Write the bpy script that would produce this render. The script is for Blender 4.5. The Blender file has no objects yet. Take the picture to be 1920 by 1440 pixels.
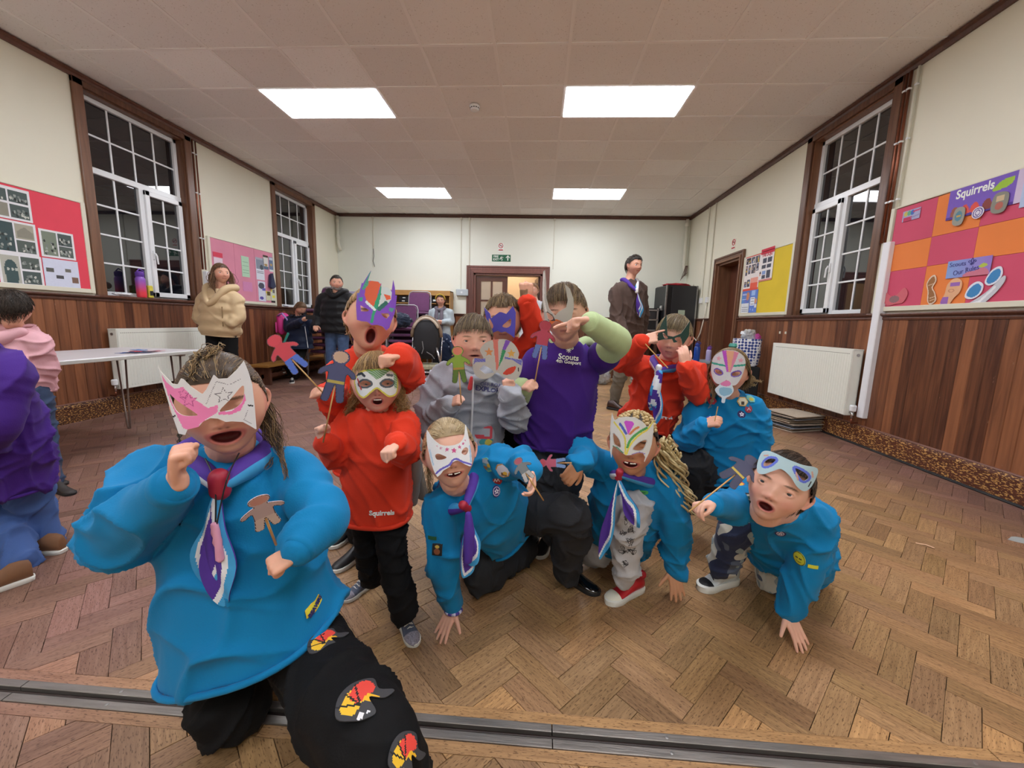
import bpy, math, random
import numpy as np
from mathutils import Vector, Matrix, noise
random.seed(7)
rng = np.random.default_rng(7)
V = Vector
SC = bpy.context.scene
COL = SC.collection
PI = math.pi
def rad(d): return d*PI/180

# ------------------------------------------------------------------ camera, light, exposure
CAMZ = 1.055
FPX = 760.0
_p, _y, _r = rad(8.63), rad(3.4), rad(1.47)
_f = V((-math.sin(_y)*math.cos(_p), math.cos(_y)*math.cos(_p), -math.sin(_p)))
_rt = V((math.cos(_y), math.sin(_y), 0))
_up = _rt.cross(_f)
CR = _rt*math.cos(_r)+_up*math.sin(_r)
CU = -_rt*math.sin(_r)+_up*math.cos(_r)
CF = _f
cam_data = bpy.data.cameras.new('camera')
cam_data.sensor_width = 36
cam_data.lens = FPX/1920*36
cam_data.clip_start = .05
cam = bpy.data.objects.new('camera', cam_data)
COL.objects.link(cam)
cam.matrix_world = Matrix(((CR.x, CU.x, -CF.x, 0), (CR.y, CU.y, -CF.y, 0), (CR.z, CU.z, -CF.z, CAMZ), (0, 0, 0, 1)))
SC.camera = cam
world = bpy.data.worlds.new('night')
SC.world = world
world.use_nodes = True
world.node_tree.nodes['Background'].inputs[0].default_value = (.01, .012, .018, 1)
world.node_tree.nodes['Background'].inputs[1].default_value = 1
SC.view_settings.view_transform = 'Standard'
SC.view_settings.look = 'None'
SC.view_settings.exposure = 0.88
SC.view_settings.gamma = 1
SC.view_settings.use_curve_mapping = False
PANEL_STRENGTH = 12.5

def ray(px, py): return CR*((px-960)/FPX) - CU*((py-720)/FPX) + CF
C0 = V((0, 0, CAMZ))
def P(px, py, Y):
    v = ray(px, py); return C0+v*(Y/v.y)
def PZ(px, py, z):
    v = ray(px, py); return C0+v*((z-CAMZ)/v.z)
def PX(px, py, x):
    v = ray(px, py); return C0+v*(x/v.x)

# ------------------------------------------------------------------ materials
MATS = {}
def lin(c):
    if isinstance(c, str):
        c = tuple(int(c[i:i+2], 16)/255 for i in (0, 2, 4))
    return tuple((x/12.92 if x <= .04045 else ((x+.055)/1.055)**2.4) for x in c[:3])+(1,)
def mat(name, col, rough=.6, metal=0, var=.0, vscale=8, bump=0, bscale=60, attr=False, sheen=0, coat=0, emit=None, trans=0, alpha=1, stretch=None, spec=.5):
    if name in MATS: return MATS[name]
    m = bpy.data.materials.new(name); m.use_nodes = True
    nt = m.node_tree; b = nt.nodes['Principled BSDF']; L = nt.links.new
    c = lin(col)
    b.inputs['Base Color'].default_value = c
    b.inputs['Roughness'].default_value = rough
    b.inputs['Metallic'].default_value = metal
    b.inputs['Specular IOR Level'].default_value = spec
    b.inputs['Sheen Weight'].default_value = sheen
    b.inputs['Coat Weight'].default_value = coat
    b.inputs['Transmission Weight'].default_value = trans
    b.inputs['Alpha'].default_value = alpha
    m.diffuse_color = c
    tc = nt.nodes.new('ShaderNodeTexCoord')
    src = tc.outputs['Object']
    if stretch:
        mp = nt.nodes.new('ShaderNodeMapping'); mp.inputs['Scale'].default_value = stretch
        L(src, mp.inputs[0]); src = mp.outputs[0]
    base = None
    if attr:
        a = nt.nodes.new('ShaderNodeAttribute'); a.attribute_name = 'Col'; base = a.outputs['Color']
    if var:
        n = nt.nodes.new('ShaderNodeTexNoise'); n.inputs['Scale'].default_value = vscale; n.inputs['Detail'].default_value = 6
        L(src, n.inputs['Vector'])
        mr = nt.nodes.new('ShaderNodeMapRange'); mr.inputs[1].default_value = .25; mr.inputs[2].default_value = .75
        mr.inputs[3].default_value = 1-var; mr.inputs[4].default_value = 1+var
        L(n.outputs['Fac'], mr.inputs[0])
        mx = nt.nodes.new('ShaderNodeMix'); mx.data_type = 'RGBA'; mx.blend_type = 'MULTIPLY'; mx.inputs[0].default_value = 1
        if base: L(base, mx.inputs[6])
        else: mx.inputs[6].default_value = c
        L(mr.outputs[0], mx.inputs[7]); base = mx.outputs[2]
    if base: L(base, b.inputs['Base Color'])
    if bump:
        n2 = nt.nodes.new('ShaderNodeTexNoise'); n2.inputs['Scale'].default_value = bscale; n2.inputs['Detail'].default_value = 4
        L(src, n2.inputs['Vector'])
        bp = nt.nodes.new('ShaderNodeBump'); bp.inputs['Strength'].default_value = bump; bp.inputs['Distance'].default_value = .01
        L(n2.outputs['Fac'], bp.inputs['Height']); L(bp.outputs[0], b.inputs['Normal'])
    if emit:
        b.inputs['Emission Color'].default_value = lin(emit[0]); b.inputs['Emission Strength'].default_value = emit[1]
    MATS[name] = m
    return m

# ------------------------------------------------------------------ object helpers
def link(o, parent=None, label=None, cat=None, group=None, kind=None):
    COL.objects.link(o)
    if parent is not None: o.parent = parent
    if label: o['label'] = label
    if cat: o['category'] = cat
    if group: o['group'] = group
    if kind: o['kind'] = kind
    return o
def thing(name, label, cat, group=None, loc=(0, 0, 0), rz=0, kind=None):
    o = bpy.data.objects.new(name, None); o.empty_display_size = .05
    o.location = loc; o.rotation_euler = (0, 0, rz)
    return link(o, None, label, cat, group, kind)
def setting(name):
    o = bpy.data.objects.new(name, None); o.empty_display_size = .05
    return link(o, kind='structure')
def dup(root, loc=None, rz=None, label=None, group=None, name=None):
    r = root.copy(); COL.objects.link(r)
    if loc is not None: r.location = loc
    if rz is not None: r.rotation_euler = (0, 0, rz)
    if label: r['label'] = label
    if group: r['group'] = group
    for ch in list(root.children):
        c = ch.copy(); COL.objects.link(c); c.parent = r
        for g in ch.children:
            d = g.copy(); COL.objects.link(d); d.parent = c
    return r

class MB:
    """collects shapes in python lists; build() links them as one mesh"""
    def __init__(s): s.v = []; s.f = []; s.m = []; s.c = []; s.uv = []
    def add(s, v, f, mi=0, col=None):
        o = len(s.v); s.v += [tuple(p) for p in v]
        for q in f:
            s.f.append(tuple(i+o for i in q)); s.m.append(mi); s.c.append(col)
        return s
    def box(s, a, b, mi=0, col=None, M=None, bev=0):
        x0, x1 = sorted((a[0], b[0])); y0, y1 = sorted((a[1], b[1])); z0, z1 = sorted((a[2], b[2]))
        if bev:
            e = min(bev, (x1-x0)*.49, (y1-y0)*.49, (z1-z0)*.49)
            v = []
            for (z, i) in ((z0, e), (z0+e, 0), (z1-e, 0), (z1, e)):
                j = e if i == 0 else e
                xa, xb, ya, yb = x0+i, x1-i, y0+i, y1-i
                k = e if i == 0 else e*.4
                v += [(xa+k, ya, z), (xb-k, ya, z), (xb, ya+k, z), (xb, yb-k, z), (xb-k, yb, z), (xa+k, yb, z), (xa, yb-k, z), (xa, ya+k, z)]
            f = [tuple(range(7, -1, -1)), tuple(range(24, 32))]
            for r in range(3):
                for q in range(8): f.append((r*8+q, r*8+(q+1) % 8, r*8+8+(q+1) % 8, r*8+8+q))
        else:
            v = [(x0, y0, z0), (x1, y0, z0), (x1, y1, z0), (x0, y1, z0), (x0, y0, z1), (x1, y0, z1), (x1, y1, z1), (x0, y1, z1)]
            f = [(3, 2, 1, 0), (4, 5, 6, 7), (0, 1, 5, 4), (1, 2, 6, 5), (2, 3, 7, 6), (3, 0, 4, 7)]
        if M is not None: v = [M @ V(p) for p in v]
        return s.add(v, f, mi, col)
    def tube(s, pts, r, n=8, mi=0, col=None, closed=False, caps=True):
        pts = [V(p) for p in pts]; k = len(pts)
        if not hasattr(r, '__len__'): r = [r]*k
        vs = []; prev = None
        for i, p in enumerate(pts):
            a = pts[(i-1) % k] if (closed or i > 0) else p
            b = pts[(i+1) % k] if (closed or i < k-1) else p
            t = (b-a)
            if t.length < 1e-9: t = V((0, 0, 1))
            t.normalize()
            if prev is None:
                u = t.orthogonal().normalized()
            else:
                u = prev-t*prev.dot(t)
                u = u.normalized() if u.length > 1e-6 else t.orthogonal().normalized()
            prev = u; w = t.cross(u)
            for j in range(n):
                an = 2*PI*j/n
                vs.append(p+(u*math.cos(an)+w*math.sin(an))*r[i])
        fs = []
        for i in range(k if closed else k-1):
            i2 = (i+1) % k
            for j in range(n): fs.append((i*n+j, i*n+(j+1) % n, i2*n+(j+1) % n, i2*n+j))
        if caps and not closed:
            fs.append(tuple(range(n-1, -1, -1))); fs.append(tuple((k-1)*n+j for j in range(n)))
        return s.add(vs, fs, mi, col)
    def lathe(s, prof, c=(0, 0, 0), n=24, mi=0, axis='z', col=None):
        c = V(c); vs = []
        for (r, z) in prof:
            for j in range(n):
                a = 2*PI*j/n
                x, y = r*math.cos(a), r*math.sin(a)
                vs.append(c+(V((x, y, z)) if axis == 'z' else V((x, z, y)) if axis == 'y' else V((z, x, y))))
        fs = []
        for i in range(len(prof)-1):
            for j in range(n): fs.append((i*n+j, i*n+(j+1) % n, (i+1)*n+(j+1) % n, (i+1)*n+j))
        fs.append(tuple(range(n-1, -1, -1))); fs.append(tuple((len(prof)-1)*n+j for j in range(n)))
        return s.add(vs, fs, mi, col)
    def prism(s, poly, d0, d1, fr=None, mi=0, col=None):
        """poly: 2D points; fr maps (x,y,d)->point"""
        n = len(poly)
        fr = fr or (lambda x, y, d: V((x, y, d)))
        vs = [fr(x, y, d0) for x, y in poly]+[fr(x, y, d1) for x, y in poly]
        fs = [tuple(range(n-1, -1, -1)), tuple(range(n, 2*n))]+[(i, (i+1) % n, n+(i+1) % n, n+i) for i in range(n)]
        return s.add(vs, fs, mi, col)
    def mesh(s, name, mats, smooth=False):
        me = bpy.data.meshes.new(name); me.from_pydata(s.v, [], s.f)
        if not isinstance(mats, (list, tuple)): mats = [mats]
        for m in mats: me.materials.append(m)
        if len(mats) > 1: me.polygons.foreach_set('material_index', s.m)
        if any(c is not None for c in s.c):
            at = me.color_attributes.new('Col', 'FLOAT_COLOR', 'CORNER')
            arr = []
            for q, c in zip(s.f, s.c): arr += list(c if c is not None else (1, 1, 1, 1))*len(q)
            at.data.foreach_set('color', arr)
        if smooth: me.polygons.foreach_set('use_smooth', [True]*len(s.f))
        me.update(); return me
    def build(s, name, mats, parent=None, smooth=False, **kw):
        return link(bpy.data.objects.new(name, s.mesh(name, mats, smooth)), parent, **kw)
def smooth_by(o, ang=40):
    me = o.data
    me.polygons.foreach_set('use_smooth', [True]*len(me.polygons))
    try: me.set_sharp_from_angle(angle=rad(ang))
    except Exception: pass
    return o
def inst(o, loc, rz=0, parent=None, name=None, scale=None, **kw):
    c = bpy.data.objects.new(name or o.name.split('.')[0], o.data)
    c.location = loc; c.rotation_euler = (0, 0, rz)
    if scale: c.scale = scale
    return link(c, parent, **kw)

def text(name, body, size, o, ux, uz, material, parent, depth=.0008, align='CENTER', bold=0, squash=1, label=None):
    """flat lettering: o origin, ux text direction, uz up direction"""
    cu = bpy.data.curves.new(name, 'FONT'); cu.body = body; cu.size = size; cu.align_x = align; cu.align_y = 'CENTER'
    cu.extrude = depth; cu.offset = bold; cu.materials.append(material); cu.resolution_u = 3
    ob = bpy.data.objects.new(name, cu)
    ux = V(ux).normalized(); n = ux.cross(V(uz)).normalized(); uz = n.cross(ux)
    M = Matrix(((ux.x*squash, uz.x, n.x, o[0]), (ux.y*squash, uz.y, n.y, o[1]), (ux.z*squash, uz.z, n.z, o[2]), (0, 0, 0, 1)))
    tmp = link(ob)
    dg = bpy.context.evaluated_depsgraph_get()
    me = bpy.data.meshes.new_from_object(ob.evaluated_get(dg)); me.transform(M); me.name = name
    bpy.data.objects.remove(ob); bpy.data.curves.remove(cu)
    if not me.materials: me.materials.append(material)
    return link(bpy.data.objects.new(name, me), parent, label=label)

# ------------------------------------------------------------------ raster paper: cut and painted sheets
def inpoly(X, Y, poly):
    r = np.zeros(X.shape, bool); n = len(poly)
    for i in range(n):
        x0, y0 = poly[i]; x1, y1 = poly[(i+1) % n]
        if y0 == y1: continue
        c = ((y0 > Y) != (y1 > Y)) & (X < (x1-x0)*(Y-y0)/(y1-y0)+x0)
        r ^= c
    return r
def segdist(X, Y, pts):
    d = np.full(X.shape, 1e9)
    for (x0, y0), (x1, y1) in zip(pts[:-1], pts[1:]):
        dx, dy = x1-x0, y1-y0; L = dx*dx+dy*dy+1e-12
        t = np.clip(((X-x0)*dx+(Y-y0)*dy)/L, 0, 1)
        d = np.minimum(d, np.hypot(X-x0-t*dx, Y-y0-t*dy))
    return d
def snap(px, py, polys, lim):
    best = np.full(px.shape, lim); bx, by = px.copy(), py.copy()
    for poly in polys:
        for i in range(len(poly)):
            x0, y0 = poly[i]; x1, y1 = poly[(i+1) % len(poly)]
            dx, dy = x1-x0, y1-y0; L = dx*dx+dy*dy+1e-12
            t = np.clip(((px-x0)*dx+(py-y0)*dy)/L, 0, 1)
            qx, qy = x0+t*dx, y0+t*dy; d = np.hypot(px-qx, py-qy); k = d < best
            best[k] = d[k]; bx[k] = qx[k]; by[k] = qy[k]
    return bx, by
def ell(cx, cy, rx, ry, n=20, rot=0):
    c, s = math.cos(rad(rot)), math.sin(rad(rot))
    return [(cx+rx*math.cos(a)*c-ry*math.sin(a)*s, cy+rx*math.cos(a)*s+ry*math.sin(a)*c) for a in [2*PI*i/n for i in range(n)]]
def star(cx, cy, r, rot=0, n=5, inner=.45):
    return [(cx+(r if i % 2 == 0 else r*inner)*math.sin(PI*i/n+rad(rot)), cy+(r if i % 2 == 0 else r*inner)*math.cos(PI*i/n+rad(rot))) for i in range(2*n)]
def rect(x0, y0, x1, y1): return [(x0, y0), (x1, y0), (x1, y1), (x0, y1)]
def spl(pts, n=6, closed=True):
    """Catmull-Rom through 2D points"""
    out = []; k = len(pts)
    for i in range(k if closed else k-1):
        p = [pts[(i+j) % k] if closed else pts[min(max(i+j, 0), k-1)] for j in (-1, 0, 1, 2)]
        for s in range(n):
            t = s/n
            out.append(tuple(.5*((2*p[1][a])+(-p[0][a]+p[2][a])*t+(2*p[0][a]-5*p[1][a]+4*p[2][a]-p[3][a])*t*t+(-p[0][a]+3*p[1][a]-3*p[2][a]+p[3][a])*t**3) for a in (0, 1)))
    if not closed: out.append(tuple(pts[-1]))
    return out
def paper(name, outline, holes, paint, base, cell, fr, parent=None, thick=.0012, material=None, back=None, **kw):
    """outline/holes: polygons; paint: list of (kind, shape, colour[, width]); fr(x, y, depth) -> point"""
    xs = [p[0] for p in outline]; ys = [p[1] for p in outline]
    x0, x1, y0, y1 = min(xs), max(xs), min(ys), max(ys)
    nx = max(2, int((x1-x0)/cell)+1); ny = max(2, int((y1-y0)/cell)+1)
    gx = np.linspace(x0, x1, nx+1); gy = np.linspace(y0, y1, ny+1)
    cx, cy = np.meshgrid((gx[:-1]+gx[1:])/2, (gy[:-1]+gy[1:])/2)
    keep = inpoly(cx, cy, outline)
    for h in holes: keep &= ~inpoly(cx, cy, h)
    colr = np.zeros(cx.shape+(4,)); colr[:] = lin(base)
    for pt in paint:
        k = pt[0]
        if k == 'poly': m = inpoly(cx, cy, pt[1])
        elif k == 'line': m = segdist(cx, cy, pt[1]) < pt[3]
        elif k == 'loop': m = segdist(cx, cy, list(pt[1])+[pt[1][0]]) < pt[3]
        elif k == 'scrib':
            m = inpoly(cx, cy, pt[1]); a = pt[3] if len(pt) > 3 else .6
            h = np.sin((cx*.8+cy*1.3)/cell*1.1+np.sin(cx/cell*.21)*2)*.5+.5
            w = (a+(1-a)*h)[..., None]
            colr[m] = (colr*(1-w)+np.array(lin(pt[2]))*w)[m]; continue
        elif k == 'grad':
            m = inpoly(cx, cy, pt[1]); w = ((cx-x0)/(x1-x0))[..., None]
            colr[m] = (np.array(lin(pt[2]))*(1-w)+np.array(lin(pt[3]))*w)[m]; continue
        colr[m] = lin(pt[2])
    VX, VY = np.meshgrid(gx, gy)
    VX = VX.ravel(); VY = VY.ravel()
    iy, ix = np.nonzero(keep)
    W = nx+1
    q = np.stack([iy*W+ix, iy*W+ix+1, (iy+1)*W+ix+1, (iy+1)*W+ix], 1)
    # boundary edges
    kp = np.pad(keep, 1)
    used, inv = np.unique(q, return_inverse=True); q = inv.reshape(-1, 4)
    ux, uy = VX[used], VY[used]
    cnt = np.zeros(len(used), int); np.add.at(cnt, q.ravel(), 1)
    bmask = cnt < 4
    sx, sy = snap(ux[bmask], uy[bmask], [outline]+list(holes), cell*.95)
    ux[bmask] = sx; uy[bmask] = sy
    n = len(used)
    front = [tuple(fr(a, b, thick/2)) for a, b in zip(ux, uy)]
    bk = [tuple(fr(a, b, -thick/2)) for a, b in zip(ux, uy)]
    faces = [tuple(a) for a in q.tolist()]+[tuple(b+n for b in a[::-1]) for a in q.tolist()]
    cols = list(map(tuple, colr[iy, ix])); bc = lin(back) if back else lin(base); allc = cols+[bc]*len(q)
    ed = {}
    for a in q.tolist():
        for i in range(4):
            e = (a[i], a[(i+1) % 4])
            if (e[1], e[0]) in ed: del ed[(e[1], e[0])]
            else: ed[e] = 1
    for (a, b) in ed: faces.append((b, a, a+n, b+n)); allc.append(bc)
    mb = MB(); mb.v = front+bk; mb.f = faces; mb.m = [0]*len(faces); mb.c = allc
    return mb.build(name, material or M_PAPER, parent, **kw)
def flatfr(o, ux, uz):
    o = V(o); ux = V(ux).normalized(); n = ux.cross(V(uz)).normalized(); uz = n.cross(ux)
    return lambda x, y, d: o+ux*x+uz*y+n*d
M_PAPER = mat('paper', 'ffffff', .7, attr=True, var=.03, vscale=40)
# ------------------------------------------------------------------ room constants
XL, XR, YB, YF, ZC, ZD = -4.43, 3.07, 8.95, -2.6, 3.28, 1.205
M_WALL = mat('cream_wall_paint', 'e8e5d2', .55, var=.03, vscale=1.5, bump=.06, bscale=25)
M_WALLB = mat('cream_wall_paint_back', 'e6e8dc', .55, var=.02, vscale=1.2, bump=.04, bscale=25)
M_WHITE = mat('white_upvc', 'eef1f4', .25)
M_RAD = mat('radiator_enamel', 'e9ebe2', .35, var=.01)
M_STEEL = mat('steel', 'a9a7a6', .35, metal=.9, var=.15, vscale=30)
M_CHROME = mat('chrome', 'd8d8da', .12, metal=1)
M_BLACK = mat('black_plastic', '18181b', .45, bump=.05)
M_BLACKM = mat('black_matt', '111114', .8)
M_COPPER = mat('copper_pipe', '8a5440', .35, metal=.8, var=.2, vscale=10)
M_PINE = mat('pine_wood', 'b98a4e', .5, var=.18, vscale=5, stretch=(1, 12, 12))

def wood_mat(name, dark, light, rough=.38, along='z', scr=.5, flake=None):
    """stained timber: grain streaks along one axis, random tint per object, small pale chips"""
    m = bpy.data.materials.new(name); m.use_nodes = True; nt = m.node_tree; L = nt.links.new; N = nt.nodes.new
    b = nt.nodes['Principled BSDF']
    tc = N('ShaderNodeTexCoord'); oi = N('ShaderNodeObjectInfo')
    cmb = N('ShaderNodeVectorMath'); cmb.operation = 'MULTIPLY_ADD'
    geo = N('ShaderNodeNewGeometry')
    mp = N('ShaderNodeMapping'); sc = {'z': (26, 26, 1.6), 'x': (1.6, 26, 26), 'y': (26, 1.6, 26)}[along]
    mp.inputs['Scale'].default_value = sc
    L(geo.outputs['Position'], mp.inputs[0])
    n = N('ShaderNodeTexNoise'); n.inputs['Scale'].default_value = 1.4; n.inputs['Detail'].default_value = 7; n.inputs['Distortion'].default_value = .6
    L(mp.outputs[0], n.inputs['Vector'])
    add = N('ShaderNodeMath'); add.operation = 'MULTIPLY_ADD'; add.inputs[1].default_value = .55; L(oi.outputs['Random'], add.inputs[0])
    sub = N('ShaderNodeMath'); sub.operation = 'SUBTRACT'; L(n.outputs['Fac'], sub.inputs[0]); sub.inputs[1].default_value = .27
    L(sub.outputs[0], add.inputs[2])
    r = N('ShaderNodeValToRGB'); r.color_ramp.elements[0].position = .15; r.color_ramp.elements[1].position = .85
    r.color_ramp.elements[0].color = lin(dark); r.color_ramp.elements[1].color = lin(light)
    L(add.outputs[0], r.inputs[0])
    v = N('ShaderNodeTexNoise'); v.inputs['Scale'].default_value = 30; v.inputs['Detail'].default_value = 3
    mp2 = N('ShaderNodeMapping'); mp2.inputs['Scale'].default_value = {'z': (2.2, 2.2, .8), 'x': (.8, 2.2, 2.2), 'y': (4.5, 1.7, 4.5)}[along]
    L(geo.outputs['Position'], mp2.inputs[0]); L(mp2.outputs[0], v.inputs['Vector'])
    r2 = N('ShaderNodeValToRGB'); t = .73 if not flake else flake
    r2.color_ramp.elements[0].position = t; r2.color_ramp.elements[1].position = t+.03
    r2.color_ramp.elements[0].color = (0, 0, 0, 1); r2.color_ramp.elements[1].color = (scr, scr, scr, 1)
    L(v.outputs['Fac'], r2.inputs[0])
    mx = N('ShaderNodeMix'); mx.data_type = 'RGBA'; L(r2.outputs[0], mx.inputs[0]); L(r.outputs[0], mx.inputs[6]); mx.inputs[7].default_value = lin('c79858' if flake else '9a7a64')
    L(mx.outputs[2], b.inputs['Base Color'])
    bp = N('ShaderNodeBump'); bp.inputs['Strength'].default_value = .15; bp.inputs['Distance'].default_value = .004
    L(n.outputs['Fac'], bp.inputs['Height']); L(bp.outputs[0], b.inputs['Normal'])
    b.inputs['Roughness'].default_value = rough
    return m
M_BOARD = wood_mat('stained_matchboard', '4b2a1e', '955f40')
M_TRIM = wood_mat('stained_trim', '45281f', '6d4637')
M_CASING = wood_mat('window_casing', '57382a', '8a6147', .35)
M_CASINGX = wood_mat('door_casing', '633b33', '875348', .35)
M_SKIRT = wood_mat('worn_skirting', '3f2018', '5f3322', .45, 'y', 1, .55)
M_DOOR = wood_mat('door_leaf', '43241a', '6a3a26', .35)

# ------------------------------------------------------------------ floor
def floor_mat():
    m = bpy.data.materials.new('parquet'); m.use_nodes = True; nt = m.node_tree; L = nt.links.new; N = nt.nodes.new
    b = nt.nodes['Principled BSDF']
    uv = N('ShaderNodeUVMap'); uv.uv_map = 'UVMap'
    at = N('ShaderNodeAttribute'); at.attribute_name = 'Col'
    geo = N('ShaderNodeNewGeometry')
    # grain
    mp = N('ShaderNodeMapping'); mp.inputs['Scale'].default_value = (5, 70, 1); L(uv.outputs[0], mp.inputs[0])
    n = N('ShaderNodeTexNoise'); n.inputs['Scale'].default_value = 1.6; n.inputs['Detail'].default_value = 6; L(mp.outputs[0], n.inputs[0])
    # dark pores (dashes)
    mp2 = N('ShaderNodeMapping'); mp2.inputs['Scale'].default_value = (45, 210, 1); L(uv.outputs[0], mp2.inputs[0])
    n2 = N('ShaderNodeTexNoise'); n2.inputs['Scale'].default_value = 1.5; n2.inputs['Detail'].default_value = 2; L(mp2.outputs[0], n2.inputs[0])
    r2 = N('ShaderNodeValToRGB'); r2.color_ramp.elements[0].position = .34; r2.color_ramp.elements[1].position = .43
    r2.color_ramp.elements[0].color = (.32, .27, .24, 1); r2.color_ramp.elements[1].color = (1, 1, 1, 1); L(n2.outputs['Fac'], r2.inputs[0])
    # bare worn timber vs old dark varnish, by position in the hall (wear)
    ra = N('ShaderNodeValToRGB'); e = ra.color_ramp.elements
    e[0].position = .2; e[0].color = lin('7f5f42'); e[1].position = .85; e[1].color = lin('ba946b')
    rb = N('ShaderNodeValToRGB'); e = rb.color_ramp.elements
    e[0].position = .2; e[0].color = lin('6b4a3e'); e[1].position = .85; e[1].color = lin('95746a')
    L(n.outputs['Fac'], ra.inputs[0]); L(n.outputs['Fac'], rb.inputs[0])
    sep = N('ShaderNodeSeparateXYZ'); L(geo.outputs['Position'], sep.inputs[0])
    big = N('ShaderNodeTexNoise'); big.inputs['Scale'].default_value = 1.3; big.inputs['Detail'].default_value = 5; L(geo.outputs['Position'], big.inputs[0])
    def math_(op, a, bb, c=None):
        q = N('ShaderNodeMath'); q.operation = op
        for i, z in enumerate((a, bb, c)):
            if z is None: continue
            if isinstance(z, (int, float)): q.inputs[i].default_value = z
            else: L(z, q.inputs[i])
        return q.outputs[0]
    dx = math_('ABSOLUTE', math_('SUBTRACT', sep.outputs[0], .75), 0)
    s = math_('MULTIPLY_ADD', big.outputs['Fac'], 1.1, dx)
    # the left half is generally varnished: shift
    mr = N('ShaderNodeMapRange'); mr.inputs[1].default_value = 1.75; mr.inputs[2].default_value = 2.9; mr.interpolation_type = 'SMOOTHSTEP'
    L(s, mr.inputs[0])
    mx = N('ShaderNodeMix'); mx.data_type = 'RGBA'; L(mr.outputs[0], mx.inputs[0]); L(ra.outputs[0], mx.inputs[6]); L(rb.outputs[0], mx.inputs[7])
    m2 = N('ShaderNodeMix'); m2.data_type = 'RGBA'; m2.blend_type = 'MULTIPLY'; m2.inputs[0].default_value = 1; L(mx.outputs[2], m2.inputs[6]); L(at.outputs['Color'], m2.inputs[7])
    m3 = N('ShaderNodeMix'); m3.data_type = 'RGBA'; m3.blend_type = 'MULTIPLY'; m3.inputs[0].default_value = .85; L(m2.outputs[2], m3.inputs[6]); L(r2.outputs[0], m3.inputs[7])
    L(m3.outputs[2], b.inputs['Base Color'])
    ro = N('ShaderNodeMapRange'); ro.inputs[3].default_value = .38; ro.inputs[4].default_value = .62; L(n.outputs['Fac'], ro.inputs[0]); L(ro.outputs[0], b.inputs['Roughness'])
    b.inputs['Specular IOR Level'].default_value = .35
    bp = N('ShaderNodeBump'); bp.inputs['Strength'].default_value = .35; bp.inputs['Distance'].default_value = .0015
    L(n2.outputs['Fac'], bp.inputs['Height']); L(bp.outputs[0], b.inputs['Normal'])
    return m
M_FLOOR = floor_mat()
M_SUB = mat('dark_bitumen_joint', '2c1f18', .8)
floor = setting('floor')
mb = MB(); mb.box((XL-.1, YF-.1, -.12), (XR+.1, YB+.1, -.012)); mb.build('floor_screed', M_SUB, floor)
LB, WB, GAP = .2345, .0715, .0011
def clip(poly, a, b, c):   # keep a*x+b*y>=c
    out = []
    for i in range(len(poly)):
        p, q = poly[i], poly[(i+1) % len(poly)]
        dp, dq = a*p[0]+b*p[1]-c, a*q[0]+b*q[1]-c
        if dp >= 0: out.append(p)
        if (dp >= 0) != (dq >= 0):
            t = dp/(dp-dq); out.append((p[0]+(q[0]-p[0])*t, p[1]+(q[1]-p[1])*t))
    return out
def parea(p): return abs(sum(p[i][0]*p[(i+1) % len(p)][1]-p[(i+1) % len(p)][0]*p[i][1] for i in range(len(p))))/2
BORD_HI, BORD_LO = .969, .842
def block_mesh(blocks, name):
    """blocks: (poly, origin, direction, tint, lift)"""
    v = []; f = []; uvs = []; cols = []
    for poly, o, d, tint, lift, off in blocks:
        n = len(poly); cx = sum(p[0] for p in poly)/n; cy = sum(p[1] for p in poly)/n
        base = len(v); e = .0009
        def shrink(p, k):
            dx, dy = p[0]-cx, p[1]-cy; l = math.hypot(dx, dy)+1e-9; return (p[0]-dx/l*k, p[1]-dy/l*k)
        for z, k in ((-.012, GAP), (lift-.0006, GAP), (lift, GAP+.0011)):
            for p in poly:
                s = shrink(p, k*1.3); v.append((s[0], s[1], z))
        fs = [tuple(base+2*n+i for i in range(n))]
        for r in range(2):
            for i in range(n): fs.append((base+r*n+i, base+r*n+(i+1) % n, base+(r+1)*n+(i+1) % n, base+(r+1)*n+i))
        for q in fs:
            f.append(q)
            for i in q:
                x, y = v[i][0]-o[0], v[i][1]-o[1]
                uvs += [x*d[0]+y*d[1]+off[0], -x*d[1]+y*d[0]+off[1]]
                cols += list(tint)
    me = bpy.data.meshes.new(name); me.from_pydata(v, [], f)
    me.uv_layers.new(name='UVMap').data.foreach_set('uv', uvs)
    me.color_attributes.new('Col', 'FLOAT_COLOR', 'CORNER').data.foreach_set('color', cols)
    me.materials.append(M_FLOOR); me.update(); return me
c45 = math.sqrt(.5)
def rot45(x, y): return (x*c45-y*c45-.185, x*c45+y*c45+1.03)
blocks = []
R_ = 110
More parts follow.
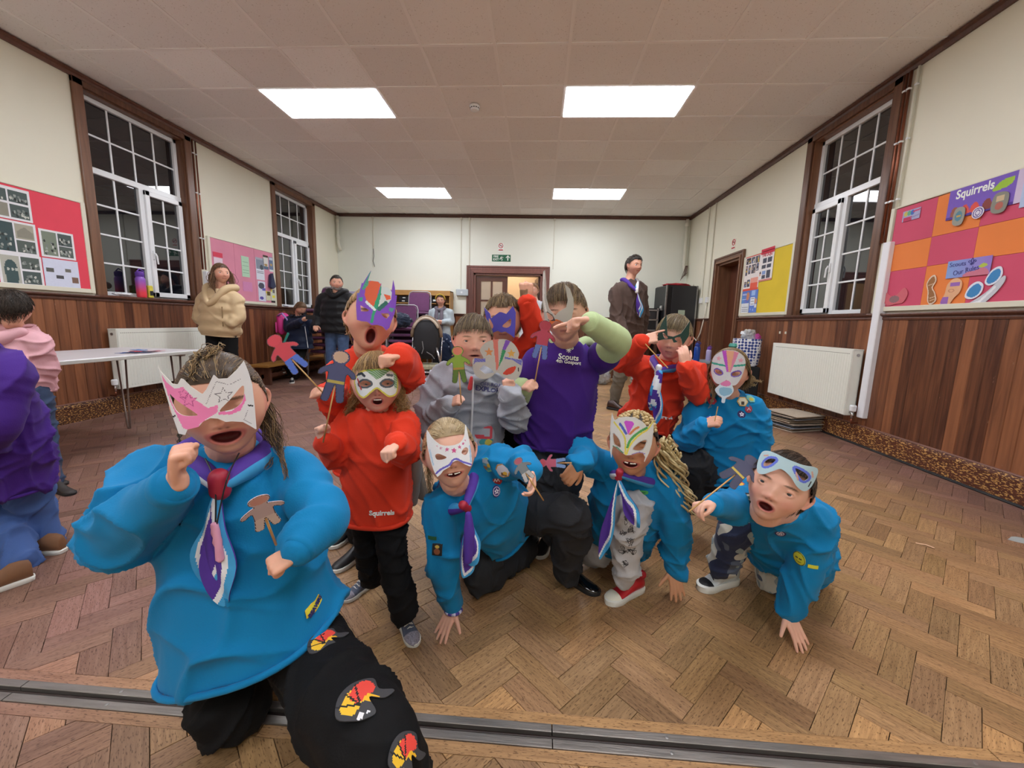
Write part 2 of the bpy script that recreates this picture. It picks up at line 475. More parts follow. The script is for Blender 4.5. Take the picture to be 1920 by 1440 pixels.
for i in range(-R_, R_):
    for j in range(-60, 60):
        ox, oy = i*WB+j*LB, i*WB-j*LB
        a = rot45(ox, oy)
        if not (XL-.4 < a[0] < XR+.4 and YF-.4 < a[1] < YB+.4): continue
        for hv in (0, 1):
            if hv == 0: rc = [(ox, oy), (ox+LB, oy), (ox+LB, oy+WB), (ox, oy+WB)]; d = (c45, c45)
            else: rc = [(ox, oy+WB), (ox+WB, oy+WB), (ox+WB, oy+WB+LB), (ox, oy+WB+LB)]; d = (-c45, c45)
            poly = [rot45(*q) for q in rc]; o = poly[0]
            cyy = sum(q[1] for q in poly)/4
            for cc in ((1, 0, XL), (-1, 0, -XR), (0, 1, YF), (0, -1, -YB)): poly = clip(poly, *cc) if poly else poly
            full = parea(poly) if poly else 0
            for side in (0, 1):
                pp = clip(poly, 0, 1, BORD_HI) if side == 0 else clip(poly, 0, -1, -BORD_LO)
                if len(pp) < 3: continue
                A = parea(pp)
                if A < 2e-4: continue
                g = random.gauss(1, .13); tint = (g, g*random.uniform(.95, 1.02), g*random.uniform(.88, 1.02), 1)
                if A < .0065 and min(abs(q[1]-BORD_HI) for q in pp) < .002 or (A < .0065 and min(abs(q[1]-BORD_LO) for q in pp) < .002):
                    if random.random() < .6: tint = (1.45, 1.38, 1.2, 1)
                blocks.append((pp, o, d, tint, random.uniform(-.0007, .0007), (random.uniform(0, 40), random.uniform(0, 40))))
def bkey(b):
    x = sum(q[0] for q in b[0])/len(b[0]); y = sum(q[1] for q in b[0])/len(b[0])
    r = V((x, y, -CAMZ)); dep = r.dot(CF); sx = r.dot(CR)/dep*FPX if dep > .1 else 9e9; sy = -r.dot(CU)/dep*FPX if dep > .1 else 9e9
    vis = dep > .1 and abs(sx) < 1000 and sy < 760
    return dep if vis else 100+abs(dep)
blocks.sort(key=bkey)
for b in blocks[:300]:
    link(bpy.data.objects.new('parquet_block', block_mesh([b], 'parquet_block')), floor)
link(bpy.data.objects.new('parquet_field', block_mesh(blocks[300:], 'parquet_field')), floor, kind='stuff')
# oak border strips along the track and the steel rails
def strip(y0, y1, n, tint):
    bl = []; w = (XR-XL)/n
    for i in range(n):
        a, b = XL+i*w, XL+(i+1)*w
        bl.append(([(a, y0), (b, y0), (b, y1), (a, y1)], (a, y0), (1, 0), tint, 0, (random.uniform(0, 30), 3)))
    for q in bl: link(bpy.data.objects.new('border_strip', block_mesh([q], 'border_strip')), floor)
strip(.9375, BORD_HI, 4, (1.25, 1.2, 1.05, 1)); strip(BORD_LO, .873, 4, (1.12, 1.08, 1.0, 1))
tr = thing('partition_track', 'pair of scratched steel rails with a dark groove sunk across the parquet', 'floor track')
for (y0, y1) in ((.9145, .9365), (.874, .897)):
    for k in range(5):
        a, b = XL+.02+k*1.495, XL+.02+(k+1)*1.495-.003
        mb = MB(); z = .0035
        mb.prism([(y0, -.01), (y1, -.01), (y1, z-.001), (y1-.002, z), (y0+.002, z), (y0, z-.001)], a, b, lambda x, y, d: V((d, x, y)))
        mb.build('rail', mat('rail_steel', '8d8782', .38, metal=.65, var=.25, vscale=25, bump=.1, bscale=80, stretch=(.3, 3, 3)), tr)
mb = MB(); mb.box((XL+.01, .897, -.02), (XR-.01, .9145, -.009)); mb.tube([(XL+.01, .9055, -.006), (XR-.01, .9055, -.006)], .0035, 8)
mb.build('groove', mat('groove_dark', '2c1f1c', .5), tr)
for k in range(10):
    for y in (.925, .886): mb = MB(); mb.lathe([(.005, .0034), (.0045, .0045), (.002, .0048)], (XL+.3+k*.75, y, 0), 10); mb.build('screw', M_STEEL, tr)

# ------------------------------------------------------------------ walls
WIN_L = [(3.97, 5.10), (6.83, 7.95)]
WIN_R = [(4.10, 5.17)]
ZW0, ZW1 = 1.225, 3.175
def side_wall(name, x, sgn, holes):
    w = setting(name)
    mb = MB(); t = .3*sgn; y = YF
    for (a, b, z0, z1) in sorted(holes):
        mb.box((x, y, 0), (x+t, a, ZC)); mb.box((x, a, z1), (x+t, b, ZC))
        if z0 > 0: mb.box((x, a, 0), (x+t, b, z0))
        y = b
    mb.box((x, y, 0), (x+t, YB+.3, ZC))
    mb.build('plaster', M_WALL, w)
    return w
wl = side_wall('wall_left', XL, -1, [(a, b, ZW0, ZW1) for a, b in WIN_L])
wr = side_wall('wall_right', XR, 1, [(a, b, ZW0, ZW1) for a, b in WIN_R]+[(6.60, 7.42, 0, 2.13)])
wb = setting('wall_back')
DX0, DX1, DZ = -1.42, .06, 2.09
mb = MB()
for a, b in (((XL, YB, 0), (DX0, YB+.25, ZC)), ((DX1, YB, 0), (XR, YB+.25, ZC)), ((DX0, YB, DZ), (DX1, YB+.25, ZC))): mb.box(a, b)
mb.build('plaster', M_WALLB, wb)
wf = setting('wall_front'); mb = MB(); mb.box((XL-.3, YF-.25, 0), (XR+.3, YF, ZC)); mb.build('plaster', M_WALL, wf)
# matchboard wainscot, one object per board
bm_ = MB(); W9 = .0905
bm_.prism([(-W9/2+.0008, 0), (W9/2-.0008, 0), (W9/2-.0008, .010), (W9/2-.0045, .0155), (-W9/2+.0045, .0155), (-W9/2+.0008, .010)], .17, ZD-.03, lambda x, y, d: V((x, y, d)))
board_me = bm_.mesh('board', M_BOARD)
def boards(wall, along, fixed, a, b, sgn, rz, skip=()):
    n = int((b-a)/W9)
    for i in range(n):
        c = a+(i+.5)*W9
        if any(s0 < c < s1 for s0, s1 in skip): continue
        o = bpy.data.objects.new('board', board_me)
        o.location = (fixed, c, 0) if along == 'y' else (c, fixed, 0)
        o.rotation_euler = (0, 0, rz); link(o, wall)
boards(wl, 'y', XL, 1.6, YB, 1, -PI/2)
boards(wr, 'y', XR, 1.6, YB, -1, PI/2, [(6.50, 7.52)])
boards(wb, 'x', YB, XL, XR, -1, PI, [(-1.58, .21)])
def rail_(wall, name, pts, prof, m):
    """pts: two ends; prof: (offset from wall, z)"""
    a, b, nrm = pts; a = V(a); b = V(b); nrm = V(nrm); d = b-a
    mb = MB(); n = len(prof)
    vs = [a+nrm*p+V((0, 0, z)) for p, z in prof]+[b+nrm*p+V((0, 0, z)) for p, z in prof]
    mb.add(vs, [tuple(range(n)), tuple(range(2*n-1, n-1, -1))]+[(i, n+i, n+(i+1) % n, (i+1) % n) for i in range(n)])
    return mb.build(name, m, wall)
DADO = [(0, ZD-.045), (.022, ZD-.045), (.026, ZD-.03), (.022, ZD-.02), (.045, ZD-.006), (.048, ZD+.002), (.045, ZD+.012), (.0, ZD+.012)]
rail_(wl, 'dado_rail', ((XL, YF, 0), (XL, YB, 0), (1, 0, 0)), DADO, M_TRIM)
rail_(wr, 'dado_rail', ((XR, YF, 0), (XR, 6.5, 0), (-1, 0, 0)), DADO, M_TRIM)
rail_(wr, 'dado_rail', ((XR, 7.53, 0), (XR, YB, 0), (-1, 0, 0)), DADO, M_TRIM)
rail_(wb, 'dado_rail', ((XL, YB, 0), (-1.58, YB, 0), (0, -1, 0)), DADO, M_TRIM)
rail_(wb, 'dado_rail', ((.21, YB, 0), (XR, YB, 0), (0, -1, 0)), DADO, M_TRIM)
CORN = [(0, ZC-.055), (.02, ZC-.055), (.03, ZC-.03), (.045, ZC-.02), (.045, ZC-.001), (0, ZC-.001)]
for nm, a, b, n_ in (('trim_1', (XL, YF, 0), (XL, YB, 0), (1, 0, 0)), ('trim_2', (XR, YF, 0), (XR, YB, 0), (-1, 0, 0)), ('trim_3', (XL, YB, 0), (XR, YB, 0), (0, -1, 0))):
    o = rail_(None, nm, (a, b, n_), CORN, M_TRIM); o['kind'] = 'structure'
SK = [(0, 0), (.03, 0), (.03, .15), (.024, .17), (.018, .178), (0, .178)]
M_SKTOP = mat('skirting_top', '7a5346', .5, var=.15)
def skirt(name, a, b, n_):
    o = rail_(None, name, (a, b, n_), SK, M_SKIRT); o['kind'] = 'structure'
    rail_(o, 'skirting_cap', (a, b, n_), [(0, .178), (.026, .178), (.022, .186), (0, .192)], M_SKTOP)
skirt('baseboard_left', (XL, YF, 0), (XL, YB, 0), (1, 0, 0)); skirt('baseboard_right', (XR, YF, 0), (XR, 6.5, 0), (-1, 0, 0))
skirt('baseboard_right', (XR, 7.53, 0), (XR, YB, 0), (-1, 0, 0))
skirt('baseboard_back', (XL, YB, 0), (-1.58, YB, 0), (0, -1, 0)); skirt('baseboard_back', (.21, YB, 0), (XR, YB, 0), (0, -1, 0))

# ------------------------------------------------------------------ ceiling
ceil = setting('ceiling')
mb = MB(); mb.box((XL-.3, YF-.3, ZC+.03), (XR+.3, YB+.3, ZC+.2)); mb.build('slab', M_BLACKM, ceil)
def tile_mat(name, c, g):
    m = bpy.data.materials.new(name); m.use_nodes = True; nt = m.node_tree; L = nt.links.new; N = nt.nodes.new
    b = nt.nodes['Principled BSDF']; geo = N('ShaderNodeNewGeometry'); oi = N('ShaderNodeObjectInfo')
    n = N('ShaderNodeTexNoise'); n.inputs['Scale'].default_value = 85; n.inputs['Detail'].default_value = 3; L(geo.outputs['Position'], n.inputs[0])
    r = N('ShaderNodeValToRGB'); e = r.color_ramp.elements; e[0].position = .27; e[1].position = .36
    e[0].color = (.62, .58, .55, 1); e[1].color = (1, 1, 1, 1); L(n.outputs['Fac'], r.inputs[0])
    mr = N('ShaderNodeMapRange'); mr.inputs[3].default_value = .96; mr.inputs[4].default_value = 1.02; L(oi.outputs['Random'], mr.inputs[0])
    mx = N('ShaderNodeMix'); mx.data_type = 'RGBA'; mx.blend_type = 'MULTIPLY'; mx.inputs[0].default_value = 1; mx.inputs[6].default_value = lin(c); L(r.outputs[0], mx.inputs[7])
    m2 = N('ShaderNodeMix'); m2.data_type = 'RGBA'; m2.blend_type = 'MULTIPLY'; m2.inputs[0].default_value = 1; L(mx.outputs[2], m2.inputs[6]); L(mr.outputs[0], m2.inputs[7])
    L(m2.outputs[2], b.inputs['Base Color']); b.inputs['Roughness'].default_value = .9
    bp = N('ShaderNodeBump'); bp.inputs['Strength'].default_value = .3; bp.inputs['Distance'].default_value = .003; L(n.outputs['Fac'], bp.inputs['Height']); L(bp.outputs[0], b.inputs['Normal'])
    return m
M_TILE = tile_mat('ceiling_tile', 'f3f1ef', 1); M_TILE2 = tile_mat('ceiling_tile_new', 'fbfbfa', 1)
M_GRID = mat('ceiling_grid', 'f6f4f2', .5)
GX0, GY0, PXX, PYY = -2.87, 4.247, .61, .592
xs = [XL]+[GX0+i*PXX for i in range(-2, 10) if XL+.03 < GX0+i*PXX < XR-.03]+[XR]
ys = [YF]+[GY0+i*PYY for i in range(-12, 9) if YF+.03 < GY0+i*PYY < YB-.03]+[YB]
LIGHTS = [(GX0, GY0), (GX0+5*PXX, GY0), (GX0, GY0+5*PYY), (GX0+5*PXX, GY0+5*PYY), (GX0, GY0-5*PYY), (GX0+5*PXX, GY0-5*PYY), (GX0, GY0-10*PYY), (GX0+5*PXX, GY0-10*PYY)]
def in_light(x, y): return any(lx-.01 < x < lx+2*PXX+.01 and ly-.01 < y < ly+PYY for lx, ly in LIGHTS)
newer = {(1, 9), (1, 11), (1, 12), (10, 9), (10, 11)}
farb = MB(); g = .0035
for i in range(len(xs)-1):
    for j in range(len(ys)-1):
        cx, cy = (xs[i]+xs[i+1])/2, (ys[j]+ys[j+1])/2
        if in_light(cx, cy): continue
        dz = random.uniform(.006, .011)
        a, b = (xs[i]+g, ys[j]+g, ZC+dz), (xs[i+1]-g, ys[j+1]-g, ZC+dz+.014)
        if cy < 2.4: farb.box(a, b); continue
        mb = MB(); mb.box(a, b, bev=.002)
        mb.build('ceiling_tile', M_TILE2 if random.random() < .07 else M_TILE, ceil)
farb.build('ceiling_tiles_overhead', M_TILE, ceil, kind='stuff')
mb = MB()
for x in xs[1:-1]: mb.box((x-.013, YF, ZC+.002), (x+.013, YB, ZC+.02))
for y in ys[1:-1]: mb.box((XL, y-.013, ZC+.0025), (XR, y+.013, ZC+.0205))
mb.build('ceiling_grid', M_GRID, ceil)
names = ['bright recessed ceiling light panel, nearer left of the four', 'bright recessed ceiling light panel, nearer right of the four', 'bright recessed ceiling light panel by the back wall, on the left', 'bright recessed ceiling light panel by the back wall, on the right',
         'recessed ceiling light panel overhead, left of the camera', 'recessed ceiling light panel overhead, right of the camera', 'recessed ceiling light panel behind the camera, on the left', 'recessed ceiling light panel behind the camera, on the right']
M_LAMP = mat('lit_diffuser', 'ffffff', .5, emit=('f4f8ff', PANEL_STRENGTH))
for (lx, ly), nm in zip(LIGHTS, names):
    t = thing('ceiling_light', nm, 'ceiling light', 'ceiling light panels', (lx+PXX, ly+PYY/2, ZC))
    mb = MB(); a, b = PXX-.006, PYY/2-.006
    mb.box((-a, -b, .003), (a, -b+.012, .02)); mb.box((-a, b-.012, .003), (a, b, .02)); mb.box((-a, -b, .003), (-a+.012, b, .02)); mb.box((a-.012, -b, .003), (a, b, .02))
    mb.build('frame', M_WHITE, t)
    mb = MB(); mb.box((-a+.012, -b+.012, -.001), (a-.012, b-.012, .016)); mb.build('diffuser', M_LAMP, t)
t = thing('smoke_detector', 'round white smoke detector on the ceiling between the near lights', 'smoke detector', loc=(-.737, 4.58, ZC))
mb = MB(); mb.lathe([(.052, 0), (.054, -.012), (.05, -.02), (.049, -.022)], n=28); mb.build('base', M_WHITE, t, smooth=False)
mb = MB(); mb.lathe([(.046, -.02), (.047, -.034), (.038, -.046), (.02, -.05)], n=28); smooth_by(mb.build('sensor_head', M_WHITE, t))
mb = MB()
for k in range(12):
    a = k*PI/6; mb.box((-.006, -.002, -.033), (.006, .002, -.024), M=Matrix.Rotation(a, 4, 'Z') @ Matrix.Translation((0, .047, 0)))
mb.build('vent_slots', M_BLACK, t)

# ------------------------------------------------------------------ windows
M_GLASS = mat('night_glass', '11141a', .02, spec=.9, alpha=1, coat=.6)
M_OUT = mat('dark_outside', '15161a', .9)
def window(name, x, sgn, y0, y1):
    """sgn: direction out of the room; casement on the far side"""
    w = setting(name)
    def bx(mb, d0, a, z0, d1, b, z1, bev=.0): mb.box((x+sgn*d0, a, z0), (x+sgn*d1, b, z1), bev=bev)
    # timber casing on the wall and reveal
    for a, b, z0, z1 in ((y0-.09, y0+.004, ZD+.012, ZC-.05), (y1-.004, y1+.09, ZD+.012, ZC-.05), (y0-.09, y1+.09, ZW1-.005, ZC-.05)):
        mb = MB(); bx(mb, -.028, a, z0, .004, b, z1, .006); mb.build('casing', M_CASING, w)
    mb = MB(); d = .17
    bx(mb, 0, y0-.001, ZW0-.02, d, y0+.02, ZW1); bx(mb, 0, y1-.02, ZW0-.02, d, y1+.001, ZW1); bx(mb, 0, y0, ZW1-.02, d, y1, ZW1+.001); mb.build('reveal', M_CASING, w)
    mb = MB(); bx(mb, -.05, y0-.1, ZW0-.022, d, y1+.1, ZW0, .004); mb.build('sill', M_TRIM, w)
    a, b = y0+.02, y1-.02; F = .045; d0, d1 = .075, .14; ZT = 2.46
    fm = MB()
    bx(fm, d0, a, ZW0, d1, a+F, ZW1-.02, .004); bx(fm, d0, b-F, ZW0, d1, b, ZW1-.02, .004)
    bx(fm, d0, a, ZW0, d1, b, ZW0+F, .004); bx(fm, d0, a, ZW1-.02-F, d1, b, ZW1-.02, .004); bx(fm, d0-.005, a, ZT-.03, d1, b, ZT+.03, .004)
    ym = (a+b)/2+.02; bx(fm, d0-.004, ym-.028, ZW0, d1, ym+.028, ZT, .004)
    fr = fm.build('window_frame', M_WHITE, w)
    cs = MB(); c0, c1 = ym+.02, b-.02; e = .055
    bx(cs, d0-.03, c0, ZW0+.02, d0+.04, c0+e, ZT-.03, .005); bx(cs, d0-.03, c1-e, ZW0+.02, d0+.04, c1, ZT-.03, .005)
    bx(cs, d0-.03, c0, ZW0+.02, d0+.04, c1, ZW0+.02+e, .005); bx(cs, d0-.03, c0, ZT-.03-e, d0+.04, c1, ZT-.03, .005)
    cso = cs.build('casement', M_WHITE, w)
    hb = MB(); hz = 1.72; bx(hb, d0-.045, c0+.012, hz-.05, d0-.03, c0+.036, hz+.05, .003); hb.tube([(x+sgn*(d0-.055), c0+.024, hz+.02), (x+sgn*(d0-.07), c0+.026, hz-.01), (x+sgn*(d0-.07), c0+.034, hz-.1)], .009, 8)
    hb.build('handle', M_WHITE, cso)
    gd = d0+.03
    def lights(ya, yb, za, zb, nc, nr, par, dd):
        gm = MB(); cw = (yb-ya)/nc; rh = (zb-za)/nr
        for i in range(1, nc): bx(gm, dd-.012, ya+i*cw-.009, za, dd+.012, ya+i*cw+.009, zb, .002)
        for j in range(1, nr): bx(gm, dd-.013, ya, za+j*rh-.009, dd+.013, yb, za+j*rh+.009, .002)
        gm.build('glazing_bars', M_WHITE, par)
        for i in range(nc):
            for j in range(nr):
                pm = MB(); bx(pm, dd-.003, ya+i*cw+.004, za+j*rh+.004, dd+.003, ya+(i+1)*cw-.004, za+(j+1)*rh-.004); pm.build('pane', M_GLASS, par)
    lights(a+F, b-F, ZT+.03, ZW1-.02-F, 4, 2, fr, gd)
    lights(a+F, ym-.028, ZW0+F, ZT-.03, 2, 4, fr, gd)
    lights(c0+e, c1-e, ZW0+.02+e, ZT-.03-e, 2, 4, cso, d0+.005)
    mb = MB(); bx(mb, .16, y0, ZW0-.02, .2, y1, ZW1); mb.build('night_backing', M_OUT, w)
window('window_1', XL, -1, *WIN_L[0]); window('window_2', XL, -1, *WIN_L[1]); window('window_3', XR, 1, *WIN_R[0])

# ------------------------------------------------------------------ back double door and the lit lobby behind
d1 = setting('door_1')
cas = [(0, 0), (.16, 0), (.16, .035), (.12, .035), (.11, .028), (.08, .028), (.07, .02), (.03, .02), (.02, .045), (0, .045)]
def casing_(par, pts, m, fr):
    for (a, b, hor) in pts:
        mb = MB()
        for u0, u1, dd in ((0, .035, .045), (.035, .075, .03), (.075, .12, .022), (.12, .155, .034)):
            fr(mb, a, b, hor, u0, u1, dd)
        mb.build('architrave', m, par)
def frb(mb, a, b, hor, u0, u1, dd):
    if hor == 'l': mb.box((DX0-.0-u1, YB-dd, 0), (DX0-u0, YB, DZ+u1), bev=.003)
    elif hor == 'r': mb.box((DX1+u0, YB-dd, 0), (DX1+u1, YB, DZ+u1), bev=.003)
    else: mb.box((DX0-u0, YB-dd, DZ+u0), (DX1+u0, YB, DZ+u1), bev=.003)
casing_(d1, [(0, 0, 'l'), (0, 0, 'r'), (0, 0, 't')], M_CASINGX, frb)
mb = MB(); mb.box((DX0, YB, 0), (DX0+.04, YB+.25, DZ)); mb.box((DX1-.04, YB, 0), (DX1, YB+.25, DZ)); mb.box((DX0, YB, DZ-.04), (DX1, YB+.25, DZ)); mb.build('door_lining', M_CASINGX, d1)
M_FROST = mat('frosted_glass', 'd9d2c4', .45, trans=.6, var=.05)
def leaf(par, O, ux, m, mirror=False):
    """door leaf .70 wide with glazed upper half; O = bottom hinge corner, ux along the leaf"""
    ux = V(ux).normalized(); nn = V((-ux.y, ux.x, 0)); O = V(O)
    Mx = Matrix(((ux.x, nn.x, 0, O.x), (ux.y, nn.y, 0, O.y), (0, 0, 1, O.z), (0, 0, 0, 1)))
    W = .69; H = DZ-.05
    mb = MB()
    for a, b in (((0, 0, 0), (.11, .045, H)), ((W-.11, 0, 0), (W, .045, H)), ((.11, 0, 0), (W-.11, .045, .22)), ((.11, 0, H-.11), (W-.11, .045, H)), ((.11, 0, .95), (W-.11, .045, 1.12)), ((.11, .012, .22), (W-.11, .033, .95)), ((W/2-.02, .004, 1.12), (W/2+.02, .041, H-.11)), ((.11, .004, 1.5), (W-.11, .041, 1.535))): mb.box(a, b, M=Mx)
    lf = mb.build('door_leaf', m, par)
    for a, b in (((.11, 1.12), (W/2-.02, 1.5)), ((W/2+.02, 1.12), (W-.11, 1.5)), ((.11, 1.535), (W/2-.02, H-.11)), ((W/2+.02, 1.535), (W-.11, H-.11))):
        g_ = MB(); g_.box((a[0], .018, a[1]), (b[0], .026, b[1]), M=Mx); g_.build('pane', M_FROST, lf)
    h = MB(); h.tube([Mx @ V((W-.055, -.005, 1.0)), Mx @ V((W-.055, -.05, 1.0)), Mx @ V((W-.055, -.05, 1.2)), Mx @ V((W-.055, -.005, 1.2))], .008, 8); h.build('pull_handle', M_STEEL, lf)
leaf(d1, (DX0+.04, YB+.06, 0), (1, 0, 0), M_DOOR)
leaf(d1, (DX1-.04, YB+.1, 0), (-.12, 1, 0), M_DOOR)
lob = setting('wall_lobby')
M_LOB = mat('lobby_paint', 'e6d4bc', .6); M_LOBF = mat('lobby_floor', '8c6a4a', .5)
y0, y1 = YB+.25, YB+2.2
mb = MB(); mb.box((-2.3, y1, 0), (1.2, y1+.1, 2.6)); mb.box((-2.4, y0, 0), (-2.3, y1, 2.6)); mb.box((1.2, y0, 0), (1.3, y1, 2.6)); mb.box((-2.4, y0, 2.6), (1.3, y1, 2.7)); mb.build('plaster', M_LOB, lob)
mb = MB(); mb.box((-2.4, YB, -.1), (1.3, y1, 0)); o = mb.build('floor_lobby', M_LOBF, None, kind='structure')
mb = MB(); mb.box((-.75, y1-.03, 1.62), (.9, y1, 1.68)); mb.box((-.75, y1-.03, 0), (-.70, y1, 1.68)); mb.build('notice_rail', M_PINE, lob)
t = thing('lobby_lamp', 'warm lamp on the ceiling of the lobby behind the door', 'ceiling lamp', loc=(-.7, y1-.8, 2.6))
mb = MB(); mb.lathe([(.1, 0), (.12, -.04), (.1, -.08), (.03, -.1)]); mb.build('shade', mat('warm_lamp', 'ffffff', .5, emit=('ffe4c4', 50)), t)
# right-hand door, dark, opening off the right wall
d2 = setting('door_2')
A, B, H = 6.60, 7.42, 2.13
for u0, u1, dd in ((0, .03, .045), (.03, .07, .03), (.07, .1, .04)):
    mb = MB(); mb.box((XR-dd, A-u1, 0), (XR, A-u0, H+u1), bev=.003); mb.box((XR-dd, B+u0, 0), (XR, B+u1, H+u1), bev=.003); mb.box((XR-dd, A-u0, H+u0), (XR, B+u0, H+u1), bev=.003); mb.build('architrave', M_CASING, d2)
mb = MB(); mb.box((XR, A, 0), (XR+.3, A+.03, H)); mb.box((XR, B-.03, 0), (XR+.3, B, H)); mb.box((XR, A, H-.03), (XR+.3, B, H)); mb.build('door_lining', M_CASING, d2)
mb = MB(); mb.box((XR+.2, A+.03, 0), (XR+.24, B-.03, H-.03)); mb.box((XR+.19, A+.13, .25), (XR+.2, B-.13, .95)); mb.box((XR+.19, A+.13, 1.1), (XR+.2, B-.13, 1.95)); lf = mb.build('door_leaf', M_DOOR, d2)
mb = MB(); mb.lathe([(.01, .04), (.025, .03), (.028, .015), (.012, 0)], (XR+.15, A+.1, 1.0), 14, axis='x'); mb.build('knob', mat('brass', 'b08a4a', .3, metal=.9), lf)
mb = MB(); mb.box((XR+.16, A+.08, 1.75), (XR+.2, A+.11, 1.88)); mb.tube([(XR+.15, A+.1, 1.7), (XR+.13, A+.1, 1.65), (XR+.15, A+.1, 1.6)], .008); mb.build('coat_hook', M_CHROME, lf)

# ------------------------------------------------------------------ pipes, conduits and trunking
def pipe(name, pts, r, m, label, cat='pipe', group=None, clips=True, col=None):
    t = thing(name, label, cat, group); mb = MB(); mb.tube(pts, r, 10); mb.build('run', m, t, smooth=True)
    if clips:
        a, b = V(pts[0]), V(pts[-1])
        for k in (.25, .6, .9):
            q = a.lerp(b, k); c = MB(); c.box(q-V((.003+r, .003+r, .008)), q+V((.003+r, .003+r, .008)), bev=.003); c.build('clip', M_WHITE, t)
    return t
pipe('copper_pipe', [(XL+.02, 5.215, 1.64), (XL+.02, 5.215, ZC-.06)], .011, M_COPPER, 'copper pipe rising beside the near left window, against the wall', group='pipes by the left window')
pipe('copper_pipe', [(XL+.02, 5.265, 1.64), (XL+.02, 5.265, ZC-.06)], .008, M_COPPER, 'thinner copper pipe beside the near left window, nearer the pink board', group='pipes by the left window')
pipe('copper_pipe', [(XR-.022, 3.985, 1.84), (XR-.022, 3.985, ZC-.06)], .012, M_COPPER, 'copper pipe up the right wall, next to the window casing', group='pipes by the right window')
pipe('copper_pipe', [(XR-.022, 3.945, 1.84), (XR-.022, 3.945, ZC-.06)], .012, M_COPPER, 'copper pipe up the right wall, middle of the three risers', group='pipes by the right window')
M_CREAM = mat('cream_conduit', 'd9d6c6', .5)
pipe('cream_conduit', [(XR-.02, 3.885, 1.84), (XR-.02, 3.875, ZC-.06)], .010, M_CREAM, 'cream conduit up the right wall beside the copper risers', 'conduit')
for nm, x, y, w, z0, z1, lb in (('pipe_trunking', XR, 3.88, .075, .26, 1.83, 'tall white plastic trunking over the pipes right of the radiator'), ('pipe_trunking', XL, 5.26, .07, ZD+.01, 1.62, 'short white plastic trunking at the left edge of the pink noticeboard')):
    s = -1 if x > 0 else 1
    mb = MB(); mb.box((x, y-w/2, z0), (x+s*.06, y+w/2, z1), bev=.006); mb.build(nm, mat('white_trunking', 'eceef4', .35), None, label=lb, cat='trunking')
for x, z0, lb, r in ((-3.62, 2.55, 'conduit stub high on the back wall with a bare cable hanging from it', .012), (-1.70, 1.72, 'long thin conduit down the back wall to the grey switch box', .009), (-1.52, 2.25, 'conduit drop on the back wall just left of the door frame', .011), (.28, 2.2, 'thin conduit down the back wall to the right of the door', .009)):
    t = thing('wall_conduit', lb, 'conduit'); mb = MB(); mb.box((x-r, YB-.018, z0), (x+r, YB, ZC-.055), bev=.003); mb.build('run', M_CREAM, t)
    mb = MB(); mb.box((x-.022, YB-.03, ZC-.1), (x+.022, YB, ZC-.056), bev=.004); mb.build('end_box', M_CREAM, t)
mb = MB(); mb.tube([(-3.62, YB-.02, 2.56), (-3.6, YB-.05, 2.4), (-3.63, YB-.03, 2.3), (-3.59, YB-.04, 2.18)], .006); mb.build('hanging_cable', M_BLACK, None, label='short black cable dangling from the conduit stub on the back wall', cat='cable')
t = thing('switch_box', 'grey electrical switch box on the back wall left of the door', 'switch box'); mb = MB(); mb.box((-1.79, YB-.08, 1.6), (-1.53, YB, 1.74), bev=.01); mb.build('case', mat('grey_box', 'b8c0c6', .4), t); mb = MB(); mb.box((-1.69, YB-.085, 1.65), (-1.65, YB-.08, 1.69)); mb.build('rocker', M_WHITE, t)
# corner soil pipes
for x, z0, lb in ((XL+.06, 2.5, 'cream downpipe with a bent end in the back left corner'), (XR-.1, 2.1, 'cream downpipe with loose wires in the back right corner')):
    t = thing('corner_pipe', lb, 'pipe'); mb = MB(); mb.tube([(x, YB-.08, ZC-.06), (x, YB-.08, z0+.2), (x+.02, YB-.1, z0+.1), (x+.05, YB-.1, z0)], .032, 12); mb.build('run', M_CREAM, t, smooth=True)
    for z in (z0+.25, ZC-.2): mb = MB(); mb.lathe([(.04, 0), (.042, .03), (.04, .06)], (x, YB-.08, z), 14); mb.build('collar', M_CREAM, t)
mb = MB()
for k in range(5): mb.tube([(XR-.07+k*.01, YB-.12, 2.3), (XR-.12+k*.02, YB-.15, 2.15), (XR-.16+k*.02, YB-.14, 2.0+.03*k)], .005, 6)
mb.build('loose_wires', mat('brown_wire', '5b4038', .6), None, label='tangle of brown wires under the downpipe, back right corner', cat='cable')
for y, lb in ((8.0, 'grey conduit down the right wall, farther of two'), (7.72, 'grey conduit down the right wall, nearer the doorway')):
    t = thing('wall_conduit', lb, 'conduit'); mb = MB(); mb.tube([(XR-.015, y, ZC-.06), (XR-.015, y, 1.6)], .012, 8); mb.build('run', M_CREAM, t); mb = MB(); mb.box((XR-.04, y-.04, 1.5), (XR, y+.04, 1.6), bev=.005); mb.build('socket_box', M_WHITE, t)

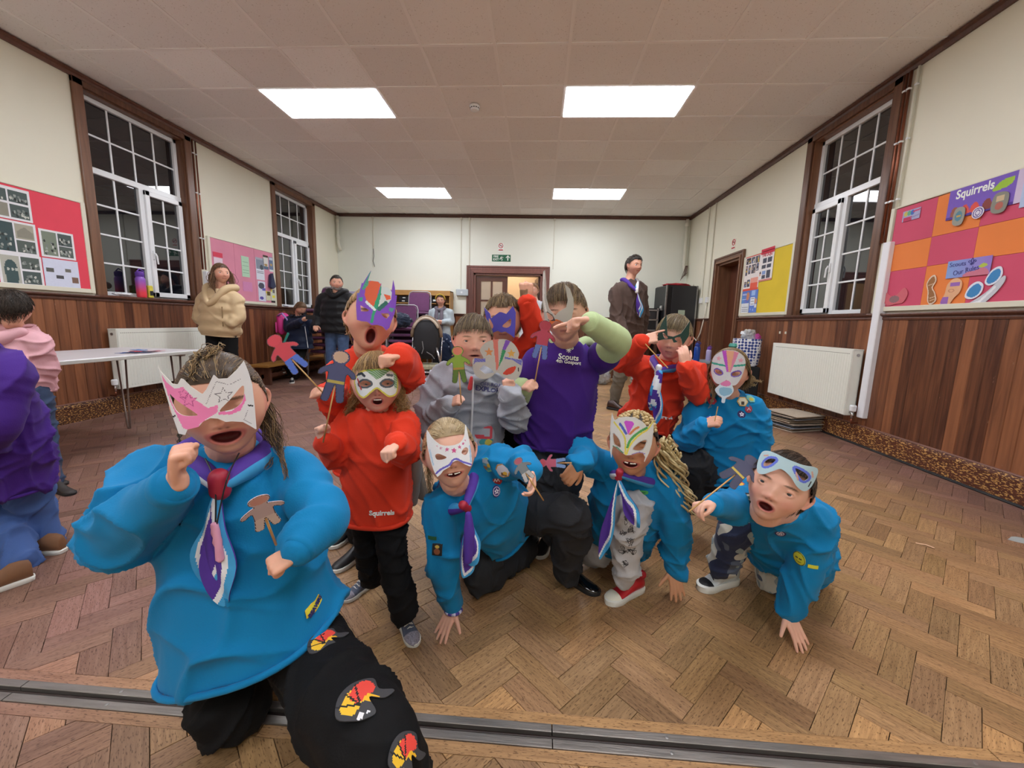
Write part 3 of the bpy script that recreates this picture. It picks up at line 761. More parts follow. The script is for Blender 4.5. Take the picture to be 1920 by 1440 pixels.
# ------------------------------------------------------------------ signs
G_ = mat('sign_green', '12603f', .4); RW = mat('sign_red', 'c0242c', .4); WH = mat('print_white', 'f2f6f0', .5); BK = mat('print_black', '1b1b1f', .5)
t = thing('exit_sign', 'green FIRE EXIT sign with running figure and arrow above the door', 'sign')
mb = MB(); mb.box((-1.03, YB-.006, 2.34), (-.63, YB, 2.48)); mb.build('plate', G_, t)
ux, uz = (1, 0, 0), (0, 0, 1)
text('lettering', 'FIRE', .062, (-.945, YB-.008, 2.44), ux, uz, WH, t, bold=.001, squash=.95); text('lettering', 'EXIT', .062, (-.945, YB-.008, 2.38), ux, uz, WH, t, bold=.001, squash=.95)
def strokes(name, segs, m, par, w=.007, y=YB-.008):
    mb = MB()
    for s_ in segs: mb.tube([(a, y, b) for a, b in s_], w, 6)
    return mb.build(name, m, par)
strokes('running_figure', [[(-.815, 2.458), (-.813, 2.459)], [(-.82, 2.44), (-.83, 2.41), (-.81, 2.385), (-.82, 2.355)], [(-.83, 2.41), (-.85, 2.39), (-.87, 2.39)], [(-.82, 2.435), (-.8, 2.42), (-.785, 2.425)], [(-.82, 2.435), (-.845, 2.425), (-.85, 2.41)]], WH, t)
strokes('arrow', [[(-.69, 2.36), (-.69, 2.455)], [(-.73, 2.415), (-.69, 2.46), (-.65, 2.415)]], WH, t, .011)
t = thing('no_smoking_sign', 'small red and white no smoking sign above the FIRE EXIT sign', 'sign')
mb = MB(); mb.box((-.905, YB-.004, 2.54), (-.785, YB, 2.71)); mb.build('plate', WH, t)
def nosmoke(t, fr):
    mb = MB(); mb.tube([fr(.045*math.cos(a), .03+.045*math.sin(a)) for a in [2*PI*i/20 for i in range(20)]], .006, 6, closed=True); mb.tube([fr(-.03, .06), fr(.03, 0)], .005, 6); mb.build('ring', RW, t)
    mb = MB(); mb.tube([fr(-.025, .03), fr(.028, .03)], .005, 6); mb.build('cigarette', BK, t)
    mb = MB(); a = fr(-.05, -.075); b = fr(.05, -.04); mb.tube([fr(-.045, -.057), fr(.045, -.057)], .012, 4); mb.build('caption', RW, t)
nosmoke(t, lambda a, b: V((-.845+a, YB-.006, 2.635+b)))
t = thing('no_smoking_sign', 'small red and white no smoking sign over the right wall doorway', 'sign')
mb = MB(); mb.box((XR-.004, 6.86, 2.28), (XR, 6.98, 2.45)); mb.build('plate', mat('sign_cream', 'e8e2d4', .5), t)
nosmoke(t, lambda a, b: V((XR-.006, 6.92-a, 2.375+b)))
# ------------------------------------------------------------------ noticeboards
def frL(y, z, d=.03): # left wall: text runs along +y (away), facing +x
    return flatfr((XL+d, y, z), (0, 1, 0), (0, 0, 1)) if False else (lambda a, b, dd: V((XL+d+dd, y+a, z+b)))
def frR(y, z, d=.03): # right wall: seen from the room, text runs towards the camera (-y)
    return lambda a, b, dd: V((XR-d-dd, y-a, z+b))
def board(name, label, x, y0, y1, z0, z1, edge='cfc9b4', lb=None):
    s = 1 if x < 0 else -1
    t = thing(name, label, 'noticeboard'); e = .04
    for a, b, c, d in ((y0, y0+e, z0, z1), (y1-e, y1, z0, z1), (y0+e, y1-e, z0, z0+e), (y0+e, y1-e, z1-.012, z1)):
        mb = MB(); mb.box((x, a, c), (x+s*.028, b, d), bev=.003); mb.build('frame', mat('board_frame', 'dedbc8', .5), t)
    return t
PAP = lambda h: mat('backing_'+h, h, .75, var=.06, vscale=3, bump=.05, bscale=8)
# near left, crimson with old photographs
zb, zt = 1.235, 2.09
t = board('photo_noticeboard', 'red noticeboard of old black and white photographs, left wall', XL, 2.0, 3.86, zb, zt)
mb = MB(); mb.box((XL, 2.04, zb+.04), (XL+.02, 3.82, zt-.012)); mb.build('backing', PAP('e8485c'), t)
mb = MB(); mb.box((XL+.02, 3.085, zb+.3), (XL+.023, 3.10, zt-.1)); mb.build('seam', mat('seam_red', 'a02838', .7), t)
def photo_sheet(name, w, h, pics, fr, lab, par=None, cell=.006, base='e6e6ea'):
    paint = []
    r = random.Random(hash(lab) % 1000 if False else len(lab)*7)
    for (x0, y0, x1, y1, c, k) in pics:
        paint.append(('poly', rect(x0, y0, x1, y1), c))
        if k == 'crowd':
            for _ in range(14):
                cx, cy = r.uniform(x0+.01, x1-.01), r.uniform(y0+.01, y0+(y1-y0)*.6); paint.append(('poly', ell(cx, cy, .009, .012, 8), r.choice(['9aa19b', 'c6c8bf', '2e3433', '7b827e'])))
        if k == 'house':
            paint.append(('poly', [(x0+.01, y0+.01), (x0+.01, y0+(y1-y0)*.5), ((x0+x1)/2, y0+(y1-y0)*.85), (x1-.01, y0+(y1-y0)*.5), (x1-.01, y0+.01)], '8e8c7e'))
        if k == 'arch':
            paint.append(('poly', [(x0+.02, y0)]+[((x0+x1)/2-(x1-x0)*.36*math.cos(a), y0+(y1-y0)*.5+(y1-y0)*.36*math.sin(a)) for a in [PI*i/12 for i in range(13)]]+[(x1-.02, y0)], '3f5657'))
            for q in (-.02, .01, .035): paint.append(('poly', ell((x0+x1)/2+q, y0+(y1-y0)*.5, .01, .012, 8), 'b9bfb8'))
    return paper(name, rect(0, 0, w, h), [], paint, base, cell, fr, par, .002)
D, E_, F_ = '4c5a58', '8f8d80', '56615c'
photo_sheet('photo_sheet', .30, .26, [(.015, .14, .14, .235, D, 'crowd'), (.155, .14, .285, .235, D, 'crowd'), (.015, .02, .14, .125, E_, 'house'), (.155, .02, .285, .125, D, 'crowd')], frL(3.12, 1.80, .024), 'a', t)
photo_sheet('photo_sheet', .30, .27, [(.02, .02, .14, .25, '3d5052', 'crowd'), (.155, .13, .285, .25, 'a9a595', 'house'), (.155, .02, .285, .115, F_, 'crowd')], frL(3.13, 1.52, .025), 'bb', t)
photo_sheet('photo_sheet', .30, .26, [(.02, .02, .14, .24, 'b5b6aa', 'arch'), (.155, .14, .285, .24, F_, 'crowd'), (.155, .02, .285, .125, D, 'crowd')], frL(3.14, 1.26, .024), 'ccc', t)
photo_sheet('photo_sheet', .27, .24, [(.015, .02, .13, .22, '7d8878', 'crowd'), (.14, .12, .25, .22, D, 'crowd'), (.14, .02, .25, .11, F_, 'crowd')], frL(3.45, 1.53, .024), 'dddd', t)
photo_sheet('photo_sheet', .28, .25, [(.02, .13, .075, .165, '5e5f5c', 'x'), (.09, .08, .15, .11, '4c4c50', 'x'), (.165, .14, .215, .17, '6d6a64', 'x'), (.215, .05, .27, .1, '7c5f50', 'x')], frL(3.45, 1.27, .023), 'eeeee', t, base='d6dcf0')
photo_sheet('photo_sheet', .30, .26, [(.2, .02, .28, .07, '8d8d80', 'crowd'), (.05, .1, .15, .2, D, 'crowd')], frL(2.78, 1.26, .024), 'ffffff', t, base='d6dcf0')
photo_sheet('photo_sheet', .30, .50, [(.02, .28, .13, .44, D, 'crowd'), (.15, .28, .28, .44, F_, 'crowd'), (.02, .04, .28, .24, E_, 'house')], frL(2.74, 1.55, .024), 'ggggggg', t)
# mid left, pink, with leaflets
t = board('pink_noticeboard', 'pink noticeboard behind the woman in the tan jacket', XL, 5.33, 6.70, zb, 2.09)
for a, b in ((5.37, 5.80), (5.80, 6.22), (6.22, 6.66)):
    mb = MB(); mb.box((XL, a+.002, zb+.04), (XL+.02, b-.002, 2.078)); mb.build('backing', PAP('dd8ea6'), t)
def note(par, y, z, w, h, base, paint, name='notice', right=False, d=.024, cell=.008, back=None):
    return paper(name, rect(0, 0, w, h), [], paint, base, cell, (frR if right else frL)(y, z, d), par, .002)
def lines(x0, x1, ys, c='6a6f78', w=.004): return [('line', [(x0, y), (x1, y)], c, w) for y in ys]
note(t, 5.40, 1.60, .17, .30, 'd98fa8', [('poly', rect(0, .24, .17, .3), 'd8405a'), ('poly', rect(.01, .1, .16, .23), 'e6d2e0'), ('poly', rect(0, .02, .06, .09), '55506a'), ('poly', rect(.06, .02, .17, .09), 'dfe3f0')])
note(t, 5.93, 1.63, .16, .30, 'b9dcc0', lines(.02, .14, (.22, .19, .16, .1, .06), '8fb598', .003))
note(t, 6.24, 1.62, .19, .34, 'dfe3ee', [('poly', rect(.01, .17, .18, .31), '8a93a3'), ('poly', ell(.13, .2, .04, .04), '4a525c'), ('poly', rect(0, .31, .19, .34), 'a9b0bf')]+lines(.02, .17, (.13, .11), '555a66'))
note(t, 6.26, 1.29, .17, .31, 'dcdff0', [('poly', ell(.08, .24, .07, .05), '4a4c5c'), ('poly', rect(.09, .17, .17, .21), '6a60b8'), ('poly', ell(.07, .05, .045, .025), '5b50a8')])
note(t, 6.42, 1.80, .12, .22, 'd9d8d4', [('poly', rect(0, 0, .12, .05), '5c7089'), ('poly', rect(0, .19, .12, .22), '46382c'), ('poly', ell(.06, .07, .04, .02), 'b0905a')])
note(t, 6.56, 1.78, .10, .23, '6c7f9e', [('poly', rect(0, 0, .1, .03), 'e6e6e6'), ('poly', rect(.01, .18, .09, .22), 'c9d0dc'), ('poly', ell(.05, .11, .03, .02), 'c0a060')])
note(t, 6.44, 1.31, .11, .15, 'dad9b8', [('poly', rect(.02, .08, .1, .14), '5c4b20'), ('poly', rect(0, .11, .02, .15), 'e8d84c')])
note(t, 6.56, 1.28, .10, .22, 'd9dfc8', [('poly', rect(.03, .08, .1, .12), 'e8e040'), ('poly', rect(0, 0, .1, .03), '302c28'), ('poly', rect(0, .17, .03, .22), 'e8d84c'), ('poly', rect(.05, .16, .1, .21), '6c6c6c')])
o = note(t, 5.93, 1.42, .2, .14, 'd78cba', [], 'pink_slip', d=.022)
mb = MB(); mb.prism([(6.50, 1.53), (6.53, 1.72), (6.57, 1.75), (6.63, 1.54), (6.56, 1.50)], XL+.03, XL+.075); mb.v = [(p[2], p[0], p[1]) for p in mb.v]
mb.build('folded_leaflet', mat('leaflet_navy', '27304f', .5), t)
# far right, yellow board with four posters
t = board('yellow_noticeboard', 'yellow noticeboard with four posters beside the right wall doorway', XR, 5.26, 6.47, zb, 2.10)
mb = MB(); mb.box((XR-.02, 5.30, zb+.04), (XR, 6.43, 2.088)); mb.build('backing', PAP('e3c632'), t)
pt = [('poly', rect(0, .55, .42, .58), 'd83a2a')]
r = random.Random(3)
for (x0, y0, x1, y1) in ((.02, .44, .15, .54), (.17, .44, .26, .54), (.28, .43, .39, .54), (.02, .26, .08, .42), (.10, .28, .17, .42), (.19, .28, .30, .42), (.32, .30, .38, .42), (.02, .06, .09, .16), (.10, .06, .18, .18)):
    pt.append(('poly', rect(x0, y0, x1, y1), r.choice(['3a3440', '5c5a64', '46404c'])))
    for _ in range(4): pt.append(('poly', ell(r.uniform(x0+.02, x1-.02), r.uniform(y0+.02, y1-.02), .013, .018, 8), r.choice(['dcd8d0', 'e8c848', '7a8fc0', 'b89a8a'])))
pt += [('poly', rect(.2, .04, .4, .12), 'e8604a'), ('poly', rect(.2, .12, .4, .2), 'eba090'), ('poly', rect(0, 0, .42, .04), 'e2553f')]
note(t, 6.42, 1.60, .42, .50, 'ece4e2', [(p[0], [(a, b*.86) for a, b in p[1]])+p[2:] for p in pt], 'poster', True, .024)
pt = [('poly', rect(0, .42, .32, .5), 'cf3048'), ('poly', rect(0, 0, .32, .03), 'd98a84')]
for (x0, y0, x1, y1) in ((.06, .28, .16, .35), (.18, .28, .28, .35), (.05, .19, .15, .25), (.17, .19, .27, .25), (.18, .04, .27, .16), (.07, .04, .16, .09)): pt.append(('poly', rect(x0, y0, x1, y1), '4c4f5e'))
pt += [('poly', rect(.07, .1, .16, .16), '8aa4d8'), ('poly', ell(.025, .13, .02, .028), '4a3030'), ('poly', ell(.025, .105, .018, .02), 'd9a48c')]
o = note(t, 6.00, 1.70, .32, .43, 'eeeaea', [(p[0], [(a, b*.86) for a, b in p[1]])+p[2:] for p in pt], 'poster', True, .027)
text('lettering', 'THE DOJO', .06, (XR-.0295, 5.84, 2.045), (0, -1, 0), (0, 0, 1), mat('print_red', 'c52a42', .5), o, .0004, bold=.002, squash=.9)
note(t, 6.42, 1.28, .22, .32, 'dfe4ea', [('poly', rect(0, .14, .22, .32), '5b7ac8'), ('grad', rect(0, .14, .16, .24), '5a9ad8', '7a5ab8'), ('poly', ell(.17, .24, .04, .06), 'd08a62')]+lines(.02, .13, (.28, .26, .2), 'cfd8f0')+lines(.03, .2, (.11, .08, .05, .03), '7a7f8a', .003), 'poster', True, .024)
note(t, 6.19, 1.28, .21, .32, '6285d4', [('poly', rect(.02, .1, .14, .22), 'e9edf5'), ('poly', rect(.04, .24, .14, .31), '9fc0ee'), ('poly', ell(.17, .16, .03, .04), 'd89a72'), ('poly', rect(.15, .07, .2, .12), 'e6e0dc')]+lines(.04, .12, (.2, .18, .16, .14, .12), '44506a', .003)+[('poly', star(.05, .05, .02), 'a8c0ee'), ('poly', star(.12, .04, .02), 'a8c0ee')], 'poster', True, .024)
# near right, magenta and orange squares
t = board('checked_noticeboard', 'magenta and orange checked noticeboard, right wall', XR, 1.6, 3.925, zb, 2.115)
ysq = [3.90, 3.51, 3.165, 2.78, 2.4, 2.0, 1.64]; zsq = [zb+.04, 1.578, 1.80, 2.10]
for i in range(6):
    for j in range(3):
        mb = MB(); c = 'd0506e' if (i+j) % 2 == 0 else 'ea8440'; k = .001*((i*3+j) % 3)
        mb.box((XR-.017-k, ysq[i+1], zsq[j]), (XR, ysq[i]-.002, zsq[j+1]-.002)); mb.build('card_square', PAP(c), t)
# squirrel group banner without its animals, red shapes only
o = paper('banner', rect(0, 0, .50, .21), [], [('poly', spl([(.3, .12), (.34, .17), (.42, .18), (.40, .13)]), '9cc43c'), ('poly', rect(.0, 0, .5, .02), '563a96')]+[('poly', spl([(x-.03, .02), (x-.02, .07), (x+.01, .08), (x+.035, .02)]), c) for x, c in ((.06, '9a5a48'), (.13, 'e0564a'), (.2, 'e0564a'), (.28, '8a4440'), (.36, 'e0564a'))]+[('poly', rect(.44, 0, .5, .21), 'cfc0dc')], '7a5cc0', .006, frR(3.41, 1.895, .026), t, .002)
text('lettering', 'Squirrels', .085, (XR-.0285, 3.23, 2.06), (0, -1, 0), (0, 0, 1), WH, o, .0004, bold=.002, squash=.85)
o = paper('banner', rect(0, 0, .62, .25), [], [('grad', rect(0, 0, .62, .25), 'b8c8e8', '5f9ad8'), ('poly', spl([(.03, .05), (.2, .12), (.3, .08), (.45, .15), (.3, .03), (.1, .01)]), 'dde8f6'), ('poly', spl([(.1, .18), (.2, .22), (.32, .2), (.2, .16)]), 'e8f0fa')], '9ab8e6', .008, frR(2.93, 1.86, .027), t, .002)
M_INK = mat('print_indigo', '3d3a86', .5)
text('lettering', 'Scouts', .11, (XR-.0295, 2.72, 1.945), (0, -1, 0), (0, 0, 1), M_INK, o, .0004, squash=.9)
def fleur(name, m, par, fr, s=1, depth=.0012):
    """a three-petal lily emblem: outline strokes"""
    mb = MB()
    def st(pts, w): mb.tube([fr(a*s, b*s, depth) for a, b in pts], w*s, 6)
    st(spl([(0, .5), (-.14, .2), (-.08, -.05), (0, -.12), (.08, -.05), (.14, .2)], 5)+[(0, .5)], .03)
    for q in (-1, 1): st(spl([(q*.08, -.08), (q*.2, .12), (q*.36, .22), (q*.46, .08), (q*.38, -.03), (q*.3, .02)], 5, False), .03)
    st([(-.26, -.16), (.26, -.16)], .035)
    for q in (-1, 1): st(spl([(q*.06, -.18), (q*.12, -.3), (q*.2, -.34)], 4, False), .028)
    st([(0, -.18), (0, -.42)], .03)
    return mb.build(name, m, par)
fleur('lily_emblem', M_INK, o, lambda a, b, d: V((XR-.029-d, 2.70-a, 2.055+b)), .09)
o = paper('banner', rect(0, 0, .30, .125), [], [('grad', rect(0, 0, .3, .125), '86a8e0', '9a78cc'), ('poly', spl([(.22, .06), (.25, .08), (.28, .065), (.25, .05)]), 'b8c850'), ('poly', spl([(.13, .0), (.15, .03), (.2, .035), (.26, .05), (.29, .0)]), 'cf7a90')], '8ea8e0', .005, frR(3.33, 1.462, .025), t, .002)
text('lettering', 'Scouts', .045, (XR-.0275, 3.255, 1.557), (0, -1, 0), (0, 0, 1), M_INK, o, .0004)
text('lettering', 'Our Rules', .05, (XR-.0275, 3.19, 1.505), (0, -1, .15), (0, 0, 1), M_INK, o, .0004, squash=.85)
fleur('lily_emblem', M_INK, o, lambda a, b, d: V((XR-.027-d, 3.155-a, 1.56+b)), .055)
paper('name_card', rect(0, 0, .16, .085), [], [('poly', ell(.03, .06, .018, .02), 'c8c060'), ('poly', ell(.06, .06, .018, .02), '68b088'), ('poly', ell(.09, .06, .018, .02), '4a70c0'), ('poly', rect(.01, .0, .09, .03), 'c03860'), ('line', [(.1, .065), (.155, .07)], 'c84870', .006), ('line', [(.08, .02), (.155, .03)], '8f8ab8', .004)], 'a8a8cc', .004, frR(3.80, 1.975, .024), t, .002)
M_BADGEP = M_PAPER
for (y, z, w, h, base, pa) in ((3.345, 1.845, .075, .115, '9a9a90', [('poly', ell(.037, .06, .026, .036), '5a8a9c'), ('poly', rect(.02, .055, .055, .065), 'cfa850')]), (3.215, 1.855, .08, .08, 'e0dcea', [('loop', ell(.04, .04, .03, .03), '6c5c9c', .004), ('loop', ell(.04, .04, .015, .018), '6c5c9c', .003)]), (3.09, 1.865, .09, .12, '8a8a80', [('poly', rect(.02, .07, .07, .105), 'cfb894'), ('poly', ell(.045, .04, .025, .025), 'b8685c')])):
    paper('badge_card', spl([(0, h*.1), (w*.1, h), (w, h*.92), (w*.9, 0)], 5) if h > .09 else ell(w/2, h/2, w/2, h/2), [], pa, base, .004, frR(y, z, .033), t, .002)
def cut(y, z, outl, base, pa, nm='paper_cutout'): paper(nm, outl, [], pa, base, .004, frR(y, z, .024), t, .003)
cut(3.475, 1.275, spl([(.06, 0), (.1, .03), (.08, .09), (.055, .13), (.075, .18), (.055, .225), (.02, .21), (.0, .16), (.02, .1), (.03, .03)]), 'e0cdb8', [('poly', spl([(.06, .01), (.092, .035), (.073, .09), (.047, .13), (.067, .18), (.05, .215), (.025, .2), (.008, .16), (.028, .1), (.038, .03)]), '9a6a40'), ('line', [(.02, .15), (.06, .16)], 'd8b898', .003), ('line', [(.045, .05), (.085, .06)], 'd8b898', .003), ('line', [(.05, .03), (.085, .04)], 'd8b898', .003)])
cut(3.335, 1.25, spl([(.0, .0), (.05, -.01), (.09, .06), (.13, .11), (.13, .18), (.08, .21), (.03, .17), (.02, .1), (0, .05)]), 'e4b088', [('poly', rect(.05, .15, .12, .18), '9a68b8'), ('poly', rect(.0, .02, .055, .075), '9a68b8'), ('loop', ell(.065, .12, .02, .01), 'c88868', .003)])
cut(3.165, 1.30, spl([(.0, .02), (.02, .09), (.07, .12), (.11, .09), (.1, .03), (.05, .0)]), 'dfe6f4', [('poly', spl([(.01, .03), (.03, .08), (.07, .105), (.1, .08), (.09, .035), (.05, .012)]), '3f88c4')], 'speech_cutout')
cut(3.05, 1.385, spl([(.0, .03), (.03, .1), (.08, .12), (.1, .07), (.08, .02), (.03, .0)]), 'dfe6f4', [('poly', spl([(.01, .035), (.035, .09), (.075, .105), (.09, .07), (.07, .028), (.03, .012)]), '3f88c4')], 'speech_cutout')
cut(3.18, 1.24, spl([(.0, .0), (.08, .05), (.16, .11), (.24, .2), (.25, .16), (.2, .08), (.12, .01)]), 'c9ccd6', [('line', [(.03, .015), (.12, .04), (.2, .13)], 'e9ecf2', .008)], 'leaf_cutout')
cut(3.86, 1.275, spl([(.0, .05), (.02, .12), (.07, .09), (.13, .1), (.19, .15), (.23, .1), (.2, .03), (.13, .02), (.06, .01)]), 'cf6672', [('poly', ell(.11, .06, .05, .03), '8e6a6e')], 'paper_cutout')

# ------------------------------------------------------------------ radiators
def radiator(name, label, x, sgn, y0, y1, z0, z1):
    t = thing(name, label, 'radiator')
    xo = x+sgn*.05; xi = x+sgn*.145
    mb = MB(); mb.box((xi-sgn*.012, y0, z0), (xi, y1, z1), bev=.006)
    n = int((y1-y0-.06)/.033)
    for k in range(n):
        y = y0+.04+k*.033; mb.box((xi-sgn*.002, y-.009, z0+.03), (xi+sgn*.0035, y+.009, z1-.05), bev=.003)
    mb.build('front_panel', M_RAD, t)
    mb = MB(); mb.box((xo, y0, z0), (xo+sgn*.012, y1, z1), bev=.004); mb.build('back_panel', M_RAD, t)
    for y in (y0, y1-.012): mb = MB(); mb.box((xo, y, z0), (xi, y+.012, z1), bev=.003); mb.build('side_panel', M_RAD, t)
    mb = MB(); mb.box((xo, y0, z1-.008), (xi, y1, z1+.004), bev=.002); mb.build('top_grille', M_RAD, t)
    mb = MB()
    for k in range(int((y1-y0)/.02)-4): mb.box((xi-sgn*.001, y0+.04+k*.02, z1-.042), (xi+sgn*.0012, y0+.052+k*.02, z1-.036))
    mb.build('punched_slots', mat('slot_dark', '8c8b80', .6), t)
    for y in (y0+.045,): mb = MB(); mb.lathe([(.004, .0), (.014, .001), (.014, .006)], (0, 0, 0), 12, axis='x'); mb.v = [((xi+xo)/2+a*0, y0-.004+0*b, z1-.05+c) if False else (((xi+xo)/2)+b, y0-a, z1-.05+c) for a, b, c in mb.v]; mb.build('bleed_plug', M_STEEL, t)
    ye = y0-.03
    mb = MB(); mb.tube([(xi-sgn*.05, y0+.01, z0+.03), (xi-sgn*.05, ye, z0+.03), (xi-sgn*.05, ye, z0-.02)], .011, 10); mb.build('valve_pipe', M_CHROME, t, smooth=True)
    mb = MB(); mb.lathe([(.018, 0), (.026, .005), (.028, .05), (.022, .06)], (xi-sgn*.05, ye, z0+.045) if sgn > 0 else (xi-sgn*.05, ye, z0+.045), 16); mb.build('valve_head', M_WHITE, t, smooth=False)
    for y in (y0+.2, y1-.2): mb = MB(); mb.box((x+sgn*.017, y-.02, z0+.1), (xo, y+.02, z1-.1)); mb.build('wall_bracket', M_RAD, t)
    mb = MB(); mb.tube([(xi-sgn*.05, ye, z0-.02), (xi-sgn*.05, ye, .215), (xi-sgn*.05, ye, .2), (x+sgn*.035, ye, .2)], .008, 8); mb.build('supply_pipe', M_COPPER, t, smooth=True)
    return t
radiator('radiator', 'white panel radiator on the left wall behind the folding table', XL, 1, 3.90, 5.22, .265, .885)
radiator('radiator', 'white panel radiator on the right wall above the tile stack', XR, -1, 3.95, 5.25, .265, .885)

# ------------------------------------------------------------------ folding table
t = thing('folding_table', 'long pale folding table with thin steel legs, left of the front girl', 'table')
M_TT = mat('table_laminate', 'cfcdd0', .35, var=.03)
x0, x1, y0, y1, zt = -3.86, -3.08, 1.85, 3.55, .735
mb = MB(); mb.box((x0, y0, zt-.028), (x1, y1, zt), bev=.006); mb.build('tabletop', M_TT, t)
mb = MB(); mb.box((x0-.003, y0-.003, zt-.03), (x1+.003, y1+.003, zt-.004), bev=.003); mb.build('edge_band', mat('edge_band', 'b9bbb6', .4), t)
M_LEG = mat('leg_steel', '8f7f78', .35, metal=.7)
for x in (x0+.13, x1-.13):
    for y in (y0+.2, y1-.14):
        mb = MB(); mb.tube([(x-.045, y, zt-.03), (x-.012, y, .02), (x-.008, y, .01)], .0075, 8); mb.tube([(x+.045, y, zt-.03), (x+.012, y, .02), (x+.008, y, .01)], .0075, 8)
        mb.lathe([(.014, 0), (.014, .012)], (x, y, .001), 10); mb.build('leg', M_LEG, t, smooth=True)
for y in (y0+.2, y1-.14): mb = MB(); mb.box((x0+.05, y-.015, zt-.05), (x1-.05, y+.015, zt-.028)); mb.build('cross_rail', M_STEEL, t)
def gingerbread(s, lean=0):
    """plain rounded figure outline, height 1 -> s"""
    p = [(0, 1.0), (.13, .95), (.16, .84), (.10, .74), (.16, .70), (.30, .60), (.33, .50), (.26, .49), (.17, .56), (.16, .40), (.19, .15), (.20, .02), (.08, .0), (.03, .2), (0, .33)]
    q = p+[(-a, b) for a, b in p[-2:0:-1]]
    return [((a+lean*b)*s, b*s) for a, b in spl(q, 3)]
cols = ['3f5fa8', 'b83f4c', '4a4c68', 'd98a94', '5f86c0', '33364c']
for k, (px, py) in enumerate(((240, 661), (256, 659), (272, 661), (290, 658), (262, 656), (300, 660))):
    q = PZ(px, py, zt+.003+.0015*k); an = k*1.1
    u = V((math.cos(an), math.sin(an), 0)); w = V((-math.sin(an), math.cos(an), 0))
    q.x = min(q.x, x1-.12); q.y = min(q.y, y1-.12)
    paper('paper_figure', gingerbread(.16), [], [('poly', rect(-.1, .03, .1, .07), cols[(k+2) % 6])], cols[k], .004, (lambda q, u, w: lambda a, b, d: q+u*a+w*(b-.08)+V((0, 0, d)))(q, u, w), None, .001,
          label=['blue', 'red', 'slate grey', 'pale pink', 'light blue', 'near black'][k]+' paper cut-out figure lying on the folding table', cat='paper figure', group='paper figures on the table')

# ------------------------------------------------------------------ stacked chairs
M_PURP = mat('purple_chair_fabric', '6d3c66', .85, var=.08, vscale=20, bump=.15, bscale=200, sheen=.2)
M_CFR = mat('chair_frame', 'a6a2a6', .4, metal=.4)
def make_chair():
    t = thing('stacking_chair', 'x', 'chair')
    mb = MB(); mb.box((-.215, -.21, .43), (.215, .20, .48), bev=.02); smooth_by(mb.build('seat', M_PURP, t), 60)
    mb = MB()
    o = [(-.2, 0), (-.2, .30), (-.185, .345), (-.14, .365), (.14, .365), (.185, .345), (.2, .30), (.2, 0)]
    mb.prism(o, .0, .035, lambda a, b, d: V((a, .225+b*.16-d, .50+b)))
    mb.build('backrest', M_PURP, t)
    mb = MB(); mb.tube([(-.225, .20, .42), (-.222, .23, .52), (-.222, .282, .80), (-.2, .293, .865), (-.15, .297, .885), (.15, .297, .885), (.2, .293, .865), (.222, .282, .80), (.222, .23, .52), (.225, .20, .42)], .0125, 8); mb.build('back_frame', M_CFR, t, smooth=True)
    for s in (-1, 1):
        mb = MB(); mb.tube([(s*.225, .20, .42), (s*.228, .235, .2), (s*.232, .27, .012)], .0125, 8); mb.build('leg', M_CFR, t, smooth=True)
        mb = MB(); mb.tube([(s*.225, .20, .42), (s*.225, -.18, .425), (s*.226, -.215, .40), (s*.232, -.235, .2), (s*.235, -.25, .012)], .0125, 8); mb.build('leg', M_CFR, t, smooth=True)
    return t
ch0 = make_chair(); used = False
STK = [(-3.80, 7.15, 7, .12, -.15, 'beside the dark-coated man'), (-2.42, 7.25, 5, .11, .1, 'with the navy coat on top'), (-2.38, 8.02, 8, .105, .05, 'in front of the pigeonholes'), (-2.98, 7.55, 7, .105, .1, 'behind the tall boy in the purple and green mask'), (-3.28, 7.05, 4, .12, -.05, 'between the dark-coated man and the tall red-topped boy')]
ordn = ['lowest', 'second from the floor', 'third from the floor', 'fourth from the floor', 'fifth from the floor', 'sixth from the floor', 'seventh from the floor', 'eighth from the floor']
for x, y, n, dz, rz, where in STK:
    for k in range(n):
        lab = 'purple padded chair, %s, in the stack %s' % ('topmost' if k == n-1 else ordn[k], where)
        lab = lab.replace('from the floor', 'up').replace('the dark-coated man and the tall red-topped boy', 'the bearded man and red boy').replace('behind the tall boy in the purple and green mask', 'behind the tall purple-masked boy')
        loc = (x+random.uniform(-.006, .006), y-.012*k, k*dz)
        if not used: ch0.location = loc; ch0.rotation_euler = (0, 0, rz); ch0['label'] = lab; ch0['group'] = 'stacked purple chairs'; used = True
        else: dup(ch0, loc, rz, lab, 'stacked purple chairs')

# ------------------------------------------------------------------ pigeonhole shelf with boxes
t = thing('pigeonhole_unit', 'pine pigeonhole unit against the back wall behind the chairs', 'shelf unit')
sx0, sx1, sy, sh = -3.42, -1.86, 8.60, 1.675
for a, b in (((sx0, sy, 0), (sx0+.02, YB-.03, sh)), ((sx1-.02, sy, 0), (sx1, YB-.03, sh)), ((sx0, sy, sh-.02), (sx1, YB-.03, sh)), ((sx0, YB-.04, 0), (sx1, YB-.03, sh)), ((sx0+.76, sy+.01, 0), (sx0+.78, YB-.03, sh-.09))):
    mb = MB(); mb.box(a, b); mb.build('side_panel' if a[0] != sx0 or b[0] != sx1 else 'top_panel', M_PINE, t)
for z in (.05, .35, .65, .95, 1.2, 1.4): mb = MB(); mb.box((sx0+.02, sy+.005, z), (sx1-.02, YB-.04, z+.018)); mb.build('shelf', M_PINE, t)
mb = MB(); mb.box((sx0, sy-.012, sh-.10), (sx1, sy, sh)); mb.build('fascia', M_PINE, t)
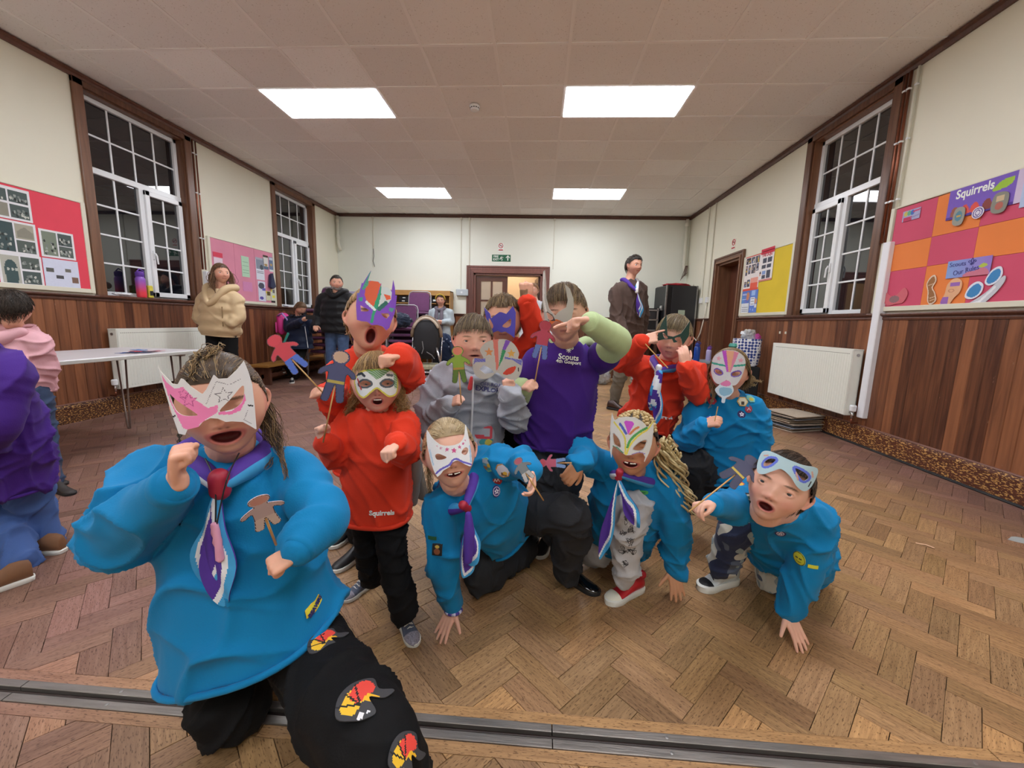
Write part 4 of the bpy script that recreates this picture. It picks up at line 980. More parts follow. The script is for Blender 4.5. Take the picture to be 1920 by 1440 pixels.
for k, (x, z, w, h, a) in enumerate(((-2.86, 1.42, .22, .07, .0), (-2.85, 1.49, .22, .06, .05), (-2.18, 1.42, .24, .12, -.12), (-2.2, 1.22, .3, .14, 0), (-2.75, 1.22, .25, .12, 0), (-3.2, 1.42, .2, .1, 0))):
    t = thing('storage_box', ['lower black box, left bay of the pigeonhole unit', 'upper black box, left bay of the pigeonhole unit', 'tilted black folder box in the upper right pigeonhole', 'wide dark box in the pigeonhole beside the scarfed woman', 'dark box on the second pigeonhole shelf, left bay', 'dark box at the far left end of the pigeonhole unit'][k], 'box', 'boxes in the pigeonhole unit', (x, 8.72, z), a)
    mb = MB(); mb.box((-w/2, -.1, 0), (w/2, .1, h-.015), bev=.003); mb.build('tray', M_BLACK, t)
    mb = MB(); mb.box((-w/2-.004, -.104, h-.015), (w/2+.004, .104, h), bev=.002); mb.build('lid', M_BLACK, t)
    mb = MB(); mb.box((-.04, -.1055, h*.3), (.02, -.1, h*.6)); mb.build('paper_label', WH, t)

# navy coat thrown over the chair stack
def cloth_blob(name, label, c, size, m, seed, cat, n=28, squash=1, parent=None):
    mb = MB(); vs = []; rs = n
    for i in range(rs+1):
        ph = PI*i/rs
        for j in range(2*rs):
            th = PI*j/rs
            d = V((math.sin(ph)*math.cos(th), math.sin(ph)*math.sin(th), math.cos(ph)))
            q = noise.fractal(d*1.9+V((seed, 0, 0)), 1, 2, 4)
            rd = 1-abs(noise.noise(d*3.5+V((0, seed, 0))))*.55+.18*q
            vs.append((c[0]+d.x*size[0]*rd, c[1]+d.y*size[1]*rd, c[2]+d.z*size[2]*rd))
    fs = []
    for i in range(rs):
        for j in range(2*rs): fs.append((i*2*rs+j, i*2*rs+(j+1) % (2*rs), (i+1)*2*rs+(j+1) % (2*rs), (i+1)*2*rs+j))
    mb.add(vs, fs)
    return mb.build(name, m, parent, smooth=True, label=label, cat=cat)
M_NAVY = mat('navy_cloth', '232f45', .8, var=.1, sheen=.2)
cloth_blob('crumpled_coat', 'crumpled navy coat dumped on the front chair stack', (-2.40, 6.93, 1.04), (.25, .14, .13), M_NAVY, 3.1, 'coat')

# ------------------------------------------------------------------ stroller
t = thing('stroller', 'black pushchair with tan hood trim, parked beside the chair stacks', 'stroller', loc=(-1.82, 6.62, 0), rz=.15)
M_SB = mat('stroller_black', '1f1f23', .7, bump=.05); M_SIL = mat('stroller_silver', 'c9c9cc', .2, metal=.9); M_TAN = mat('stroller_tan', '8c7560', .6)
prof = []
for i in range(9):   # hood and seat back seen from behind: tall padded shell
    a = PI*i/8
mb = MB(); vs = []; NN = 24
for r_, (k, y) in enumerate(((1.0, .12), (.97, -.08), (.85, -.15), (.4, -.18))):
    for j in range(NN):
        a = 2*PI*j/NN; vs.append((.21*k*math.copysign(abs(math.cos(a))**.7, math.cos(a)), y, .74+(.33*k)*math.copysign(abs(math.sin(a))**.85, math.sin(a))))
fs = [tuple(range(NN-1, -1, -1)), tuple(range(3*NN, 4*NN))]+[(i*NN+j, i*NN+(j+1) % NN, (i+1)*NN+(j+1) % NN, (i+1)*NN+j) for i in range(3) for j in range(NN)]
mb.add(vs, fs); smooth_by(mb.build('seat_shell', M_SB, t), 50)
mb = MB(); mb.tube([(.235*math.cos(a), -.02, .78+.33*math.sin(a)) for a in [PI*i/14 for i in range(15)]], .03, 10); mb.build('hood_trim', M_TAN, t, smooth=True)
mb = MB(); mb.tube([(.22*math.cos(a), -.1, .80+.29*math.sin(a)) for a in [PI*.15+PI*.7*i/10 for i in range(11)]], .022, 10); mb.build('hood_cap', mat('stroller_cream', 'cfc0ae', .5), t, smooth=True)
for s in (-1, 1):
    mb = MB(); mb.tube([(s*.17, -.16, .62), (s*.25, -.2, .36)], .018, 8); mb.tube([(s*.25, -.2, .36), (s*.22, .3, .16)], .014, 8); mb.build('side_tube', M_SIL, t, smooth=True)
    mb = MB(); mb.tube([(s*.23, -.1, .34), (s*.24, .1, .75), (s*.23, .2, .9)], .013, 8); mb.build('frame_tube', M_SIL, t, smooth=True)
    for y, r in ((-.24, .11), (.32, .09)):
        w = MB(); w.lathe([(r*.55, -.015), (r*.9, -.02), (r, -.012), (r, .012), (r*.9, .02), (r*.55, .015)], (s*.24, y, r), 24, axis='x'); wo = w.build('wheel', M_BLACK, t)
        w = MB(); w.lathe([(r*.2, -.022), (r*.55, -.017), (r*.55, .017), (r*.2, .022)], (s*.24, y, r), 16, axis='x'); w.build('hub', M_STEEL, wo)
mb = MB(); mb.tube([(-.22, -.2, .22), (.22, -.2, .22)], .016, 8); mb.build('axle', M_SIL, t, smooth=True)
mb = MB(); mb.box((-.2, -.18, .24), (.2, .2, .34), bev=.03); smooth_by(mb.build('basket', mat('stroller_print', 'a09a80', .8, var=.35, vscale=30), t))
mb = MB(); mb.box((-.2, -.19, .17), (.2, .2, .24), bev=.02); mb.build('basket_base', M_SB, t)
mb = MB(); mb.tube([(-.05, -.19, .72), (-.03, -.2, .6), (-.06, -.19, .52)], .008); mb.tube([(.02, -.2, .55), (.1, -.19, .5), (.14, -.18, .44)], .008); mb.build('strap', mat('strap_grey', '77777a', .6), t)

# ------------------------------------------------------------------ audio cabinet and rack
t = thing('equipment_cabinet', 'tall black equipment case in the back right corner', 'cabinet', loc=(2.68, 8.35, 0), rz=.12)
mb = MB(); mb.box((-.30, -.28, .12), (.30, .28, 1.83), bev=.02); mb.build('case', M_BLACK, t)
mb = MB(); mb.box((-.19, -.295, .2), (.285, -.28, 1.80), bev=.004); mb.build('lid_panel', mat('case_panel', '2a2b2f', .4, var=.1, vscale=3), t)
for x in (-.30, .29): mb = MB(); mb.box((x-.012, -.30, .12), (x+.012, -.27, 1.83)); mb.build('edge_strip', M_STEEL, t)
for z in (.9, 1.4): mb = MB(); mb.box((-.34, -.2, z-.05), (-.30, -.1, z+.05), bev=.01); mb.build('latch', M_CHROME, t)
mb = MB(); mb.box((-.05, -.299, 1.28), (.08, -.295, 1.37)); lbp = mb.build('paper_label', mat('label_green', 'b9c9b4', .6), t)
for x in (-.22, .22):
    for y in (-.2, .2): mb = MB(); mb.lathe([(.02, -.02), (.055, -.018), (.055, .018), (.02, .02)], (x, y, .056), 14, axis='x'); mb.box((x-.03, y-.03, .09), (x+.03, y+.03, .12)); mb.build('castor', M_BLACK, t)
cloth_blob('red_cloth', 'folded red cloth lying on top of the black equipment case', (2.68, 8.33, 1.86), (.27, .16, .035), mat('red_cloth', 'b8303c', .8), 5.5, 'cloth')
t = thing('audio_rack', 'low black rack of audio gear with silver edges behind the walking man', 'audio rack', loc=(1.98, 8.45, 0))
mb = MB(); mb.box((-.42, -.25, .95), (.36, .3, 1.40), bev=.01); mb.build('case', M_BLACK, t)
for z in (.955, 1.16, 1.345): mb = MB(); mb.box((-.43, -.265, z), (.37, -.25, z+.03), bev=.004); mb.build('metal_edge', M_STEEL, t)
for x in (-.42, .34): mb = MB(); mb.box((x-.01, -.265, .95), (x+.02, -.25, 1.4)); mb.build('corner_strip', M_STEEL, t)
mb = MB(); mb.box((-.2, -.268, 1.2), (.3, -.258, 1.33)); mb.build('control_panel', mat('panel_dark', '2d2e33', .3), t)
t = thing('rack_table', 'dark wooden table under the audio rack', 'table', loc=(1.98, 8.45, 0))
mb = MB(); mb.box((-.5, -.3, .90), (.4, .35, .95), bev=.005); mb.build('tabletop', M_TRIM, t)
for x in (-.45, .35):
    for y in (-.25, .3): mb = MB(); mb.box((x-.025, y-.025, 0), (x+.025, y+.025, .9)); mb.build('leg', M_TRIM, t)
# bags and boxes on the floor at the back right
M_PLAS = mat('thin_plastic', 'dfe6ec', .25, trans=.55, alpha=.8)
cloth_blob('plastic_bag', 'clear plastic bag slumped on the floor left of the walking man', (1.18, 7.3, .13), (.16, .13, .16), M_PLAS, 9.2, 'bag')
cloth_blob('plastic_bag', 'clear plastic bag on the floor behind the walking man', (1.82, 7.35, .12), (.14, .12, .15), M_PLAS, 11.7, 'bag')
cloth_blob('carrier_bag', 'pale carrier bag standing above the plastic bags', (1.32, 7.6, .38), (.18, .12, .2), mat('bag_cream', 'cfd0bd', .5), 14.1, 'bag')
cloth_blob('carrier_bag', 'green carrier bag on the floor beside the purple-shirted boy', (.93, 7.15, .09), (.1, .09, .12), mat('bag_green', '3fa07c', .5), 16.1, 'bag')
for x, y, s, lb, rz in ((1.02, 7.5, (.28, .2, .36), 'tall brown cardboard box beside the carrier bags', .1), (1.98, 7.7, (.26, .2, .30), 'brown cardboard box behind the walking man', -.1)):
    t = thing('cardboard_box', lb, 'box', loc=(x, y, 0), rz=rz); M_CB = mat('cardboard', 'b19871', .8, var=.08)
    mb = MB(); mb.box((-s[0]/2, -s[1]/2, .002), (s[0]/2, s[1]/2, s[2])); mb.build('carton', M_CB, t)
    for q in (-1, 1): mb = MB(); mb.prism([(-s[0]/2, 0), (s[0]/2, 0), (s[0]/2-.01, .1), (-s[0]/2+.01, .1)], 0, .004, lambda a, b, d: V((a, q*(s[1]/2+b*.7), s[2]+b*.4+d))); mb.build('flap', M_CB, t)
# white cord loop
mb = MB(); mb.tube([(XR-.02, 7.72, 1.5), (XR-.035, 7.74, 1.2), (XR-.06, 7.78, .95), (XR-.05, 7.95, .80), (XR-.04, 8.15, .86), (XR-.03, 8.3, 1.2), (XR-.03, 8.4, 1.85), (2.96, 8.2, 1.86)], .011, 8); mb.build('wall_cable', mat('cord_white', 'e6dfd0', .5), None, smooth=True, label='white cable looping down the wall by the black equipment case', cat='cable')
mb = MB(); mb.tube([(XR-.05, 6.4, .006), (XR-.06, 5, .006), (XR-.055, 4, .006), (XR-.06, 3, .006), (XR-.05, 1.2, .006)], .006, 8); mb.tube([(XR-.03, 6.4, .012), (XR-.035, 5, .012), (XR-.03, 3.5, .006), (XR-.04, 1.2, .006)], .005, 8); mb.build('floor_cable', M_BLACK, None, smooth=True, label='black cable running along the foot of the right wall', cat='cable')

# ------------------------------------------------------------------ side table, bottles and spotted bag
t = thing('side_table', 'small grey-topped side table with black legs behind the kneeling girl', 'table', loc=(2.42, 6.05, 0), rz=.05)
mb = MB(); mb.box((-.28, -.25, .55), (.28, .25, .575), bev=.005); mb.build('tabletop', mat('grey_top', '8d949c', .4), t)
for x in (-.25, .25):
    for y in (-.22, .22): mb = MB(); mb.tube([(x, y, .55), (x, y, .005)], .012, 8); mb.build('leg', M_BLACK, t)
def bottle(name, label, loc, body, cap, h=.22, r=.035, grad=None):
    t = thing(name, label, 'bottle', loc=loc)
    mb = MB(); mb.lathe([(r*.9, 0), (r, .01), (r, h*.72), (r*.8, h*.8), (r*.6, h*.82)], n=20); b = mb
    if grad:
        for i, f in enumerate(mb.f):
            z = sum(mb.v[k][2] for k in f)/len(f)/h; mb.c[i] = lin(grad[0]) if z < .3 else lin(grad[1])
        o = mb.build('body', mat('bottle_grad', 'ffffff', .3, attr=True), t)
    else: o = mb.build('body', body, t)
    smooth_by(o, 50)
    mb = MB(); mb.lathe([(r*.75, h*.80), (r*.78, h*.93), (r*.5, h*.96), (r*.3, h)], n=20); smooth_by(mb.build('cap', cap, t), 50)
    mb = MB(); mb.tube([(r*.7, 0, h*.9), (r*1.1, 0, h*.99), (r*.2, 0, h*1.08), (-r*.6, 0, h*.98)], .005, 8); mb.build('carry_loop', cap, t, smooth=True)
bottle('water_bottle', 'blue water bottle on the small side table', (2.27, 5.92, .575), mat('blue_clear', '1f4fae', .2, trans=.3), mat('blue_cap', '223a8c', .4), .26, .042)
bottle('water_bottle', 'purple-capped bottle on the side table beside the blue one', (2.5, 6.08, .575), mat('lilac_clear', 'a9a0c8', .3), mat('purple_cap', '6a40a8', .4), .2, .036)
# gradient bottle: rings so the colour changes along the height
t = thing('water_bottle', 'tall purple to pink water bottle on the near left window sill', 'bottle', loc=(XL+.02, 4.34, ZW0))
rings = [(.040, 0), (.043, .01)]+[(.045, .01+.016*i) for i in range(1, 13)]+[(.038, .215), (.034, .225)]
mb = MB(); mb.lathe(rings, n=24)
for i, f in enumerate(mb.f):
    z = sum(mb.v[k][2] for k in f)/len(f)/.22; a, b = np.array(lin('e8404e')), np.array(lin('9460c8')); w = min(1, max(0, (z-.25)/.6)); mb.c[i] = tuple(a*(1-w)+b*w)
smooth_by(mb.build('body', mat('bottle_grad', 'ffffff', .35, attr=True), t), 50)
mb = MB(); mb.lathe([(.036, .225), (.04, .23), (.04, .27), (.02, .285)], n=20); mb.tube([(.0, .03, .26), (0, .05, .29), (0, .0, .31), (0, -.03, .28)], .006, 8); smooth_by(mb.build('cap', mat('purple_cap', '6a40a8', .4), t), 50)
t = thing('sponge_pack', 'yellow-labelled packet on the window sill beside the water bottle', 'packet', loc=(XL+.0, 4.46, ZW0)); mb = MB(); mb.box((-.02, -.03, 0), (.02, .03, .14), bev=.008); mb.build('pack', mat('pack_yellow', 'd8cc48', .5, var=.3, vscale=25), t); mb = MB(); mb.box((.02, -.02, .03), (.022, .02, .08)); mb.build('paper_label', BK, t)
cloth_blob('white_cloth', 'folded white cloth on the near left window sill', (XL+.02, 4.13, ZW0+.022), (.05, .11, .02), mat('white_cloth', 'e6e6ec', .7), 2.2, 'cloth')
cloth_blob('white_cloth', 'small white cloth on the far left window sill', (XL+.03, 6.95, ZW0+.02), (.04, .08, .018), mat('white_cloth', 'e6e6ec', .7), 8.2, 'cloth')
t = thing('spotted_bag', 'blue and white spotted shopping bag standing by the right wall', 'bag', loc=(2.80, 5.62, .56), rz=-.3)
M_DOT = bpy.data.materials.new('spots'); M_DOT.use_nodes = True; nt = M_DOT.node_tree
vo = nt.nodes.new('ShaderNodeTexVoronoi'); vo.inputs['Scale'].default_value = 26; vo.inputs['Randomness'].default_value = .25
tc = nt.nodes.new('ShaderNodeTexCoord'); nt.links.new(tc.outputs['Object'], vo.inputs[0]); rr = nt.nodes.new('ShaderNodeValToRGB'); rr.color_ramp.interpolation = 'CONSTANT'
rr.color_ramp.elements[0].color = lin('27408c'); rr.color_ramp.elements[1].position = .44; rr.color_ramp.elements[1].color = lin('e4e8f0'); nt.links.new(vo.outputs['Distance'], rr.inputs[0]); nt.links.new(rr.outputs[0], nt.nodes['Principled BSDF'].inputs['Base Color'])
mb = MB(); vs = []; NN = 24
for i, (z, a, b) in enumerate(((0, .13, .09), (.02, .15, .1), (.15, .155, .11), (.3, .165, .11), (.36, .17, .10))):
    for j in range(NN):
        q = 2*PI*j/NN; w = 1+.05*math.sin(5*q+z*20); vs.append((a*w*math.copysign(abs(math.cos(q))**.6, math.cos(q)), b*w*math.copysign(abs(math.sin(q))**.6, math.sin(q)), z))
fs = [tuple(range(NN-1, -1, -1)), tuple(range(4*NN, 5*NN))]+[(i*NN+j, i*NN+(j+1) % NN, (i+1)*NN+(j+1) % NN, (i+1)*NN+j) for i in range(4) for j in range(NN)]
mb.add(vs, fs); smooth_by(mb.build('bag_body', M_DOT, t), 60)
cloth_blob('clear_wrap', '', (0, 0, .40), (.10, .07, .09), M_PLAS, 21, '', parent=t)
cloth_blob('pink_item', '', (.10, -.02, .38), (.05, .04, .05), mat('pink_item', 'c0489c', .5), 23, '', parent=t)
for o in t.children:
    for k in ('label', 'category'):
        if k in o: del o[k]
t2 = thing('bag_crate', 'dark crate under the spotted shopping bag by the right wall', 'crate', loc=(2.80, 5.62, 0), rz=-.3)
mb = MB(); mb.box((-.16, -.13, .03), (.16, .13, .555), bev=.01); mb.build('crate_body', M_BLACKM, t2); mb = MB(); mb.box((-.17, -.14, .0), (.17, .14, .035), bev=.005); mb.build('crate_foot', M_BLACK, t2)

# ------------------------------------------------------------------ stack of carpet tiles, bench, left-hand boxes, litter
M_CT = [mat('mat_beige', 'b3a493', .9, var=.15, vscale=30), mat('mat_grey', '8c9099', .9, var=.15, vscale=30), mat('mat_tan', '9d8c78', .9, var=.15, vscale=30)]
NAMES = ['bottom', 'second', 'third', 'fourth', 'fifth', 'sixth', 'seventh', 'eighth', 'ninth', 'top']
for k in range(10):
    z = .006+k*.0175; mb = MB(); rz = random.uniform(-.15, .15); M = Matrix.Translation((2.80+random.uniform(-.02, .02), 4.50+random.uniform(-.02, .02), z)) @ Matrix.Rotation(rz+.35, 4, 'Z')
    n = 8; g = [[None]*(n+1) for _ in range(n+1)]; vs = []
    for i in range(n+1):
        for j in range(n+1):
            a, b = -.2+.4*i/n, -.2+.4*j/n; vs.append(M @ V((a, b, .004*math.sin(a*7+k)*math.cos(b*6+k*2))))
    m_ = len(vs); vs += [v+V((0, 0, .006)) for v in vs]
    fs = [(i*(n+1)+j, i*(n+1)+j+1, (i+1)*(n+1)+j+1, (i+1)*(n+1)+j)[::s] if s == 1 else tuple(x+m_ for x in (i*(n+1)+j, i*(n+1)+j+1, (i+1)*(n+1)+j+1, (i+1)*(n+1)+j)[::-1]) for i in range(n) for j in range(n) for s in (1, -1)]
    rim = [(i, 0) for i in range(n)]+[(n, j) for j in range(n)]+[(i, n) for i in range(n, 0, -1)]+[(0, j) for j in range(n, 0, -1)]
    ids = [i*(n+1)+j for i, j in rim]
    fs += [(ids[q], ids[(q+1) % len(ids)], ids[(q+1) % len(ids)]+m_, ids[q]+m_) for q in range(len(ids))]
    mb.add(vs, fs); mb.build('carpet_tile', M_CT[(k*2+k//3) % 3], None, label='%s carpet tile of the ten stacked under the right radiator' % NAMES[k], cat='carpet tile', group='stacked carpet tiles')
t = thing('low_bench', 'low honey-coloured wooden bench along the left wall under the window', 'bench')
M_BENCH = mat('bench_wood', 'a5763a', .45, var=.15, vscale=6, stretch=(12, 1, 12))
mb = MB(); mb.box((XL+.06, 5.85, .28), (XL+.38, 8.1, .32), bev=.006); mb.build('seat', M_BENCH, t)
for y in (5.95, 7.0, 8.0): mb = MB(); mb.box((XL+.1, y, 0), (XL+.34, y+.04, .28)); mb.build('leg', M_TRIM, t)
mb = MB(); mb.box((XL+.2, 5.95, .1), (XL+.24, 8.0, .16)); mb.build('stretcher', M_TRIM, t)
t = thing('flat_box', 'flat pale cardboard box on the floor under the left radiator', 'box', loc=(XL+.2, 4.72, 0)); mb = MB(); mb.box((-.12, -.2, .002), (.12, .2, .13), bev=.003); mb.build('carton', mat('box_pale', 'b8ac8c', .8), t); mb = MB(); mb.box((-.125, -.205, .10), (.125, .205, .135), bev=.002); mb.build('lid', mat('box_pale', 'b8ac8c', .8), t)
t = thing('purple_sheet', 'lilac poster on the back left corner wall above the chairs', 'poster'); paper('sheet', rect(0, 0, .5, .42), [], [('poly', rect(.1, .1, .2, .2), 'c9c06a')], 'b4aed0', .03, lambda a, b, d: V((XL+.03+a, YB-.006-d, ZD+.02+b)), t)
def scrap(px, py, pts, c, label, sc=1):
    q = PZ(px, py, .003); paper('floor_scrap', [(a*sc, b*sc) for a, b in pts], [], [], c, .004, lambda a, b, d: q+V((a, b, d+.003*math.sin(a*60))), None, .0015, label=label, cat='litter')
scrap(1735, 1022, [(-.03, .02), (.0, .0), (.012, -.03), (.02, -.028), (.008, .006), (-.022, .028)], 'd8b090', 'small curled peach scrap on the open floor at right')
scrap(1908, 1012, [(-.05, 0), (0, .03), (.06, .02), (.08, -.03), (.0, -.04)], '9fa3a2', 'torn grey paper on the floor at the right edge')
scrap(1298, 764, [(-.08, 0), (-.02, .04), (.08, .03), (.06, -.03), (-.05, -.03)], 'd5dcee', 'white paper scrap on the floor behind the kneeling girl', 1)
scrap(720, 1310, [(-.008, 0), (.0, .01), (.012, .0), (.0, -.008)], '5c4438', 'dark crumb on the floor by the track')
t = thing('light_switch_plates', 'pair of tiny cream plates on the boards under the far right board', 'switch plate')
for y in (5.36, 5.24): mb = MB(); mb.box((XR-.022, y-.015, 1.0), (XR-.0155, y+.015, 1.03), bev=.001); mb.build('plate', M_CREAM, t)
# ================================================================== people: builders
def nrm(v): v = V(v); return v.normalized() if v.length > 1e-9 else V((0, 0, 1))
def cr3(pts, rs, sub):
    P_ = []; R2 = []
    k = len(pts)
    for i in range(k-1):
        a, b, c, d = (pts[max(i-1, 0)], pts[i], pts[i+1], pts[min(i+2, k-1)])
        for s in range(sub):
            t = s/sub
            P_.append(.5*((2*b)+(c-a)*t+(2*a-5*b+4*c-d)*t*t+(3*b-a-3*c+d)*t**3))
            R2.append(rs[i]*(1-t)+rs[i+1]*t)
    P_.append(pts[-1]); R2.append(rs[-1]); return P_, R2
def limb(mb, pts, rs, sub=5, n=14, fold=None, flat=None, cap=True, col=None, mi=0, colf=None):
    """tapering tube through pts; fold=(amp, waves per metre, phase); flat=(axis, ratio)"""
    pts = [V(p) for p in pts]
    if not hasattr(rs, '__len__'): rs = [rs]*len(pts)
    Q, R2 = cr3(pts, list(rs), sub)
    if cap:
        d0 = nrm(Q[0]-Q[1]); d1 = nrm(Q[-1]-Q[-2]); a, b = R2[0], R2[-1]
        h = [(.97, .25), (.8, .6), (.45, .89)]
        Q = [Q[0]+d0*a*s for c, s in h[::-1]]+Q+[Q[-1]+d1*b*s for c, s in h]
        R2 = [a*c for c, s in h[::-1]]+R2+[b*c for c, s in h]
    vs = []; prev = None; L = 0
    for i, p in enumerate(Q):
        t = nrm(Q[min(i+1, len(Q)-1)]-Q[max(i-1, 0)])
        if prev is None: u = t.orthogonal().normalized()
        else:
            u = prev-t*prev.dot(t); u = u.normalized() if u.length > 1e-6 else t.orthogonal().normalized()
        prev = u; w = t.cross(u)
        if i: L += (p-Q[i-1]).length
        for j in range(n):
            an = 2*PI*j/n; r = R2[i]
            if fold:
                r *= 1+fold[0]*math.sin(2*PI*fold[1]*L+fold[2]+1.6*math.sin(an+fold[2])+1.1*math.sin(2*an-fold[2]*2+L*14))*(.35+.65*max(0, math.cos(an-fold[2]*1.7-L*11)))*(.6+.6*math.sin(L*23+fold[2]))
            d = (u*math.cos(an)+w*math.sin(an))*r
            if flat: ax = flat[0]; d = d-ax*(d.dot(ax)*(1-flat[1]))
            vs.append(p+d)
    k = len(Q); fs = []; base = len(mb.v)
    fs = [(i*n+j, i*n+(j+1) % n, (i+1)*n+(j+1) % n, (i+1)*n+j) for i in range(k-1) for j in range(n)]
    fs += [tuple(range(n-1, -1, -1)), tuple((k-1)*n+j for j in range(n))]
    mb.add(vs, fs, mi, col)
    if colf:
        f0 = len(mb.f)-len(fs)
        for q, (i, j) in enumerate([(i, j) for i in range(k-1) for j in range(n)]): mb.c[f0+q] = colf(i/(k-1), j/n)
        mb.c[-1] = mb.c[-2] = colf(0, 0)
    return mb
def blob(mb, c, ax, n=18):
    """ellipsoid; ax: three half-axis vectors"""
    c = V(c); vs = []; m_ = n//2
    for i in range(m_+1):
        ph = PI*i/m_
        for j in range(n):
            th = 2*PI*j/n; vs.append(c+V(ax[0])*math.sin(ph)*math.cos(th)+V(ax[1])*math.sin(ph)*math.sin(th)+V(ax[2])*math.cos(ph))
    mb.add(vs, [(i*n+j, (i+1)*n+j, (i+1)*n+(j+1) % n, i*n+(j+1) % n) for i in range(m_) for j in range(n)])
def fuse(mb, vox, it=4, fac=.6):
    me = bpy.data.meshes.new('tmp'); me.from_pydata(mb.v, [], mb.f)
    ob = bpy.data.objects.new('tmp', me); COL.objects.link(ob)
    m = ob.modifiers.new('r', 'REMESH'); m.mode = 'VOXEL'; m.voxel_size = vox; m.use_smooth_shade = True
    if it: s = ob.modifiers.new('s', 'SMOOTH'); s.factor = fac; s.iterations = it
    dg = bpy.context.evaluated_depsgraph_get(); out = bpy.data.meshes.new_from_object(ob.evaluated_get(dg))
    bpy.data.objects.remove(ob); bpy.data.meshes.remove(me)
    return out
def slim(me, keep, ratio):
    """thin out the mesh where it lies hidden under clothes; keep: list of (centre, radius)"""
    ob = bpy.data.objects.new('tmp', me); COL.objects.link(ob); co = coords(me); vis = np.zeros(len(co), bool)
    for c, r in keep: vis |= np.linalg.norm(co-np.array(c), axis=1) < r
    g = ob.vertex_groups.new(name='h'); g.add(np.nonzero(~vis)[0].tolist(), 1.0, 'ADD'); g.add(np.nonzero(vis)[0].tolist(), .0, 'ADD')
    fr = vis.mean(); m = ob.modifiers.new('d', 'DECIMATE'); m.vertex_group = 'h'; m.ratio = min(1, fr+(1-fr)*ratio); m.vertex_group_factor = 1000
    out = bpy.data.meshes.new_from_object(ob.evaluated_get(bpy.context.evaluated_depsgraph_get()))
    bpy.data.objects.remove(ob); bpy.data.meshes.remove(me); return out
def coords(me):
    a = np.empty(len(me.vertices)*3, np.float32); me.vertices.foreach_get('co', a); return a.reshape(-1, 3)
def wrinkle(me, amp, freq, seed=0, aniso=(1, 1, 1), dirz=0):
    """soft cloth folds pushed along the normals"""
    if not amp: return
    co = coords(me); no = np.empty(len(co)*3, np.float32); me.vertices.foreach_get('normal', no); no = no.reshape(-1, 3)
    q = co*freq*1.35+seed; w = np.zeros(len(co)); rr = np.random.default_rng(int(seed*10)+3)
    wx = np.sin(q[:, 0]*1.3+q[:, 2]*.9+seed)*1.1+np.sin(q[:, 1]*1.7-q[:, 2]*1.1)*.9
    for k in range(4):
        d = rr.normal(size=3); d /= np.linalg.norm(d); m = .5+.5*np.sin((q @ rr.normal(size=3))*.9+k*2)
        w += ((1-np.abs(np.sin((q @ d)*(1.3+.45*k)+wx+k)))**3)*m
    w = (w-w.mean())*2.3
    co += no*(w*amp)[:, None]
    me.vertices.foreach_set('co', co.ravel()); me.update()
def finish(me, name, material, parent, colors=None, **kw):
    me.name = name; me.materials.clear(); me.materials.append(material)
    me.polygons.foreach_set('use_smooth', [True]*len(me.polygons))
    if colors is not None:
        at = me.color_attributes.new('Col', 'FLOAT_COLOR', 'POINT'); at.data.foreach_set('color', colors.astype(np.float32).ravel())
    return link(bpy.data.objects.new(name, me), parent, **kw)

M_SKIN = bpy.data.materials.new('skin'); M_SKIN.use_nodes = True
_b = M_SKIN.node_tree.nodes['Principled BSDF']; _a = M_SKIN.node_tree.nodes.new('ShaderNodeAttribute'); _a.attribute_name = 'Col'
M_SKIN.node_tree.links.new(_a.outputs['Color'], _b.inputs['Base Color']); _b.inputs['Roughness'].default_value = .5
_b.inputs['Subsurface Weight'].default_value = .12; _b.inputs['Subsurface Radius'].default_value = (.02, .008, .004); _b.inputs['Subsurface Scale'].default_value = .3
_b.inputs['Specular IOR Level'].default_value = .35
M_HAIRS = {}
def hair_mat(c):
    if c not in M_HAIRS: M_HAIRS[c] = mat('hair_'+c, 'ffffff', .45, attr=True, spec=.4)
    return M_HAIRS[c]
M_TEETH = mat('teeth', 'ddd2c4', .3); M_EYE = mat('eyeball', 'ffffff', .15, attr=True, coat=.5)

class Head:
    def __init__(s, C, H, yaw=0, pitch=0, roll=0, to=None):
        s.C = V(C); s.H = H
        f = (V(to) if to else V((0, 0, s.C.z)))-s.C; f.z = 0; f.normalize()
        f = Matrix.Rotation(rad(yaw), 3, 'Z') @ f          # + turns towards picture right
        x = V((0, 0, 1)).cross(f)
        R_ = Matrix.Rotation(rad(pitch), 3, x); f = R_ @ f; u = R_ @ V((0, 0, 1))   # + looks down
        R_ = Matrix.Rotation(rad(-roll), 3, f); u = R_ @ u; x = u.cross(f)  # + leans to picture right
        s.x, s.f, s.u = x, f, u
    def w(s, x, y, z): return s.C+(s.x*x+s.f*y+s.u*z)*s.H
    def loc(s, co):
        M = np.array([s.x, s.f, s.u]); return (co-np.array(s.C)) @ M.T/s.H
def g2(x, y, sx, sy): return np.exp(-(x/sx)**2-(y/sy)**2)
def mouth_e(x, z, o): return (x/o['mw'])**2+((z-o['mz']-o['smile']*x*x*4)/max(o['mo'], .004))**2
